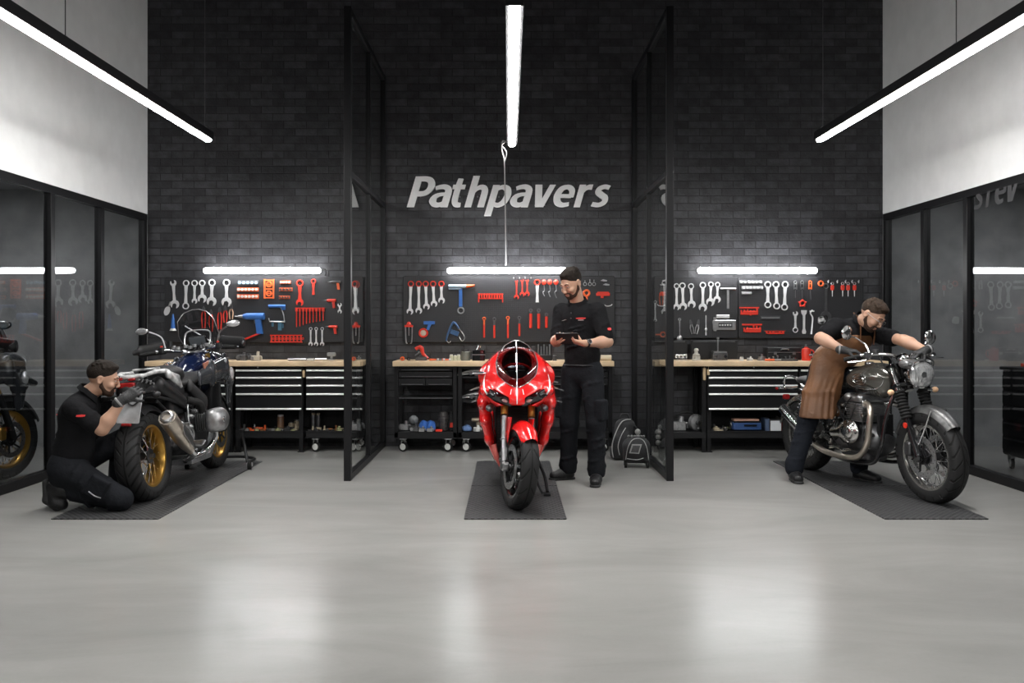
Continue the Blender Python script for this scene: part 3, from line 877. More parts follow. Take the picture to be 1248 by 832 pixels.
def pliers(px, py0, py1, label, hm=M_RED, rot=0, spread=1.0, group=None):
    H = (py1 - py0) * WK; m = MB(); h = MB()
    zt = H / 2
    pz(m, [(-0.003, zt), (-0.016, zt - 0.03), (-0.014, zt - 0.055), (0.014, zt - 0.055), (0.016, zt - 0.03), (0.003, zt)], 0.012)
    m.disc((0, -0.006, zt - 0.048), (0, 1, 0), 0.012, 0.012, 14)
    for s in (-1, 1):
        h.tube([(s * 0.006, 0, zt - 0.052), (s * 0.017 * spread, 0, zt - 0.085), (s * 0.02 * spread, 0, -H * 0.1), (s * 0.013 * spread, 0, -H / 2)], 0.0065, n=8, k=4)
    return put('pliers', [('jaws', m, M_DSTEEL), ('handles', h, hm)], px, (py0 + py1) / 2, label, 'pliers', group, rot)
for i, (px, a, b) in enumerate([(248, 373, 400), (257, 377, 404), (267.6, 374, 401), (274.5, 372, 393), (281.7, 370, 389)]):
    pliers(px, a, b, 'black jawed pliers with red handles, %s from the left in the row behind the windscreen' % ORD[i], M_RED if i < 4 else mat('tan_handle', (0.55, 0.36, 0.24), 0.5), group='pliers behind the windscreen')
def rail(px, py, w, h, label, body, bits, seed=0, n=5, name='socket_rail', group=None, cat='socket set'):
    W, H = w * WK, h * WK; m = MB(); m.rbox((0, 0.002, 0), (W, 0.0145, H), 0.003, axis=1)
    c = MB(); r_ = random.Random(seed)
    for k in range(n):
        x = -W / 2 + W * (k + 0.5) / n
        q = W / n * 0.38
        c.cyl((x, -0.004, 0), (x, -0.022, 0), min(q, H * 0.46), min(q, H * 0.40), n=10)
        c.cyl((x, -0.022, 0), (x, -0.0225, 0), min(q, H * 0.22), n=8)
    return put(name, [('rail', m, body), ('sockets', c, bits)], px, py, label, cat, group)
rail(302.5, 344.5, 25, 6.5, 'blue and white socket rail, topmost of the three stacked left of the red perforated plate', M_DSTEEL, mat('pale_blue_socket', (0.35, 0.5, 0.62), 0.4), 1, 5, group='socket rails on the left-hand board')
rail(302, 352.7, 26, 5, 'orange and white socket rail, middle of the stacked three', M_ORG, M_WPLA, 2, 6, group='socket rails on the left-hand board')
rail(302, 361.3, 26, 5.5, 'orange and white socket rail, lowest of the stacked three', M_ORG, M_WPLA, 3, 6, group='socket rails on the left-hand board')
m = MB(); W, H = 6.3 * WK, 11.8 * WK
for sx in (-1, 1): m.box((sx * W * 0.85, 0, 0), (W * 0.3, 0.01, H * 2))
for k in range(5): m.box((0, 0, -H + 0.01 + k * (2 * H - 0.02) / 4), (W * 1.9, 0.009, 0.014))
for k in range(2): m.torus((0, -0.002, (k - 0.5) * H * 0.95), (0, 1, 0), 0.026, 0.008, n=16, k=6)
put('hole_gauge', [('plate', m, M_ORG)], 327.8, 352, 'orange red perforated plate with round holes near the top of the board', 'gauge')
for i, (px, py, w) in enumerate([(347.7, 344, 13), (348.2, 352.6, 16), (346.6, 362.2, 13)]):
    rail(px, py, w, 4, 'small orange socket holder, %s of three right of the red perforated plate' % ['topmost', 'middle', 'lowest'][i], M_ORG, M_WPLA if i == 0 else M_DSTEEL, i + 9, 4, group='small orange socket holders')
wrench(365.4, 340.5, 373, 9, 'large all red ring wrench with a forked foot', 'ring', 'open', head=M_RED, shaftm=M_RED)
wrench(382, 339.5, 364.5, 6.5, 'short red ring wrench with a plain handle right of the forked red one', 'ring', None, head=M_RED, shaftm=M_RED)
def gun(px, py, s, label, bm, gm, tm, flip=1, grip=None, name='power_drill', handle_bits=None, foot=None, rot=0):
    """pistol shaped tool, s = length in px"""
    L_ = s * WK; m = MB(); y = -max(0.022, L_ * 0.13 - 0.007)
    m.cyl((flip * L_ * 0.5, y, 0), (-flip * L_ * 0.12, y, 0), L_ * 0.125, L_ * 0.12, n=16); m.cyl((-flip * L_ * 0.12, y, 0), (-flip * L_ * 0.25, y, 0), L_ * 0.125, L_ * 0.08, n=16)
    h = MB(); pz(h, [(flip * L_ * 0.18, -L_ * 0.08), (flip * L_ * 0.38, -L_ * 0.08), (flip * L_ * 0.45, -L_ * 0.62), (flip * L_ * 0.25, -L_ * 0.62)], L_ * 0.13, y)
    c = MB(); c.cyl((-flip * L_ * 0.25, y, 0), (-flip * L_ * 0.42, y, 0), L_ * 0.06, L_ * 0.04, n=12); c.cyl((-flip * L_ * 0.4, y, 0), (-flip * L_ * 0.55, y, 0), L_ * 0.018)
    parts = [('motor_body', m, bm), ('grip', h, gm), ('chuck', c, tm)]
    if foot:
        f = MB(); f.box((flip * L_ * 0.05, y, -L_ * 0.72), (L_ * 0.8, L_ * 0.12, L_ * 0.06), (0, R(-22) * flip, 0)); parts.append(('battery_foot', f, foot))
    b = MB(); b.box((0, (y + 0.008) / 2, 0.0), (0.02, abs(y) + 0.006, 0.02)); parts.append(('hook', b, M_DSTEEL))
    t_ = MB(); pz(t_, [(flip * L_ * 0.12, -L_ * 0.1), (flip * L_ * 0.19, -L_ * 0.1), (flip * L_ * 0.2, -L_ * 0.26), (flip * L_ * 0.15, -L_ * 0.26)], L_ * 0.05, y); parts.append(('trigger', t_, M_DSTEEL))
    return put(name, parts, px, py, label, 'drill' if 'drill' in name else 'tool', rot=rot)
gun(306, 385.5, 34, 'big blue cordless drill with an orange base on the board', M_BLUE, M_BLUE, M_STEEL, foot=M_RED)
gun(408, 343.5, 15, 'small black drill with an orange grip at the top right of the board', M_DSTEEL, M_ORG, M_STEEL)
gun(402.5, 366, 15, 'red pistol shaped tool near the partition, upper of the two', M_RED, M_RED, M_DSTEEL, name='air_tool')
gun(404.5, 398, 14, 'red pistol shaped tool near the partition, lower of the two', M_RED, M_RED, M_DSTEEL, name='air_tool')
m = MB(); m.cyl((-0.09, -0.01, 0), (0.09, -0.01, 0), 0.018); m.box((0.07, -0.01, -0.02), (0.04, 0.02, 0.04)); h = MB(); h.tube([(0.04, -0.01, -0.01), (0.07, -0.01, -0.09), (0.08, -0.01, -0.17)], 0.006)
h.tube([(0.08, -0.01, -0.17), (-0.08, -0.01, -0.165), (-0.09, -0.01, -0.13)], 0.007, k=1)
put('bar_clamp', [('jaw', m, M_BLUE), ('bar', h, M_STEEL)], 338, 373, 'blue clamp with a bent steel bar hanging right of the blue drill', 'clamp', y=BY - 0.011)
m = MB(); m.box((0, 0, 0.02), (0.15, 0.02, 0.02)); m.box((-0.06, 0, -0.01), (0.02, 0.02, 0.05)); m.box((0.02, 0, -0.03), (0.04, 0.02, 0.09)); m.cyl((0.05, 0, 0), (0.05, 0, -0.05), 0.008)
put('tap_holder', [('holder', m, mat('dark_blue_holder', (0.05, 0.14, 0.22), 0.4))], 339, 394, 'dark blue bracket of taps below the bent blue clamp', 'holder')
m = MB(); m.box((0, 0.0, 0), (36 * WK, 0.016, 0.012))
put('driver_rack', [('bar', m, M_RED)], 378, 375.5, 'thin red bar holding a row of nine red hex drivers', 'rack')
for i in range(9):
    L_ = [25, 24, 22, 20, 19, 18, 17, 16, 15][i]; m = MB(); m.cyl((0, 0, 0.0), (0, 0, -L_ * WK * 0.8), 0.0065, 0.005, n=8)
    h = MB(); h.cyl((0, 0, 0.028), (0, 0, -0.008), 0.013, 0.011, n=8) if i % 2 else h.box((0, 0, 0.01), (0.024, 0.02, 0.034))
    put('hex_driver', [('shaft', m, M_RED), ('head', h, M_RED)], 361.8 + i * 4.05, 378.5, 'red hex driver in the rack of nine, %s from the left' % ORD[i], 'driver', 'red hex drivers in the rack', y=BY - 0.022)
m = MB(); m.box((0, 0, 4 * WK), (39 * WK, 0.014, 0.012)); m.box((0, 0, -4 * WK), (39 * WK, 0.014, 0.012))
for k in range(9):
    x = (-18 + k * 4.5) * WK; m.box((x, 0, 0), (0.012, 0.014, 7.5 * WK)); m.torus((x + 2.2 * WK, 0, 0), (0, 1, 0), 0.010, 0.004, n=10, k=5)
put('bit_rack', [('rack', m, M_RED)], 348.8, 412.5, 'red toothed bit rack low on the board above the worktop', 'rack')
for i, px in enumerate([378.6, 385.3, 392.6]):
    wrench(px, 398.5, 421.5, 4.2, 'slim silver wrench, %s of three low on the board' % ['left', 'middle', 'right'][i], 'ring', 'open', 'slim silver wrenches low on the left-hand board', bw=5)
wrench(414, 369, 382, 5, 'small silver wrench beside the partition post', 'open', 'open')
wrench(433.6, 341.5, 382, 10, 'chrome wrench with a red ring seen through the partition glass', 'ring', 'open', head=M_RED, bw=9)
wrench(426, 352, 381, 6, 'plain chrome wrench seen through the partition glass next to the red ringed one', 'ring', 'open')
def puller(px, py0, py1, label, hm=M_RED):
    H = (py1 - py0) * WK; h = MB(); h.cyl((0, 0, H * 0.5), (0, 0, H * 0.36), 0.012, 0.03, n=12); h.box((0, 0, H * 0.30), (0.09, 0.02, 0.022))
    m = MB(); m.cyl((0, 0, H * 0.4), (0, 0, -H * 0.15), 0.006)
    for s in (-1, 1): m.tube([(s * 0.036, 0, H * 0.33), (s * 0.034, 0, -H * 0.2), (s * 0.028, 0, -H * 0.48), (s * 0.014, 0, -H * 0.5)], 0.007, n=6, k=3)
    return put('gear_puller', [('yoke', h, hm), ('arms', m, M_STEEL)], px, (py0 + py1) / 2, label, 'puller', y=BY - 0.0285)
puller(434, 394, 417, 'two armed puller with a red top seen through the partition glass')
puller(498.6, 392, 418, 'two armed puller with a red top at the left end of the middle board')
# middle board
for i, (px, b) in enumerate([(500.2, 383.5), (510.4, 382.5), (519.3, 377.5), (528.4, 374), (538, 370)]):
    wrench(px, 342, b, 7.6, 'silver wrench with a red ring top, %s in the row of five' % ORD[i], 'ring', 'open', 'red ringed wrenches on the middle board', head=M_RED, bw=8, rot=R([2, 0, -2, -3, -1][i]))
m = MB(); m.cyl((-0.13, 0, 0.0), (0.06, 0, 0), 0.022); m.cyl((-0.13, 0, -0.025), (0.0, 0, -0.025), 0.014); h = MB(); h.cyl((0.06, 0, 0), (0.15, 0, 0.01), 0.02, 0.012)
s = MB(); s.box((0, 0, -0.12), (0.035, 0.016, 0.2)); g = MB(); g.torus((0.002, 0, -0.26), (0, 1, 0), 0.032, 0.008, n=18, k=6)
put('torque_tool', [('head', m, mat('pale_blue_steel', (0.35, 0.45, 0.55), 0.3, 0.6)), ('nose', h, M_ORG), ('stem', s, M_BLUE), ('ring', g, M_STEEL)], 561.5, 349, 'hammer shaped tool with a blue stem and silver ring foot', 'tool', y=BY - 0.024)
m = MB(); m.box((0, 0, 2.6 * WK), (31 * WK, 0.014, 0.014)); m.box((0, 0, -2.6 * WK), (31 * WK, 0.014, 0.012))
for k in range(10): m.cyl(((-14 + k * 3.1) * WK, -0.004, 3.5 * WK), ((-14 + k * 3.1) * WK, -0.004, -2.6 * WK), 0.008, n=8)
for s_ in (-1, 1): m.box((s_ * 14.6 * WK, 0, -0.03), (0.012, 0.014, 0.07))
put('bit_rack', [('rack', m, M_RED)], 598, 361, 'red comb shaped bit rack in the middle of the board behind the red bike', 'rack')
for i, (px, a, b) in enumerate([(629.5, 341, 365), (636.5, 340, 361.5), (642.5, 340, 361)]):
    wrench(px, a, b, 3.6, 'thin red open ended wrench, %s of three left of the long silver one' % ORD[i], 'open', 'open', 'thin red wrenches on the middle board', shaftm=M_RED, bw=6)
for i, px in enumerate([626, 633, 640, 647]):
    h = MB(); h.tube([(0, 0.006, 0.012), (0, -0.02, 0.012), (0, -0.026, 0.018)], 0.004, n=6, k=2); h.box((0, 0.006, 0.012), (0.014, 0.006, 0.02))
    put('peg_hook', [('hook', h, M_STEEL)], px, 340, '%s small steel peg hook at the top edge of the middle board' % ORD[i], 'hook', 'steel peg hooks along the middle board', y=BY - 0.008)
wrench(654.8, 340, 375, 8, 'long silver wrench with a red ring on the middle board', 'ring', None, head=M_RED)
for i, px in enumerate([663, 670, 677.5]):
    m = MB(); m.ell((0, 0, 0.01), (0.026, 0.011, 0.030)); s = MB(); s.tube([(0, 0, -0.02), (0.004, 0, -0.08), (-0.012, 0, -0.10), (0.006, 0, -0.14 - 0.01 * i)], 0.005, n=6)
    put('hook_pick', [('knob', m, M_RED), ('pick', s, M_STEEL)], px, 345, 'hooked pick with a round red knob, %s of three left of the standing man' % ORD[i], 'pick', 'hooked picks with red knobs', y=BY - 0.012)
def driver(px, py0, py1, label, split=0.38, hm=M_RED, tip=M_DSTEEL, group=None, r=0.011, name='screwdriver'):
    H = (py1 - py0) * WK; m = MB(); m.torus((0, 0, H / 2 - 0.02), (0, 1, 0), 0.015, 0.006, n=14, k=6); m.box((0, 0, H / 2 - H * split * 0.7), (0.02, 0.014, H * split * 0.6))
    h = MB(); h.cyl((0, 0, H / 2 - H * split), (0, 0, -H / 2 + 0.006), r, r * 0.95, n=10); h.cyl((0, 0, -H / 2 + 0.006), (0, 0, -H / 2), r * 0.95, r * 0.6, n=10)
    return put(name, [('head', m, tip), ('handle', h, hm)], px, (py0 + py1) / 2, label, 'ratchet' if name == 'ratchet' else 'screwdriver', group, y=BY - 0.0105)
for i, (px, a, b) in enumerate([(590, 386, 411.5), (602.4, 386.5, 412), (619, 385, 412), (633, 385, 409.5)]):
    driver(px, a, b, 'ratchet with a black head and red handle, %s of four above the red bike' % ORD[i], name='ratchet', tip=M_ORG if i in (0, 2) else M_DSTEEL, group='red handled ratchets on the middle board')
for i, (px, a, b) in enumerate([(646.8, 376, 400), (656.5, 376, 400.5), (666, 381, 399.5)]):
    driver(px, a, b, 'thick red handled driver, %s of three beside the man with the tablet' % ORD[i], 0.25, group='thick red drivers on the middle board', r=0.016)
m = MB(); m.box((0.02, 0, 0.06), (0.12, 0.025, 0.035)); m.box((0.02, 0, 0.03), (0.03, 0.02, 0.1), (0, R(20), 0)); g = MB(); g.torus((-0.045, 0, -0.05), (0, 1, 0), 0.042, 0.011, n=20, k=6); e = MB(); e.ell((-0.045, 0, -0.05), (0.033, 0.008, 0.033))
put('strap_wrench', [('handle', m, M_BLUE), ('ring', g, M_RED), ('dial', e, mat('pale_dial', (0.5, 0.42, 0.34), 0.5))], 521, 400, 'blue handled tool with a round red rimmed dial', 'tool', y=BY - 0.013)
m = MB(); m.tube([(-0.09, 0, -0.11), (-0.07, 0, -0.03), (-0.01, 0, 0.09), (0.05, 0, 0.02)], [0.012, 0.02, 0.022, 0.016], n=8, flat=0.6); m.box((0.0, 0, -0.02), (0.09, 0.014, 0.05), (0, R(20), 0))
g = MB(); g.tube([(0.03, 0, 0.05), (0.09, 0, -0.03), (0.11, 0, -0.08), (0.08, 0, -0.11), (0.05, 0, -0.06)], 0.005, n=6); g.tube([(-0.09, 0, -0.1), (-0.06, 0, -0.13), (-0.04, 0, -0.11)], 0.005, n=6)
put('spring_clamp', [('body', m, mat('dark_blue_clamp', (0.04, 0.10, 0.22), 0.35)), ('wire', g, M_STEEL)], 554, 403, 'dark blue spring clamp with a silver wire loop', 'clamp', y=BY - 0.0225)
for i, (px, h_) in enumerate([(713, 5), (719, 7), (724, 6)]):
    m = MB(); m.torus((0, 0, 0), (0, 1, 0), 0.017, 0.004, n=14, k=6); m.cyl((0, 0, 0.017), (0, 0, 0.017 + h_ * 0.005), 0.004)
    put('ring_hook', [('ring', m, M_STEEL)], px, 346, 'small steel ring hanging right of the standing man\'s head, %s of three' % ORD[i], 'ring', 'small steel rings by the man\'s head', y=BY - 0.006)
for i, (a, b, n_) in enumerate([(736, 342, 'upper'), (739, 347, 'lower')]):
    m = MB(); pz(m, [(-0.04, 0), (-0.01, 0.016), (0.035, 0.006), (0.03, -0.008), (0, -0.006)], 0.01); put('hose_clip', [('clip', m, M_STEEL)], a, b, 'thin silver clip at the right end of the middle board, %s one' % n_, 'clip')
m = MB(); m.box((0, 0, 0), (0.145, 0.02, 0.032)); m.box((0, 0, 0.02), (0.12, 0.018, 0.016)); m.box((-0.01, 0, -0.026), (0.03, 0.018, 0.03))
put('level_tool', [('body', m, M_RED)], 735, 358.5, 'red bracket shaped tool right of the standing man', 'tool')
m = MB(); m.torus((0, 0, 0), (0, 1, 0), 0.03, 0.012, n=18, k=6, rz=0.009); m.box((0, 0, -0.05), (0.02, 0.014, 0.06))
put('oil_wrench', [('band', m, M_ORG)], 715, 357, 'orange ring tool half hidden behind the standing man', 'tool')
m = MB(); m.tube([(-0.04, 0, 0), (-0.01, 0, -0.012), (0.03, 0, -0.006), (0.045, 0, 0.008)], 0.006, n=6)
put('scraper', [('blade', m, M_TOOL)], 741, 371.5, 'small curved silver scraper behind the standing man\'s shoulder', 'tool')
# right board
for i, (px, a, b, w, bw) in enumerate([(824.6, 345, 378, 7, 8), (832.2, 344, 378, 8, 9.5), (842.6, 345, 375.5, 7.5, 9.5), (856.6, 343.5, 379.5, 8, 10), (866, 343, 373, 7, 10), (874.3, 343.5, 369, 6.5, 8.5)]):
    wrench(px, a, b, w, 'chrome combination wrench, %s in the row right of the right-hand partition' % ORD[i], 'ring', 'open', 'chrome wrenches on the board behind the aproned man', bw=bw, rot=R([0, -2, -2, 0, 2, 2][i]))
m = MB(); m.cyl((-9.5 * WK, 0, 12 * WK), (9.5 * WK, 0, 12 * WK), 0.012); m.box((0, 0, 0), (0.026, 0.014, 24 * WK))
put('t_handle', [('bar', m, M_STEEL)], 887, 364, 'silver T shaped handle left of the board seam', 'tool', y=BY - 0.013)
for i, (a, b, w, h) in enumerate([(915, 343.5, 28, 3.5), (917, 350.5, 26, 4), (910, 357, 12, 4)]):
    rail(a, b, w, h, 'silver socket bar, %s of three right of the board seam' % ['topmost', 'middle', 'lowest'][i], M_STEEL, M_TOOL, i + 20, 6, group='silver socket bars on the right-hand board')
for i, px in enumerate([935.8, 946.2, 956.6]):
    wrench(px, 342.5, 375.5 + i * 1.5, 8.6, 'heavy chrome wrench with rings at both ends, %s of three' % ORD[i], 'ring', 'ring', 'double ring wrenches on the right-hand board', bw=8.6, rot=R([0, -2, 2][i]))
for i, (px, pm) in enumerate([(969.4, M_STEEL), (977.6, M_STEEL), (987.5, M_ORG)]):
    m = MB(); m.box((-0.014, 0, -0.01), (0.007, 0.012, 0.08)); m.box((0.014, 0, -0.01), (0.007, 0.012, 0.08)); m.box((0, 0, -0.035), (0.04, 0.012, 0.012)); m.torus((0, 0, 0.028), (0, 1, 0), 0.016, 0.004, n=12, k=5)
    g = MB(); g.cyl((0, 0, -0.04), (0.004 * i, 0, -0.14 - 0.01 * i), 0.004, n=6)
    put('pull_hook', [('clip', m, pm), ('rod', g, M_DSTEEL)], px, 347, 'clip with a thin dark rod, %s of three hanging above the small wrench row' % ORD[i], 'hook', 'clips with thin rods')
m = MB(); m.torus((0, 0, 0), (0, 1, 0), 0.028, 0.009, n=16, k=6)
for k in range(5): a = R(72 * k + 18); m.cyl((0.028 * math.cos(a), 0, 0.028 * math.sin(a)), (0.045 * math.cos(a), 0, 0.045 * math.sin(a)), 0.008, n=6)
put('chain_gear', [('gear', m, M_RED)], 978, 369.5, 'small red toothed gear hanging above the middle silver tool', 'gear')
wrench(969.4, 379, 405.5, 6, 'silver open ended wrench in the lower row left of the aproned man', 'open', 'ring', bw=7)
m = MB(); pz(m, [(-0.03, 0.125), (0.03, 0.125), (0.026, 0.09), (0.012, 0.07), (0.010, -0.07), (0.022, -0.11), (0.014, -0.13), (-0.014, -0.13), (-0.02, -0.11), (-0.010, -0.07), (-0.012, 0.07), (-0.026, 0.09)], 0.012)
put('spud_wrench', [('body', m, M_TOOL)], 979.9, 392, 'flat T headed silver wrench, middle of the lower row', 'wrench')
m = MB(); m.tube([(0.01, 0, 0.13), (-0.012, 0, 0.10), (0.012, 0, 0.05), (0.008, 0, -0.03), (-0.002, 0, -0.13)], [0.014, 0.012, 0.012, 0.012, 0.016], n=8, flat=0.6); m.box((0.004, 0, 0.12), (0.05, 0.014, 0.014))
put('curved_wrench', [('body', m, M_TOOL)], 989, 392.5, 'curved silver wrench nearest the aproned man in the lower row', 'wrench')
wrench(1006.6, 345, 392, 7, 'long dark wrench with a big silver jaw beside the orange tape reel', 'ring', 'open', shaftm=M_DSTEEL, head=M_STEEL, bw=13)
wrench(1000.5, 385, 395, 9, 'small silver double ended wrench just above the aproned man\'s back', 'open', 'open', rot=R(75), y=BY - 0.022)
m = MB(); m.torus((0, 0, 0), (0, 1, 0), 0.026, 0.009, n=18, k=6); put('tape_reel', [('reel', m, M_ORG)], 1000.6, 345.5, 'round orange reel at the top of the board left of the red screwdrivers', 'reel')
for i, px in enumerate([1014.3, 1026.8, 1033.5, 1041.2]):
    m = MB(); m.rbox((0, 0, 0), (0.036, 0.022, 0.058), 0.012, axis=1); g = MB(); g.cyl((0, 0, -0.03), (0, 0, -0.095), 0.005, 0.003, n=6); h = MB(); h.torus((0, 0, 0.045), (0, 1, 0), 0.014, 0.004, n=12, k=5)
    put('screwdriver', [('handle', m, M_RED), ('blade', g, M_TOOL), ('hang_loop', h, M_STEEL)], px, 350.5, 'stubby red screwdriver, %s of four above the aproned man\'s head' % ORD[i], 'screwdriver', 'stubby red screwdrivers', y=BY - 0.013)
for i, px in enumerate([1009, 1020, 1030, 1038, 1046]):
    m = MB(); m.tube([(0, 0.006, 0.0), (0, -0.018, 0.0), (0, -0.024, 0.012)], 0.004, n=6, k=2); m.torus((0, -0.014, -0.01), (1, 0, 0), 0.01, 0.003, n=10, k=5)
    put('peg_hook', [('hook', m, M_TOOL)], px, 342.5, '%s small steel peg hook above the stubby red screwdrivers' % ORD[i], 'hook', 'steel peg hooks above the red screwdrivers', y=BY - 0.007)
def cluster(px, py, w, h, label, seed, mt=M_RED):
    r_ = random.Random(seed); m = MB(); W, H = w * WK, h * WK
    m.box((0, 0, H * 0.38), (W, 0.012, H * 0.16))
    for k in range(6):
        m.box((-W * 0.4 + W * 0.8 * k / 5, -0.002, H * r_.uniform(-0.2, 0.1)), (W * 0.07, 0.014, H * r_.uniform(0.4, 0.6)))
    m.box((W * 0.05, 0, -H * 0.25), (W * 0.8, 0.014, H * 0.3)); m.cyl((-W * 0.3, -0.004, -H * 0.05), (W * 0.45, -0.004, -H * 0.05), H * 0.07, n=8)
    return put('tap_set', [('set', m, mt)], px, py, label, 'tool set')
cluster(913, 379, 24, 11, 'red tap and die set right of the board seam, upper one', 3)
cluster(916.5, 400, 24, 12, 'red tap and die set right of the board seam, lower one', 4)
cluster(944.5, 405, 25, 4.5, 'thin red feeler set low on the board', 5)
m = MB(); m.box((0, 0, 0), (24 * WK, 0.012, 0.036)); g = MB(); g.box((0, -0.007, 0), (22 * WK, 0.004, 0.014))
put('scale_ruler', [('holder', m, M_DSTEEL), ('blade', g, M_STEEL)], 939, 387, 'short grey ruler in a dark holder below the heavy chrome wrenches', 'ruler')
m = MB(); m.ell((0, 0, -0.09), (0.03, 0.011, 0.04)); m.cyl((0, 0, -0.06), (0, 0, 0.11), 0.006, 0.008); m.torus((0, 0, 0.12), (0, 1, 0), 0.012, 0.005, n=12, k=5)
put('ratchet', [('body', m, M_STEEL)], 828.3, 402.5, 'silver ratchet with a bulbous head just right of the right-hand partition', 'ratchet', y=BY - 0.0105)
for i, (a, b) in enumerate([(842.8, -10), (850, 12)]):
    pliers(a, 389, 407, 'grey handled pliers, %s of two below the chrome wrench row' % ['left', 'right'][i], M_STEEL, R(b), 0.8, 'grey pliers')
m = MB(); m.cyl((0, 0, 0.1), (0, 0, -0.09), 0.005); m.ell((0, 0, -0.05), (0.014, 0.011, 0.016)); m.box((0, 0, -0.1), (0.014, 0.012, 0.03)); put('awl', [('body', m, M_TOOL)], 860.3, 395.5, 'thin silver awl between the grey pliers and the boxy gauge', 'awl', y=BY - 0.012)
m = MB(); m.rbox((0, 0, 0), (28 * WK, 0.022, 12 * WK), 0.008, axis=1); m.box((-0.1, 0, 0.01), (0.03, 0.02, 0.15)); g = MB(); g.box((0.01, -0.013, 0), (0.15, 0.008, 0.05)); h = MB(); 
for k in range(5): h.cyl((-0.05 + k * 0.028, -0.016, 0), (-0.05 + k * 0.028, -0.024, 0), 0.009, n=8)
put('torque_gauge', [('case', m, M_STEEL), ('window', g, M_DSTEEL), ('dials', h, M_TOOL)], 882.5, 396, 'boxy silver gauge with a dark window left of the board seam', 'gauge', y=BY - 0.012)
m = MB(); m.rbox((0, 0, 0), (16 * WK, 0.02, 4 * WK), 0.006, axis=1); put('spirit_level', [('body', m, M_TOOL)], 881, 385.5, 'small silver level above the boxy gauge', 'level')
pliers(806, 349, 372, 'orange handled pliers seen through the right-hand partition', M_ORG)
wrench(810, 341, 384, 7, 'tall silver wrench seen through the right-hand partition', 'ring', 'open', bw=8)
wrench(798.5, 366, 392, 4, 'thin silver wrench at the left edge of the right-hand board', 'ring', 'open')
m = MB(); m.torus((0, 0, 0), (0, 1, 0), 0.026, 0.008, n=16, k=6); m.box((-0.05, 0, 0), (0.06, 0.012, 0.014)); put('oil_wrench', [('band', m, M_ORG)], 808, 407.5, 'orange ring wrench low behind the right-hand partition glass', 'tool')

# ------------------------------------------------------------------ things on the worktops (top at z = 0.948)
TZ = 0.948
def wt(px, y=8.66): return ((px - 620) * y / 1000.0, y, TZ)
def setp(name, parts, loc, label, cat, group=None, rz=0):
    if len(parts) == 1:
        o = parts[0][1].build(name, parts[0][2]); o.location = loc; o.rotation_euler = (0, 0, rz); return tag(o, label, cat, group)
    t = empty(name, loc, (0, 0, rz), label, cat, group)
    for pn, mb, mt in parts: mb.build(pn, mt, t)
    return t
def engine_part(loc, s, label, seed, mt, group=None, name='engine_part', rz=0):
    r_ = random.Random(seed); m = MB(); g = MB()
    m.rbox((0, 0, s * 0.3), (s, s * 0.7, s * 0.6), s * 0.08)
    m.cyl((s * 0.2, 0, s * 0.55), (s * 0.25, 0, s * (0.8 + r_.random() * 0.3)), s * 0.2, s * 0.16, n=12)
    g.cyl((-s * 0.3, -s * 0.3, s * 0.32), (-s * 0.3, -s * 0.46, s * 0.32), s * 0.2, n=14)
    for k in range(5): g.cyl((-s * 0.4 + k * s * 0.2, -s * 0.34, s * 0.1), (-s * 0.4 + k * s * 0.2, -s * 0.42, s * 0.1), s * 0.04, n=6)
    m.tube([(s * 0.4, 0, s * 0.4), (s * 0.62, 0, s * 0.5), (s * 0.66, 0.0, s * 0.15)], s * 0.08, n=8)
    return setp(name, [('casting', m, mt), ('cover', g, M_STEEL)], loc, label, 'engine part', group, rz)
def jar(loc, r, h, label, body, lid, name='jar', cat='jar', group=None):
    m = MB(); m.lathe([(0.0001, 0), (r, 0), (r, h * 0.8), (r * 0.8, h * 0.88), (r * 0.8, h * 0.9), (0.0001, h * 0.9)], n=18); l = MB(); l.lathe([(0.0001, h * 0.88), (r * 0.85, h * 0.88), (r * 0.85, h), (0.0001, h)], n=18)
    return setp(name, [('body', m, body), ('lid', l, lid)], loc, label, cat, group)
# left worktop
engine_part(wt(295), 0.10, 'dark machined part on the worktop beside the windscreen, left of the pale casting', 1, M_DSTEEL)
engine_part(wt(312, 8.6), 0.09, 'pale cast machine part on the worktop below the orange base of the blue drill', 2, mat('pale_casting', (0.5, 0.46, 0.38), 0.5, 0.3))
engine_part(wt(303, 8.8), 0.07, 'small dark casting behind the pale machine part', 12, M_DSTEEL)
for i, (a, b, y) in enumerate([(351, 374, 8.6), (375, 383, 8.6), (384, 399, 8.65)]):
    m = MB(); L_ = (b - a) * 0.0087; m.rbox((0, 0, 0.012), (L_, 0.05, 0.024), 0.01, axis=0); g = MB(); g.box((0, 0, 0.026), (L_ * 0.8, 0.03, 0.006))
    setp('tool_case', [('case', m, [M_STEEL, M_WPLA, M_CHROME][i]), ('lid_strip', g, M_DSTEEL)], wt((a + b) / 2, y), 'flat %s tool case on the worktop behind the blue drill\'s cabinets, %s' % (['grey', 'short white', 'silver'][i], ['leftmost', 'in the middle', 'nearest the partition'][i]), 'case')
m = MB(); m.rbox((0, 0, 0.062), (0.085, 0.05, 0.04), 0.01, axis=1); m.box((0, 0, 0.03), (0.02, 0.02, 0.05)); m.box((0, 0, 0.005), (0.06, 0.05, 0.01))
setp('work_gauge', [('body', m, mat('mid_grey_plastic', (0.25, 0.26, 0.26), 0.5))], wt(404, 8.75), 'small grey box gauge on a stand at the end of the left-hand worktop', 'gauge')
for i, (px, mt) in enumerate([(427, M_RED), (431.5, M_DSTEEL), (436, M_STEEL)]):
    engine_part(wt(px, 8.6 + 0.06 * i), 0.05, 'small %s part on the worktop behind the partition glass' % ['red', 'dark', 'silver'][i], 31 + i, mt)
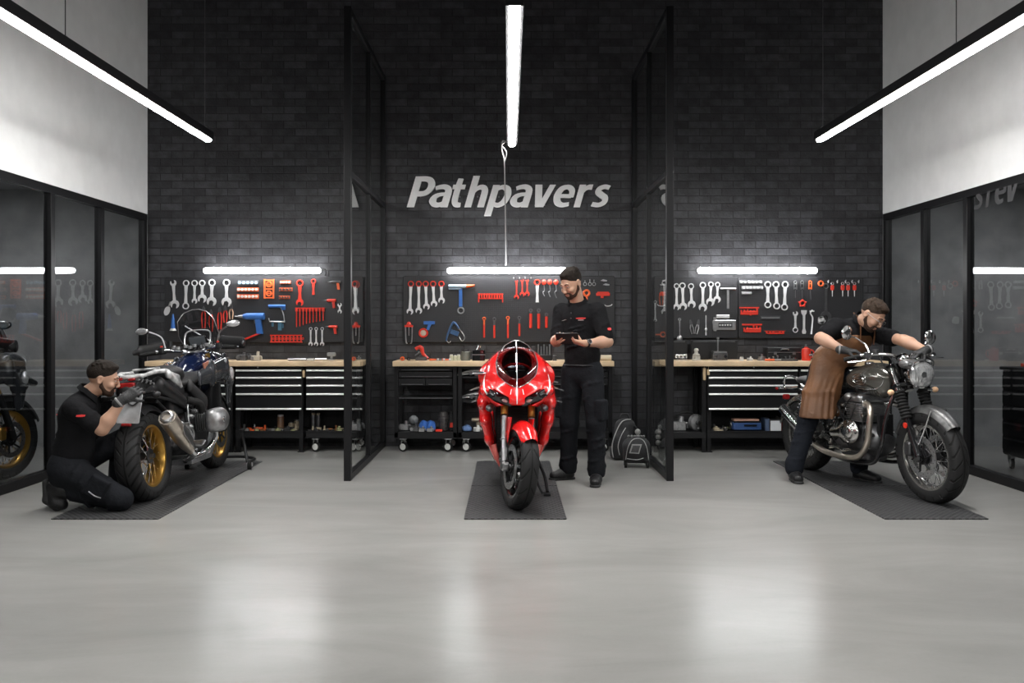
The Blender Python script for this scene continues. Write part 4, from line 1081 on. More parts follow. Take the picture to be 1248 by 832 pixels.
# middle worktop
m = MB(); m.tube([(0.0, 0, 0.14), (0.03, 0, 0.13), (0.05, 0, 0.07), (0.10, 0, 0.02)], [0.02, 0.024, 0.018, 0.014], n=10); m.cyl((0.0, 0, 0.14), (-0.03, 0, 0.12), 0.018); g = MB(); g.rbox((0.03, 0, 0.02), (0.12, 0.07, 0.04), 0.01); g.cyl((-0.03, -0.02, 0.05), (0.02, -0.02, 0.09), 0.012)
setp('angle_grinder', [('handle', m, M_RED), ('body', g, M_DSTEEL)], wt(510), 'red handled tool standing upright on the middle worktop', 'tool')
for i, (px, r) in enumerate([(490.5, 0.022), (498.5, 0.02)]):
    m = MB(); m.lathe([(r * 0.4, -0.012), (r, -0.012), (r, 0.012), (r * 0.4, 0.012)], (0, 0, r), (0.2, 1, 0), 18, loop=True); g = MB(); g.lathe([(0.0001, -0.013), (r * 0.42, -0.013), (r * 0.42, 0.013), (0.0001, 0.013)], (0, 0, r), (0.2, 1, 0), 12)
    setp('bearing', [('race', m, M_CHROME if i else M_ORG), ('bore', g, M_DSTEEL)], wt(px, 8.58), '%s small round bearing at the left end of the middle worktop' % ['orange', 'silver'][i], 'bearing')
for i, (px, L_, mt) in enumerate([(528, 0.08, M_ORG), (536, 0.07, M_DSTEEL), (543, 0.07, M_ORG)]):
    m = MB(); m.cyl((-L_ / 2, 0, 0.013), (L_ / 2, 0, 0.013), 0.012, 0.008, n=10); g = MB(); g.cyl((L_ / 2, 0, 0.013), (L_ / 2 + 0.02, 0, 0.013), 0.014)
    setp('hose_fitting', [('body', m, mt), ('nut', g, M_STEEL)], wt(px, 8.56), '%s fitting lying on the middle worktop left of the cream jars, %s' % (['orange', 'dark', 'orange'][i], ['by the red tool', 'between two orange ones', 'nearest the jars'][i]), 'fitting')
for i, px in enumerate([550, 554.5, 559]):
    jar(wt(px, 8.62), 0.019, 0.065 - 0.008 * (i % 2), 'small cream jar, %s of the three left of the steel canister' % ORD[i], mat('cream_plastic', (0.55, 0.56, 0.42), 0.5), M_WPLA, group='small cream jars')
jar(wt(567.5, 8.62), 0.05, 0.115, 'round dull steel canister on the middle worktop', mat('ribbed_can', (0.22, 0.23, 0.2), 0.4, 0.6), M_DSTEEL, 'canister', 'canister')
m = MB(); m.rbox((0, 0, 0.03), (0.135, 0.09, 0.06), 0.012); m.rbox((0, 0, 0.09), (0.13, 0.085, 0.05), 0.012); g = MB(); g.box((0, 0, 0.064), (0.14, 0.094, 0.012)); g.cyl((-0.01, 0, 0.11), (0.01, 0, 0.16), 0.018)
setp('parts_case', [('case', m, M_BLKG), ('trim', g, M_CHROME)], wt(583.5, 8.62), 'black and silver two tier case on the worktop left of the red bike', 'case')
m = MB()
for k in range(5): m.cyl((-0.06 + 0.03 * k, 0, 0.03), (-0.06 + 0.03 * k, 0, 0.17 - 0.02 * (k % 2)), 0.011, 0.008, n=8)
g = MB(); g.rbox((0, 0, 0.03), (0.17, 0.07, 0.06), 0.008); g.box((0, 0.02, 0.1), (0.18, 0.012, 0.12))
setp('tool_stand', [('holder', g, M_PLAST), ('tools', m, M_STEEL)], wt(663, 8.66), 'black tool stand holding upright silver tools behind the red bike windscreen', 'tool stand')
for i, px in enumerate([647, 676]):
    jar(wt(px, 8.6), 0.022, 0.06, 'small dark jar %s the black tool stand' % ['left of', 'right of'][i], M_DSTEEL, M_STEEL)
m = MB(); m.cyl((-0.09, 0, 0.03), (0.05, 0, 0.03), 0.03, n=20); g = MB(); g.cyl((0.05, 0, 0.03), (0.055, 0, 0.03), 0.03, 0.026, n=20); g.cyl((0.054, 0, 0.03), (0.062, 0, 0.03), 0.012)
setp('shop_roll', [('roll', m, mat('cream_paper', (0.6, 0.52, 0.38), 0.7)), ('core', g, M_DSTEEL)], wt(739, 8.6), 'cream paper roll lying at the right end of the middle worktop', 'roll')
# right worktop
for i, px in enumerate([825.5, 830, 835]):
    m = MB(); m.torus((0, 0, 0.045), (0.25, 1, 0), 0.017, 0.008, n=16, k=8); m.box((0, 0, 0.012), (0.03, 0.03, 0.024))
    setp('chrome_ring', [('ring', m, M_CHROME)], wt(px, 8.66), 'chrome ring on a small foot, %s of three beside the pale turned valve part' % ORD[i], 'ring', 'chrome rings on the right-hand worktop')
m = MB(); m.lathe([(0.0001, 0), (0.05, 0), (0.05, 0.012), (0.03, 0.02), (0.026, 0.05), (0.036, 0.055), (0.036, 0.065), (0.02, 0.075), (0.018, 0.10), (0.026, 0.105), (0.02, 0.125), (0.0001, 0.13)], n=20)
for k in range(6): a = R(60 * k); m.box((0.034 * math.cos(a), 0.034 * math.sin(a), 0.03), (0.012, 0.012, 0.04), (0, 0, a))
setp('valve_body', [('casting', m, mat('pale_casting2', (0.55, 0.53, 0.48), 0.4, 0.3))], wt(848.6, 8.66), 'pale turned valve like part standing on the right-hand worktop', 'engine part')
m = MB(); m.rbox((0, 0, 0.045), (0.16, 0.11, 0.07), 0.015); g = MB(); g.box((0, 0, 0.088), (0.14, 0.1, 0.016)); g.box((-0.02, -0.02, 0.16), (0.012, 0.012, 0.15)); g.box((-0.02, -0.02, 0.235), (0.024, 0.02, 0.02)); h = MB()
for k in (-1, 1): h.cyl((0.05 * k, -0.056, 0.045), (0.05 * k, -0.066, 0.045), 0.016)
h.box((0, 0, 0.005), (0.15, 0.1, 0.01)); setp('bench_machine', [('housing', m, M_DSTEEL), ('column', g, M_STEEL), ('dials', h, M_CHROME)], wt(876.5, 8.66), 'small bench machine with an upright silver column', 'machine')
for i, (a, b) in enumerate([(789.5, 836), (841, 897)]):
    m = MB(); m.rbox((0, 0, 0.11), ((b - a) * WK, 0.02, 0.20), 0.006, axis=1); g = MB(); g.box((0, -0.012, 0.195), ((b - a) * WK * 0.9, 0.006, 0.012))
    setp('back_tray', [('panel', m, M_PLAST), ('lip', g, M_DSTEEL)], (wx((a + b) / 2), 8.85, TZ), 'black upright tray at the back of the right-hand worktop, %s' % ['seen through the partition glass', 'behind the bench machine'][i], 'tray')
m = MB(); m.rbox((0, 0, 0.07), (0.36, 0.16, 0.13), 0.012); g = MB(); g.box((0, -0.084, 0.085), (0.34, 0.008, 0.006)); g.box((-0.1, -0.088, 0.075), (0.03, 0.01, 0.03)); g.box((0.1, -0.088, 0.075), (0.03, 0.01, 0.03))
g.tube([(-0.04, -0.085, 0.11), (-0.03, -0.11, 0.12), (0.03, -0.11, 0.12), (0.04, -0.085, 0.11)], 0.005)
setp('tool_chest', [('chest', m, M_PLAST), ('latches', g, M_STEEL)], wt(953, 8.76), 'black closed tool chest at the back of the right-hand worktop', 'case')
m = MB(); m.box((0, 0, 0.01), (0.3, 0.1, 0.02)); g = MB()
for k in range(7): g.cyl((-0.13 + k * 0.042, -0.01, 0.02), (-0.13 + k * 0.042, -0.01, 0.035 + 0.012 * (k % 3)), 0.014, n=10)
setp('socket_tray', [('tray', m, M_DSTEEL), ('sockets', g, M_CHROME)], wt(953, 8.57), 'low tray of chrome sockets in front of the black tool chest', 'socket set')
jar(wt(904, 8.58), 0.02, 0.045, 'small round white gauge pot right of the bench machine', M_WPLA, M_STEEL)
engine_part(wt(913.6, 8.6), 0.05, 'small pale casting between the white pot and the stacked discs', 44, M_WPLA)
m = MB()
for k in range(3): m.lathe([(0.0001, 0.016 * k), (0.05 - 0.006 * k, 0.016 * k), (0.05 - 0.006 * k, 0.016 * k + 0.012), (0.0001, 0.016 * k + 0.012)], n=20)
m.cyl((0, 0, 0), (0, 0, 0.07), 0.012); setp('disc_stack', [('discs', m, M_STEEL)], wt(928.5, 8.6), 'stack of silver discs left of the low socket tray', 'discs')
m = MB(); m.rbox((0, 0, 0.012), (0.10, 0.022, 0.022), 0.008, axis=0); g = MB(); g.cyl((0.05, 0, 0.012), (0.12, 0, 0.012), 0.006); setp('screwdriver', [('handle', m, M_ORG), ('blade', g, M_STEEL)], wt(938, 8.52), 'orange handled screwdriver lying at the front of the right-hand worktop', 'screwdriver')
m = MB(); m.lathe([(0.0001, 0), (0.045, 0), (0.047, 0.10), (0.04, 0.125), (0.018, 0.135), (0.018, 0.15), (0.0001, 0.15)], n=20); m.tube([(0.04, 0, 0.03), (0.075, 0, 0.05), (0.075, 0, 0.1), (0.04, 0, 0.115)], 0.008); g = MB(); g.lathe([(0.0001, 0.148), (0.022, 0.148), (0.02, 0.172), (0.0001, 0.172)], n=16)
setp('oil_can', [('body', m, M_RED), ('cap', g, M_DSTEEL)], wt(982.6, 8.62), 'red oil can on the worktop behind the brown apron', 'can')
m = MB(); m.rbox((0, 0, 0.035), (0.09, 0.09, 0.07), 0.01); g = MB()
for k in range(4): g.cyl((-0.03 + k * 0.02, -0.02, 0.07), (-0.03 + k * 0.02, -0.02, 0.1), 0.008)
setp('parts_box', [('box', m, M_DSTEEL), ('pegs', g, M_CHROME)], wt(997, 8.66), 'dark box of silver pegs right of the red oil can', 'box')

# ------------------------------------------------------------------ things on the low shelves (top at z about 0.215)
SZ = bz_(526.5) + 0.001
def sh(px, y=8.62): return ((px - 620) * y / 1000.0, y, SZ)
M_CLR = [M_STEEL, M_DSTEEL, mat('copper_bits', (0.5, 0.22, 0.1), 0.35, 0.8), M_ORG, mat('dirty_cream', (0.5, 0.42, 0.3), 0.6), M_DSTEEL, M_CHROME, mat('olive_bits', (0.28, 0.28, 0.14), 0.6)]
ORD2 = ORD + ['tenth', 'eleventh', 'twelfth', 'thirteenth', 'fourteenth', 'fifteenth', 'sixteenth', 'seventeenth', 'eighteenth', 'nineteenth', 'twentieth', 'twenty-first', 'twenty-second']
r_ = random.Random(5)
for name, a, b, n, where in (('a', 293, 362, 22, 'beside the motorcycle'), ('b', 376, 440, 18, 'near the partition'), ('c', 866, 888, 8, 'by the blue toolbox')):
    protos = []
    for k in range(n):
        s = r_.uniform(0.018, 0.036); m = MB(); ty = k % 4
        if ty == 0: m.lathe([(s * 0.5, 0), (s, 0), (s, s * 0.8), (s * 0.5, s * 0.8)], n=14, loop=True)
        elif ty == 1: m.cyl((0, 0, 0), (0, 0, s * 0.5), s * 0.9, n=6); m.cyl((0, 0, s * 0.5), (0, 0, s * 1.9), s * 0.4, n=10)
        elif ty == 2: m.rbox((0, 0, s * 0.5), (s * 2, s * 1.3, s), s * 0.2); m.cyl((0, 0, s), (0, 0, s * 1.5), s * 0.4)
        else: m.cyl((-s, 0, s * 0.5), (s, 0, s * 0.5), s * 0.5, s * 0.35, n=12); m.cyl((-s, 0, s * 0.5), (-s * 1.3, 0, s * 0.5), s * 0.3, n=8)
        px = a + (b - a) * (k + 0.5) / n
        if name == 'b' and 426 < px: continue
        ci = r_.randrange(8); o = m.build('small_part', M_CLR[ci]); o.location = sh(px, 8.585 + 0.09 * (k % 2) + r_.uniform(-0.01, 0.01)); o.rotation_euler = (0, 0, r_.uniform(0, 3) if ty != 3 else r_.uniform(-0.4, 0.4))
        tag(o, '%s %s, %s small part from the left on the low shelf %s' % (['grey', 'dark', 'copper coloured', 'orange', 'cream', 'blackish', 'bright', 'olive'][ci], ['ring', 'bolt', 'block', 'plug'][ty], ORD2[k], where), 'part', 'loose small parts on the shelf ' + where)
jar(sh(342, 8.74), 0.036, 0.155, 'tall brownish bottle on the open shelf beside the adventure motorcycle', mat('brown_bottle', (0.26, 0.15, 0.09), 0.3), M_WPLA, 'bottle', 'bottle')
for i, (px, h_) in enumerate([(362, 0.1), (355, 0.075)]):
    jar(sh(px, 8.76), 0.03, h_, '%s pale pot at the right end of the open shelf beside the adventure motorcycle' % ['tall', 'short'][i], M_CLR[4], M_STEEL)
for i, px in enumerate([382, 388]):
    jar(sh(px, 8.76), 0.024, 0.17, 'slim dark bottle with tan neck, %s of two on the shelf by the partition' % ['left', 'right'][i], M_DSTEEL, M_CLR[4], 'bottle', 'bottle')
engine_part(sh(433, 8.62), 0.14, 'silver cast machine part on the shelf seen through the left-hand partition', 51, M_ALU)
def cloth(loc, s, label, mt, seed):
    r2 = random.Random(seed); q = SDF(0.009)
    for k in range(9):
        q.ell((r2.uniform(-1, 1) * s[0] * 0.6, r2.uniform(-1, 1) * s[1] * 0.5, s[2] * 0.35), (s[0] * r2.uniform(0.3, 0.5), s[1] * 0.5, s[2] * r2.uniform(0.4, 0.75)), Euler((0, r2.uniform(-.5, .5), r2.uniform(0, 3))).to_matrix(), 0.02)
    q.half((0, 0, 0.002), (0, 0, -1), 0.004)
    o = q.build('rag', mt); o.location = loc
    return tag(o, label, 'cloth')
cloth(sh(521, 8.64), (0.1, 0.09, 0.11), 'crumpled bright blue cloth on the bottom shelf of the middle bench cart', mat('blue_cloth', (0.03, 0.12, 0.42), 0.85, bump=0.3), 1)
engine_part(sh(492.5, 8.68), 0.10, 'round ended grey cast part at the left end of the cart shelf', 61, M_ALU)
m = MB(); m.ell((0, 0, 0.05), 0.05); m.box((0, 0, 0.06), (0.02, 0.11, 0.02)); setp('rubber_ball', [('ball', m, mat('grey_rubber', (0.2, 0.21, 0.22), 0.6))], ((502.5 - 620) * 0.0086, 8.72, SZ + 0.05), 'round grey ball shaped part resting among the castings on the cart shelf', 'part')
m = MB(); m.rbox((0, 0, 0.025), (0.12, 0.1, 0.05), 0.012); tag(setp('parts_block', [('block', m, M_DSTEEL)], ((502.5 - 620) * 0.0086, 8.72, SZ), 'low dark block under the round grey part', 'block'))
engine_part(sh(505, 8.57), 0.085, 'dark grey casting between the round ended part and the blue cloth', 62, M_DSTEEL)
engine_part(sh(514, 8.54), 0.06, 'small pale casting in front of the blue cloth, left one', 63, M_ALU)
engine_part(sh(524, 8.54), 0.06, 'small pale casting in front of the blue cloth, right one', 64, M_ALU)
m = MB(); m.lathe([(0.0001, 0), (0.045, 0), (0.05, 0.04), (0.05, 0.15), (0.04, 0.19), (0.0001, 0.2)], n=20)
for k in range(6): m.torus((0, 0, 0.04 + k * 0.022), (0, 0, 1), 0.05, 0.005, n=20, k=6)
setp('air_filter', [('canister', m, mat('dark_filter', (0.05, 0.045, 0.045), 0.35))], sh(540.5, 8.66), 'tall dark ribbed canister near the right end of the cart shelf', 'canister')
m = MB(); m.rbox((0, 0, 0.09), (0.04, 0.06, 0.18), 0.01); m.rbox((0.0, 0, 0.19), (0.028, 0.04, 0.03), 0.008); g = MB(); g.box((0, -0.032, 0.06), (0.03, 0.005, 0.05))
setp('spray_bottle', [('bottle', m, M_PLAST), ('label_patch', g, M_RED)], sh(550.5, 8.64), 'slim black bottle with a red patch at the right end of the cart shelf', 'bottle')
m = MB(); m.rbox((0, 0, 0.012), (0.07, 0.04, 0.022), 0.006); setp('red_box', [('box', m, M_RED)], sh(535, 8.54), 'tiny red box at the front of the cart shelf', 'box')
# cart partly behind the red bike
SM = bz_(489.5) + 0.016
def long_part(loc, label, mt, s=1.0, seed=0):
    m = MB(); m.tube([(-0.16 * s, 0, 0.03), (-0.08 * s, 0, 0.05), (0.03 * s, 0, 0.06), (0.16 * s, 0, 0.07)], [0.006, 0.02, 0.035, 0.03], n=12, flat=0.7)
    m.tube([(-0.2 * s, 0, 0.012), (0.0, 0, 0.03), (0.12 * s, 0, 0.04)], 0.007, n=8); g = MB(); g.rbox((0.06 * s, 0, 0.013), (0.18 * s, 0.05, 0.026), 0.01); g.cyl((-0.06 * s, -0.04, 0.03), (-0.06 * s, -0.055, 0.03), 0.02)
    return setp('lever_part', [('body', m, mt), ('clamp', g, M_DSTEEL)], loc, label, 'engine part')
long_part(((582 - 620) * 0.00862, 8.62, SM), 'long silver lever shaped part on the cart shelf just left of the red fairing', M_ALU)
t = MB().box((bx_(602), 8.7, bz_(459.8)), (0.66, 0.36, 0.014)).build('shelf_tray', M_BLKM); tag(t, 'thin black tray under the worktop carrying a long pale lever, left of the red fairing', 'tray')
long_part(((582 - 620) * 0.00862, 8.6, bz_(459.8) + 0.008), 'long pale lever shaped part on the tray close under the worktop', M_WPLA, 1.1)
cloth(sh(569, 8.6), (0.06, 0.06, 0.06), 'small blue and grey rag on the lower shelf just left of the red bike', mat('dusty_blue_cloth', (0.1, 0.17, 0.34), 0.85), 3)
engine_part(sh(581, 8.56), 0.07, 'pale flat casting beside the small rag left of the red bike', 71, M_WPLA)
m = MB(); m.cyl((-0.07, 0, 0.1), (0.04, 0, 0.1), 0.022, 0.028); m.box((0, 0, 0.04), (0.04, 0.05, 0.08)); m.box((0, 0, 0.004), (0.09, 0.07, 0.008)); setp('torch_head', [('barrel', m, mat('tan_metal', (0.4, 0.34, 0.26), 0.35, 0.7))], sh(583, 8.72), 'tan metal cylinder on a stand left of the red fairing', 'engine part')
# shelf beside the right-hand partition
engine_part(sh(826.5, 8.66), 0.15, 'grey gearbox casting on the open shelf right of the partition', 81, M_ALU)
m = MB(); m.lathe([(0.0001, -0.05), (0.05, -0.05), (0.085, -0.02), (0.085, 0.03), (0.03, 0.05), (0.0001, 0.05)], (0, 0, 0.085), (0.5, -1, 0), 26)
for k in range(10): a = R(36 * k); m.cyl((0.06 * math.cos(a), -0.03, 0.085 + 0.06 * math.sin(a)), (0.06 * math.cos(a), -0.05, 0.085 + 0.06 * math.sin(a)), 0.008, n=6)
g = MB(); g.cyl((0, -0.05, 0.085), (0.02, -0.075, 0.085), 0.022); setp('clutch_drum', [('drum', m, M_ALU), ('hub', g, M_DSTEEL)], sh(848, 8.64), 'round bolted aluminium drum on the open shelf right of the partition', 'engine part')
m = MB(); m.tube([(-0.16, 0, 0.1), (-0.08, -0.02, 0.17), (0.03, -0.02, 0.18), (0.08, 0, 0.1), (0.02, 0.0, 0.04)], 0.012, n=10); setp('coiled_hose', [('hose', m, M_RUB)], sh(838, 8.72), 'bent black hose behind the gearbox casting', 'hose')
engine_part(sh(807, 8.68), 0.12, 'dull machine part on the shelf seen through the right-hand partition', 84, M_DSTEEL)
m = MB(); m.rbox((0, 0, 0.055), (0.3, 0.18, 0.08), 0.02); g = MB(); g.box((0, 0, 0.1), (0.28, 0.17, 0.02)); g.box((0.03, -0.092, 0.065), (0.13, 0.008, 0.018)); h = MB(); h.box((0, 0, 0.118), (0.26, 0.12, 0.014)); e = MB()
for k in (-1, 1): e.lathe([(0.0001, -0.02), (0.045, -0.02), (0.045, 0.02), (0.0001, 0.02)], (0.14 * k, 0, 0.055), (1, 0, 0), 20)
setp('blue_toolbox', [('box', m, mat('deep_blue_box', (0.025, 0.06, 0.17), 0.35)), ('lid', g, M_BLKG), ('tray_edge', h, mat('peach_strip', (0.55, 0.32, 0.24), 0.5)), ('end_cap', e, M_DSTEEL)], sh(908, 8.62), 'dark blue toolbox with round ends on the open shelf under the wide drawer cabinet', 'toolbox')
m = MB(); m.box((0, 0, 0.065), (0.045, 0.15, 0.13)); setp('blue_folder', [('box', m, mat('slate_blue', (0.07, 0.1, 0.17), 0.5))], sh(932.5, 8.64), 'slate blue upright box file left of the white card', 'box')
m = MB(); m.rbox((0, 0, 0.06), (0.125, 0.1, 0.12), 0.006); g = MB(); g.box((0, -0.052, 0.06), (0.11, 0.005, 0.105)); setp('white_card_box', [('box', m, M_DSTEEL), ('card', g, mat('grey_white_card', (0.58, 0.6, 0.62), 0.6))], sh(943.5, 8.6), 'square box with a blank white card front on the low shelf', 'box')
jar(sh(955.5, 8.6), 0.03, 0.1, 'dark red can on the low shelf right of the white card', mat('dull_red_can', (0.2, 0.03, 0.03), 0.4), M_DSTEEL, 'can', 'can')
for i, px in enumerate([937, 954]):
    cloth((wx(px) * 0.98, 8.8, SZ), (0.05, 0.05, 0.13), 'dark crumpled rag heaped %s at the back of the low shelf' % ['behind the white card', 'behind the dark red can'][i], mat('dark_rag', (0.06, 0.055, 0.05), 0.9), 7 + i)
# ------------------------------------------------------------------ mats
def diamond_mat():
    m = mat('ribbed_rubber_mat', (0.045, 0.045, 0.046), 0.5, rvar=0.1, vscale=20)
    nt = m.node_tree; L = nt.links.new; N = nt.nodes.new; b = nt.nodes['Principled BSDF']
    tc = N('ShaderNodeTexCoord'); sx = N('ShaderNodeSeparateXYZ'); L(tc.outputs['Object'], sx.inputs[0])
    def mth(op, a, b_=None, v=None):
        n = N('ShaderNodeMath'); n.operation = op; L(a, n.inputs[0])
        if b_ is not None: L(b_, n.inputs[1])
        if v is not None: n.inputs[1].default_value = v
        return n.outputs[0]
    x = mth('MULTIPLY', sx.outputs['X'], v=70); y = mth('MULTIPLY', sx.outputs['Y'], v=70)
    p = mth('SINE', mth('ADD', x, y)); q = mth('SINE', mth('SUBTRACT', x, y))
    h = mth('MAXIMUM', mth('POWER', mth('ABSOLUTE', p), v=6), mth('POWER', mth('ABSOLUTE', q), v=6))
    bp = N('ShaderNodeBump'); bp.inputs['Strength'].default_value = 1.0; bp.inputs['Distance'].default_value = 0.004
    L(h, bp.inputs['Height']); L(bp.outputs[0], b.inputs['Normal'])
    mx = N('ShaderNodeMix'); mx.data_type = 'RGBA'; mx.inputs[6].default_value = (0.012, 0.012, 0.0125, 1); mx.inputs[7].default_value = (0.06, 0.06, 0.062, 1)
    L(h, mx.inputs[0]); L(mx.outputs[2], b.inputs['Base Color'])
    return m
M_MAT = diamond_mat()
for x0, x1, who in ((-3.12, -2.385, 'adventure motorcycle'), (-0.305, 0.395, 'red sport bike'), (2.56, 3.27, 'grey classic motorcycle')):
    for y0, y1, w in ((5.585, 6.715, 'near'), (6.725, 7.95, 'far')):
        o = MB().rbox((0, 0, 0.004), (x1 - x0, y1 - y0, 0.008), 0.01).build('floor_mat', M_MAT); o.location = ((x0 + x1) / 2, (y0 + y1) / 2, 0.0)
        tag(o, 'black patterned rubber mat under the %s wheel of the %s' % (({'near': 'rear', 'far': 'front'} if 'adventure' in who else {'near': 'front', 'far': 'rear'})[w], who), 'mat', 'rubber floor mats')
# ------------------------------------------------------------------ backpacks by the partition
M_NYL = mat('black_nylon', (0.022, 0.022, 0.024), 0.7, bump=0.25, bscale=60)
M_TRIM = mat('grey_reflective_trim', (0.38, 0.38, 0.38), 0.5)
t = empty('backpack', (1.13, 8.1, 0), (0, 0, R(8)), 'tall black backpack with a grey piped edge leaning by the brick wall', 'backpack')
q = SDF(0.008); q.cap((0.0, 0, 0.10), (0.02, 0, 0.33), 0.085, 0.075, 0.05, ((1, 0, 0), 1.35)).ell((-0.02, -0.06, 0.16), (0.1, 0.05, 0.12), None, 0.03).box((0.0, 0, 0.06), (0.24, 0.16, 0.11), None, 0.03, 0.03).half((0, 0, 0.0), (0, 0, -1), 0.006)
q.build('bag_body', M_NYL, t)
m = MB(); m.tube([(-0.12, -0.075, 0.03), (-0.135, -0.08, 0.14), (-0.10, -0.085, 0.27), (-0.03, -0.07, 0.38), (0.06, -0.06, 0.40)], 0.005, n=6); m.tube([(-0.07, -0.12, 0.06), (-0.085, -0.12, 0.15), (-0.05, -0.11, 0.25), (0.0, -0.09, 0.32)], 0.004, n=6); m.build('piping', M_TRIM, t)
m = MB(); m.tube([(-0.03, 0.0, 0.40), (-0.01, 0, 0.44), (0.04, 0, 0.44), (0.06, 0, 0.40)], 0.009, n=8); m.build('grab_handle', M_NYL, t)
m = MB(); m.tube([(0.06, -0.03, 0.36), (0.13, -0.05, 0.30), (0.14, -0.05, 0.16), (0.10, -0.03, 0.06)], 0.014, n=8, flat=0.4); m.build('strap', M_NYL, t)
m = MB()
for z, r in ((0.17, 0.026), (0.225, 0.026), (0.275, 0.03)): m.ell((0.125, -0.075, z), (r, 0.02, r))
m.build('side_bottle', mat('grey_bottles', (0.3, 0.3, 0.29), 0.35), t)
t = empty('trolley_backpack', (1.19, 7.66, 0), (0, 0, R(-6)), 'squat black wheeled bag with a pale front pocket standing before the tall backpack', 'bag')
q = SDF(0.007); q.box((0, 0, 0.14), (0.25, 0.17, 0.20), None, 0.03, 0.05).ell((0.0, -0.05, 0.17), (0.10, 0.075, 0.10), None, 0.03).ell((0.0, 0.0, 0.21), (0.115, 0.08, 0.085), None, 0.04)
q.build('bag_body', M_NYL, t)
m = MB(); m.prism([(-0.06, -0.04), (0.03, -0.045), (0.055, 0.045), (-0.035, 0.045)], (-0.01, -0.128, 0.185), (1, 0, 0), (0, -0.15, 1), 0.006); m.build('pocket_flap', M_TRIM, t)
m = MB(); m.prism([(-0.045, -0.03), (0.022, -0.034), (0.04, 0.033), (-0.026, 0.033)], (-0.01, -0.131, 0.185), (1, 0, 0), (0, -0.15, 1), 0.006); m.build('pocket_mesh', M_DSTEEL, t)
m = MB(); m.tube([(-0.1, -0.085, 0.08), (-0.08, -0.12, 0.2), (-0.03, -0.1, 0.27), (0.05, -0.1, 0.27), (0.09, -0.11, 0.2), (0.11, -0.08, 0.08)], 0.004, n=6); m.tube([(-0.09, -0.095, 0.09), (0, -0.118, 0.085), (0.06, -0.11, 0.1)], 0.004, n=6); m.build('piping', M_TRIM, t)
m = MB()
for k in range(6): m.ell((-0.07 + k * 0.028, -0.02, 0.288), (0.013, 0.02, 0.012))
m.build('top_strap', mat('mottled_strap', (0.16, 0.16, 0.16), 0.5), t)
for s in (-1, 1):
    m = MB(); m.lathe([(0.008, -0.012), (0.027, -0.012), (0.027, 0.012), (0.008, 0.012)], (s * 0.1, -0.06, 0.027), (1, 0, 0), 18, loop=True); m.cyl((s * 0.1 - 0.014, -0.06, 0.027), (s * 0.1 + 0.014, -0.06, 0.027), 0.009)
    m.build('wheel', M_RUB, t)
    m = MB(); m.rbox((s * 0.1, -0.05, 0.045), (0.035, 0.05, 0.05), 0.01); m.build('wheel_housing', M_PLAST, t)
# ------------------------------------------------------------------ motorcycles (local frame: x forwards, y to the bike's left, z up)
from mathutils.bvhtree import BVHTree
def tread_mat(name, n, slope, w, Rt, depth=0.006, gw=0.09):
    m = mat(name, (0.016, 0.016, 0.0165), 0.62, bump=0.0, spec=0.3)
    nt = m.node_tree; L = nt.links.new; N = nt.nodes.new; b = nt.nodes['Principled BSDF']
    tc = N('ShaderNodeTexCoord'); sx = N('ShaderNodeSeparateXYZ'); L(tc.outputs['Object'], sx.inputs[0])
    def mth(op, a, b_=None, v=None, cl=False):
        q = N('ShaderNodeMath'); q.operation = op; q.use_clamp = cl
        if a is not None: L(a, q.inputs[0])
        if b_ is not None: L(b_, q.inputs[1])
        if v is not None: q.inputs[1].default_value = v
        return q.outputs[0]
    X, Y, Z = sx.outputs
    ang = mth('MULTIPLY', mth('ARCTAN2', Z, X), v=n / (2 * math.pi))
    ay = mth('ABSOLUTE', Y)
    u = mth('FRACT', mth('ADD', ang, mth('MULTIPLY', ay, v=slope / w)))
    d = mth('ABSOLUTE', mth('SUBTRACT', u, v=0.5))
    g = mth('MULTIPLY', mth('SUBTRACT', d, v=gw), v=18, cl=True)            # 0 in the groove, 1 outside
    c = mth('MULTIPLY', mth('SUBTRACT', ay, v=w * 0.035), v=700, cl=True)     # centre groove
    off = mth('MULTIPLY', mth('SUBTRACT', ay, v=w * 0.10), v=400, cl=True)    # side grooves start off the centre
    gg = mth('MAXIMUM', g, mth('SUBTRACT', off, v=0)) if False else mth('MAXIMUM', g, mth('MULTIPLY', mth('SUBTRACT', mth('MULTIPLY', ay, v=-1.0), v=-w * 0.10), v=400, cl=True))
    h = mth('MULTIPLY', gg, c)
    rr = mth('SQRT', mth('ADD', mth('MULTIPLY', X, X), mth('MULTIPLY', Z, Z)))
    side = mth('MULTIPLY', mth('SUBTRACT', mth('MULTIPLY', rr, v=-1.0), v=-(Rt - w * 0.36)), v=300, cl=True)   # 1 on the sidewall
    h2 = mth('MAXIMUM', h, side)
    bp = N('ShaderNodeBump'); bp.inputs['Strength'].default_value = 1; bp.inputs['Distance'].default_value = depth
    L(h2, bp.inputs['Height']); L(bp.outputs[0], b.inputs['Normal'])
    mx = N('ShaderNodeMix'); mx.data_type = 'RGBA'; mx.inputs[6].default_value = (0.002, 0.002, 0.002, 1); mx.inputs[7].default_value = (0.015, 0.015, 0.0155, 1)
    L(h2, mx.inputs[0]); L(mx.outputs[2], b.inputs['Base Color'])
    return m
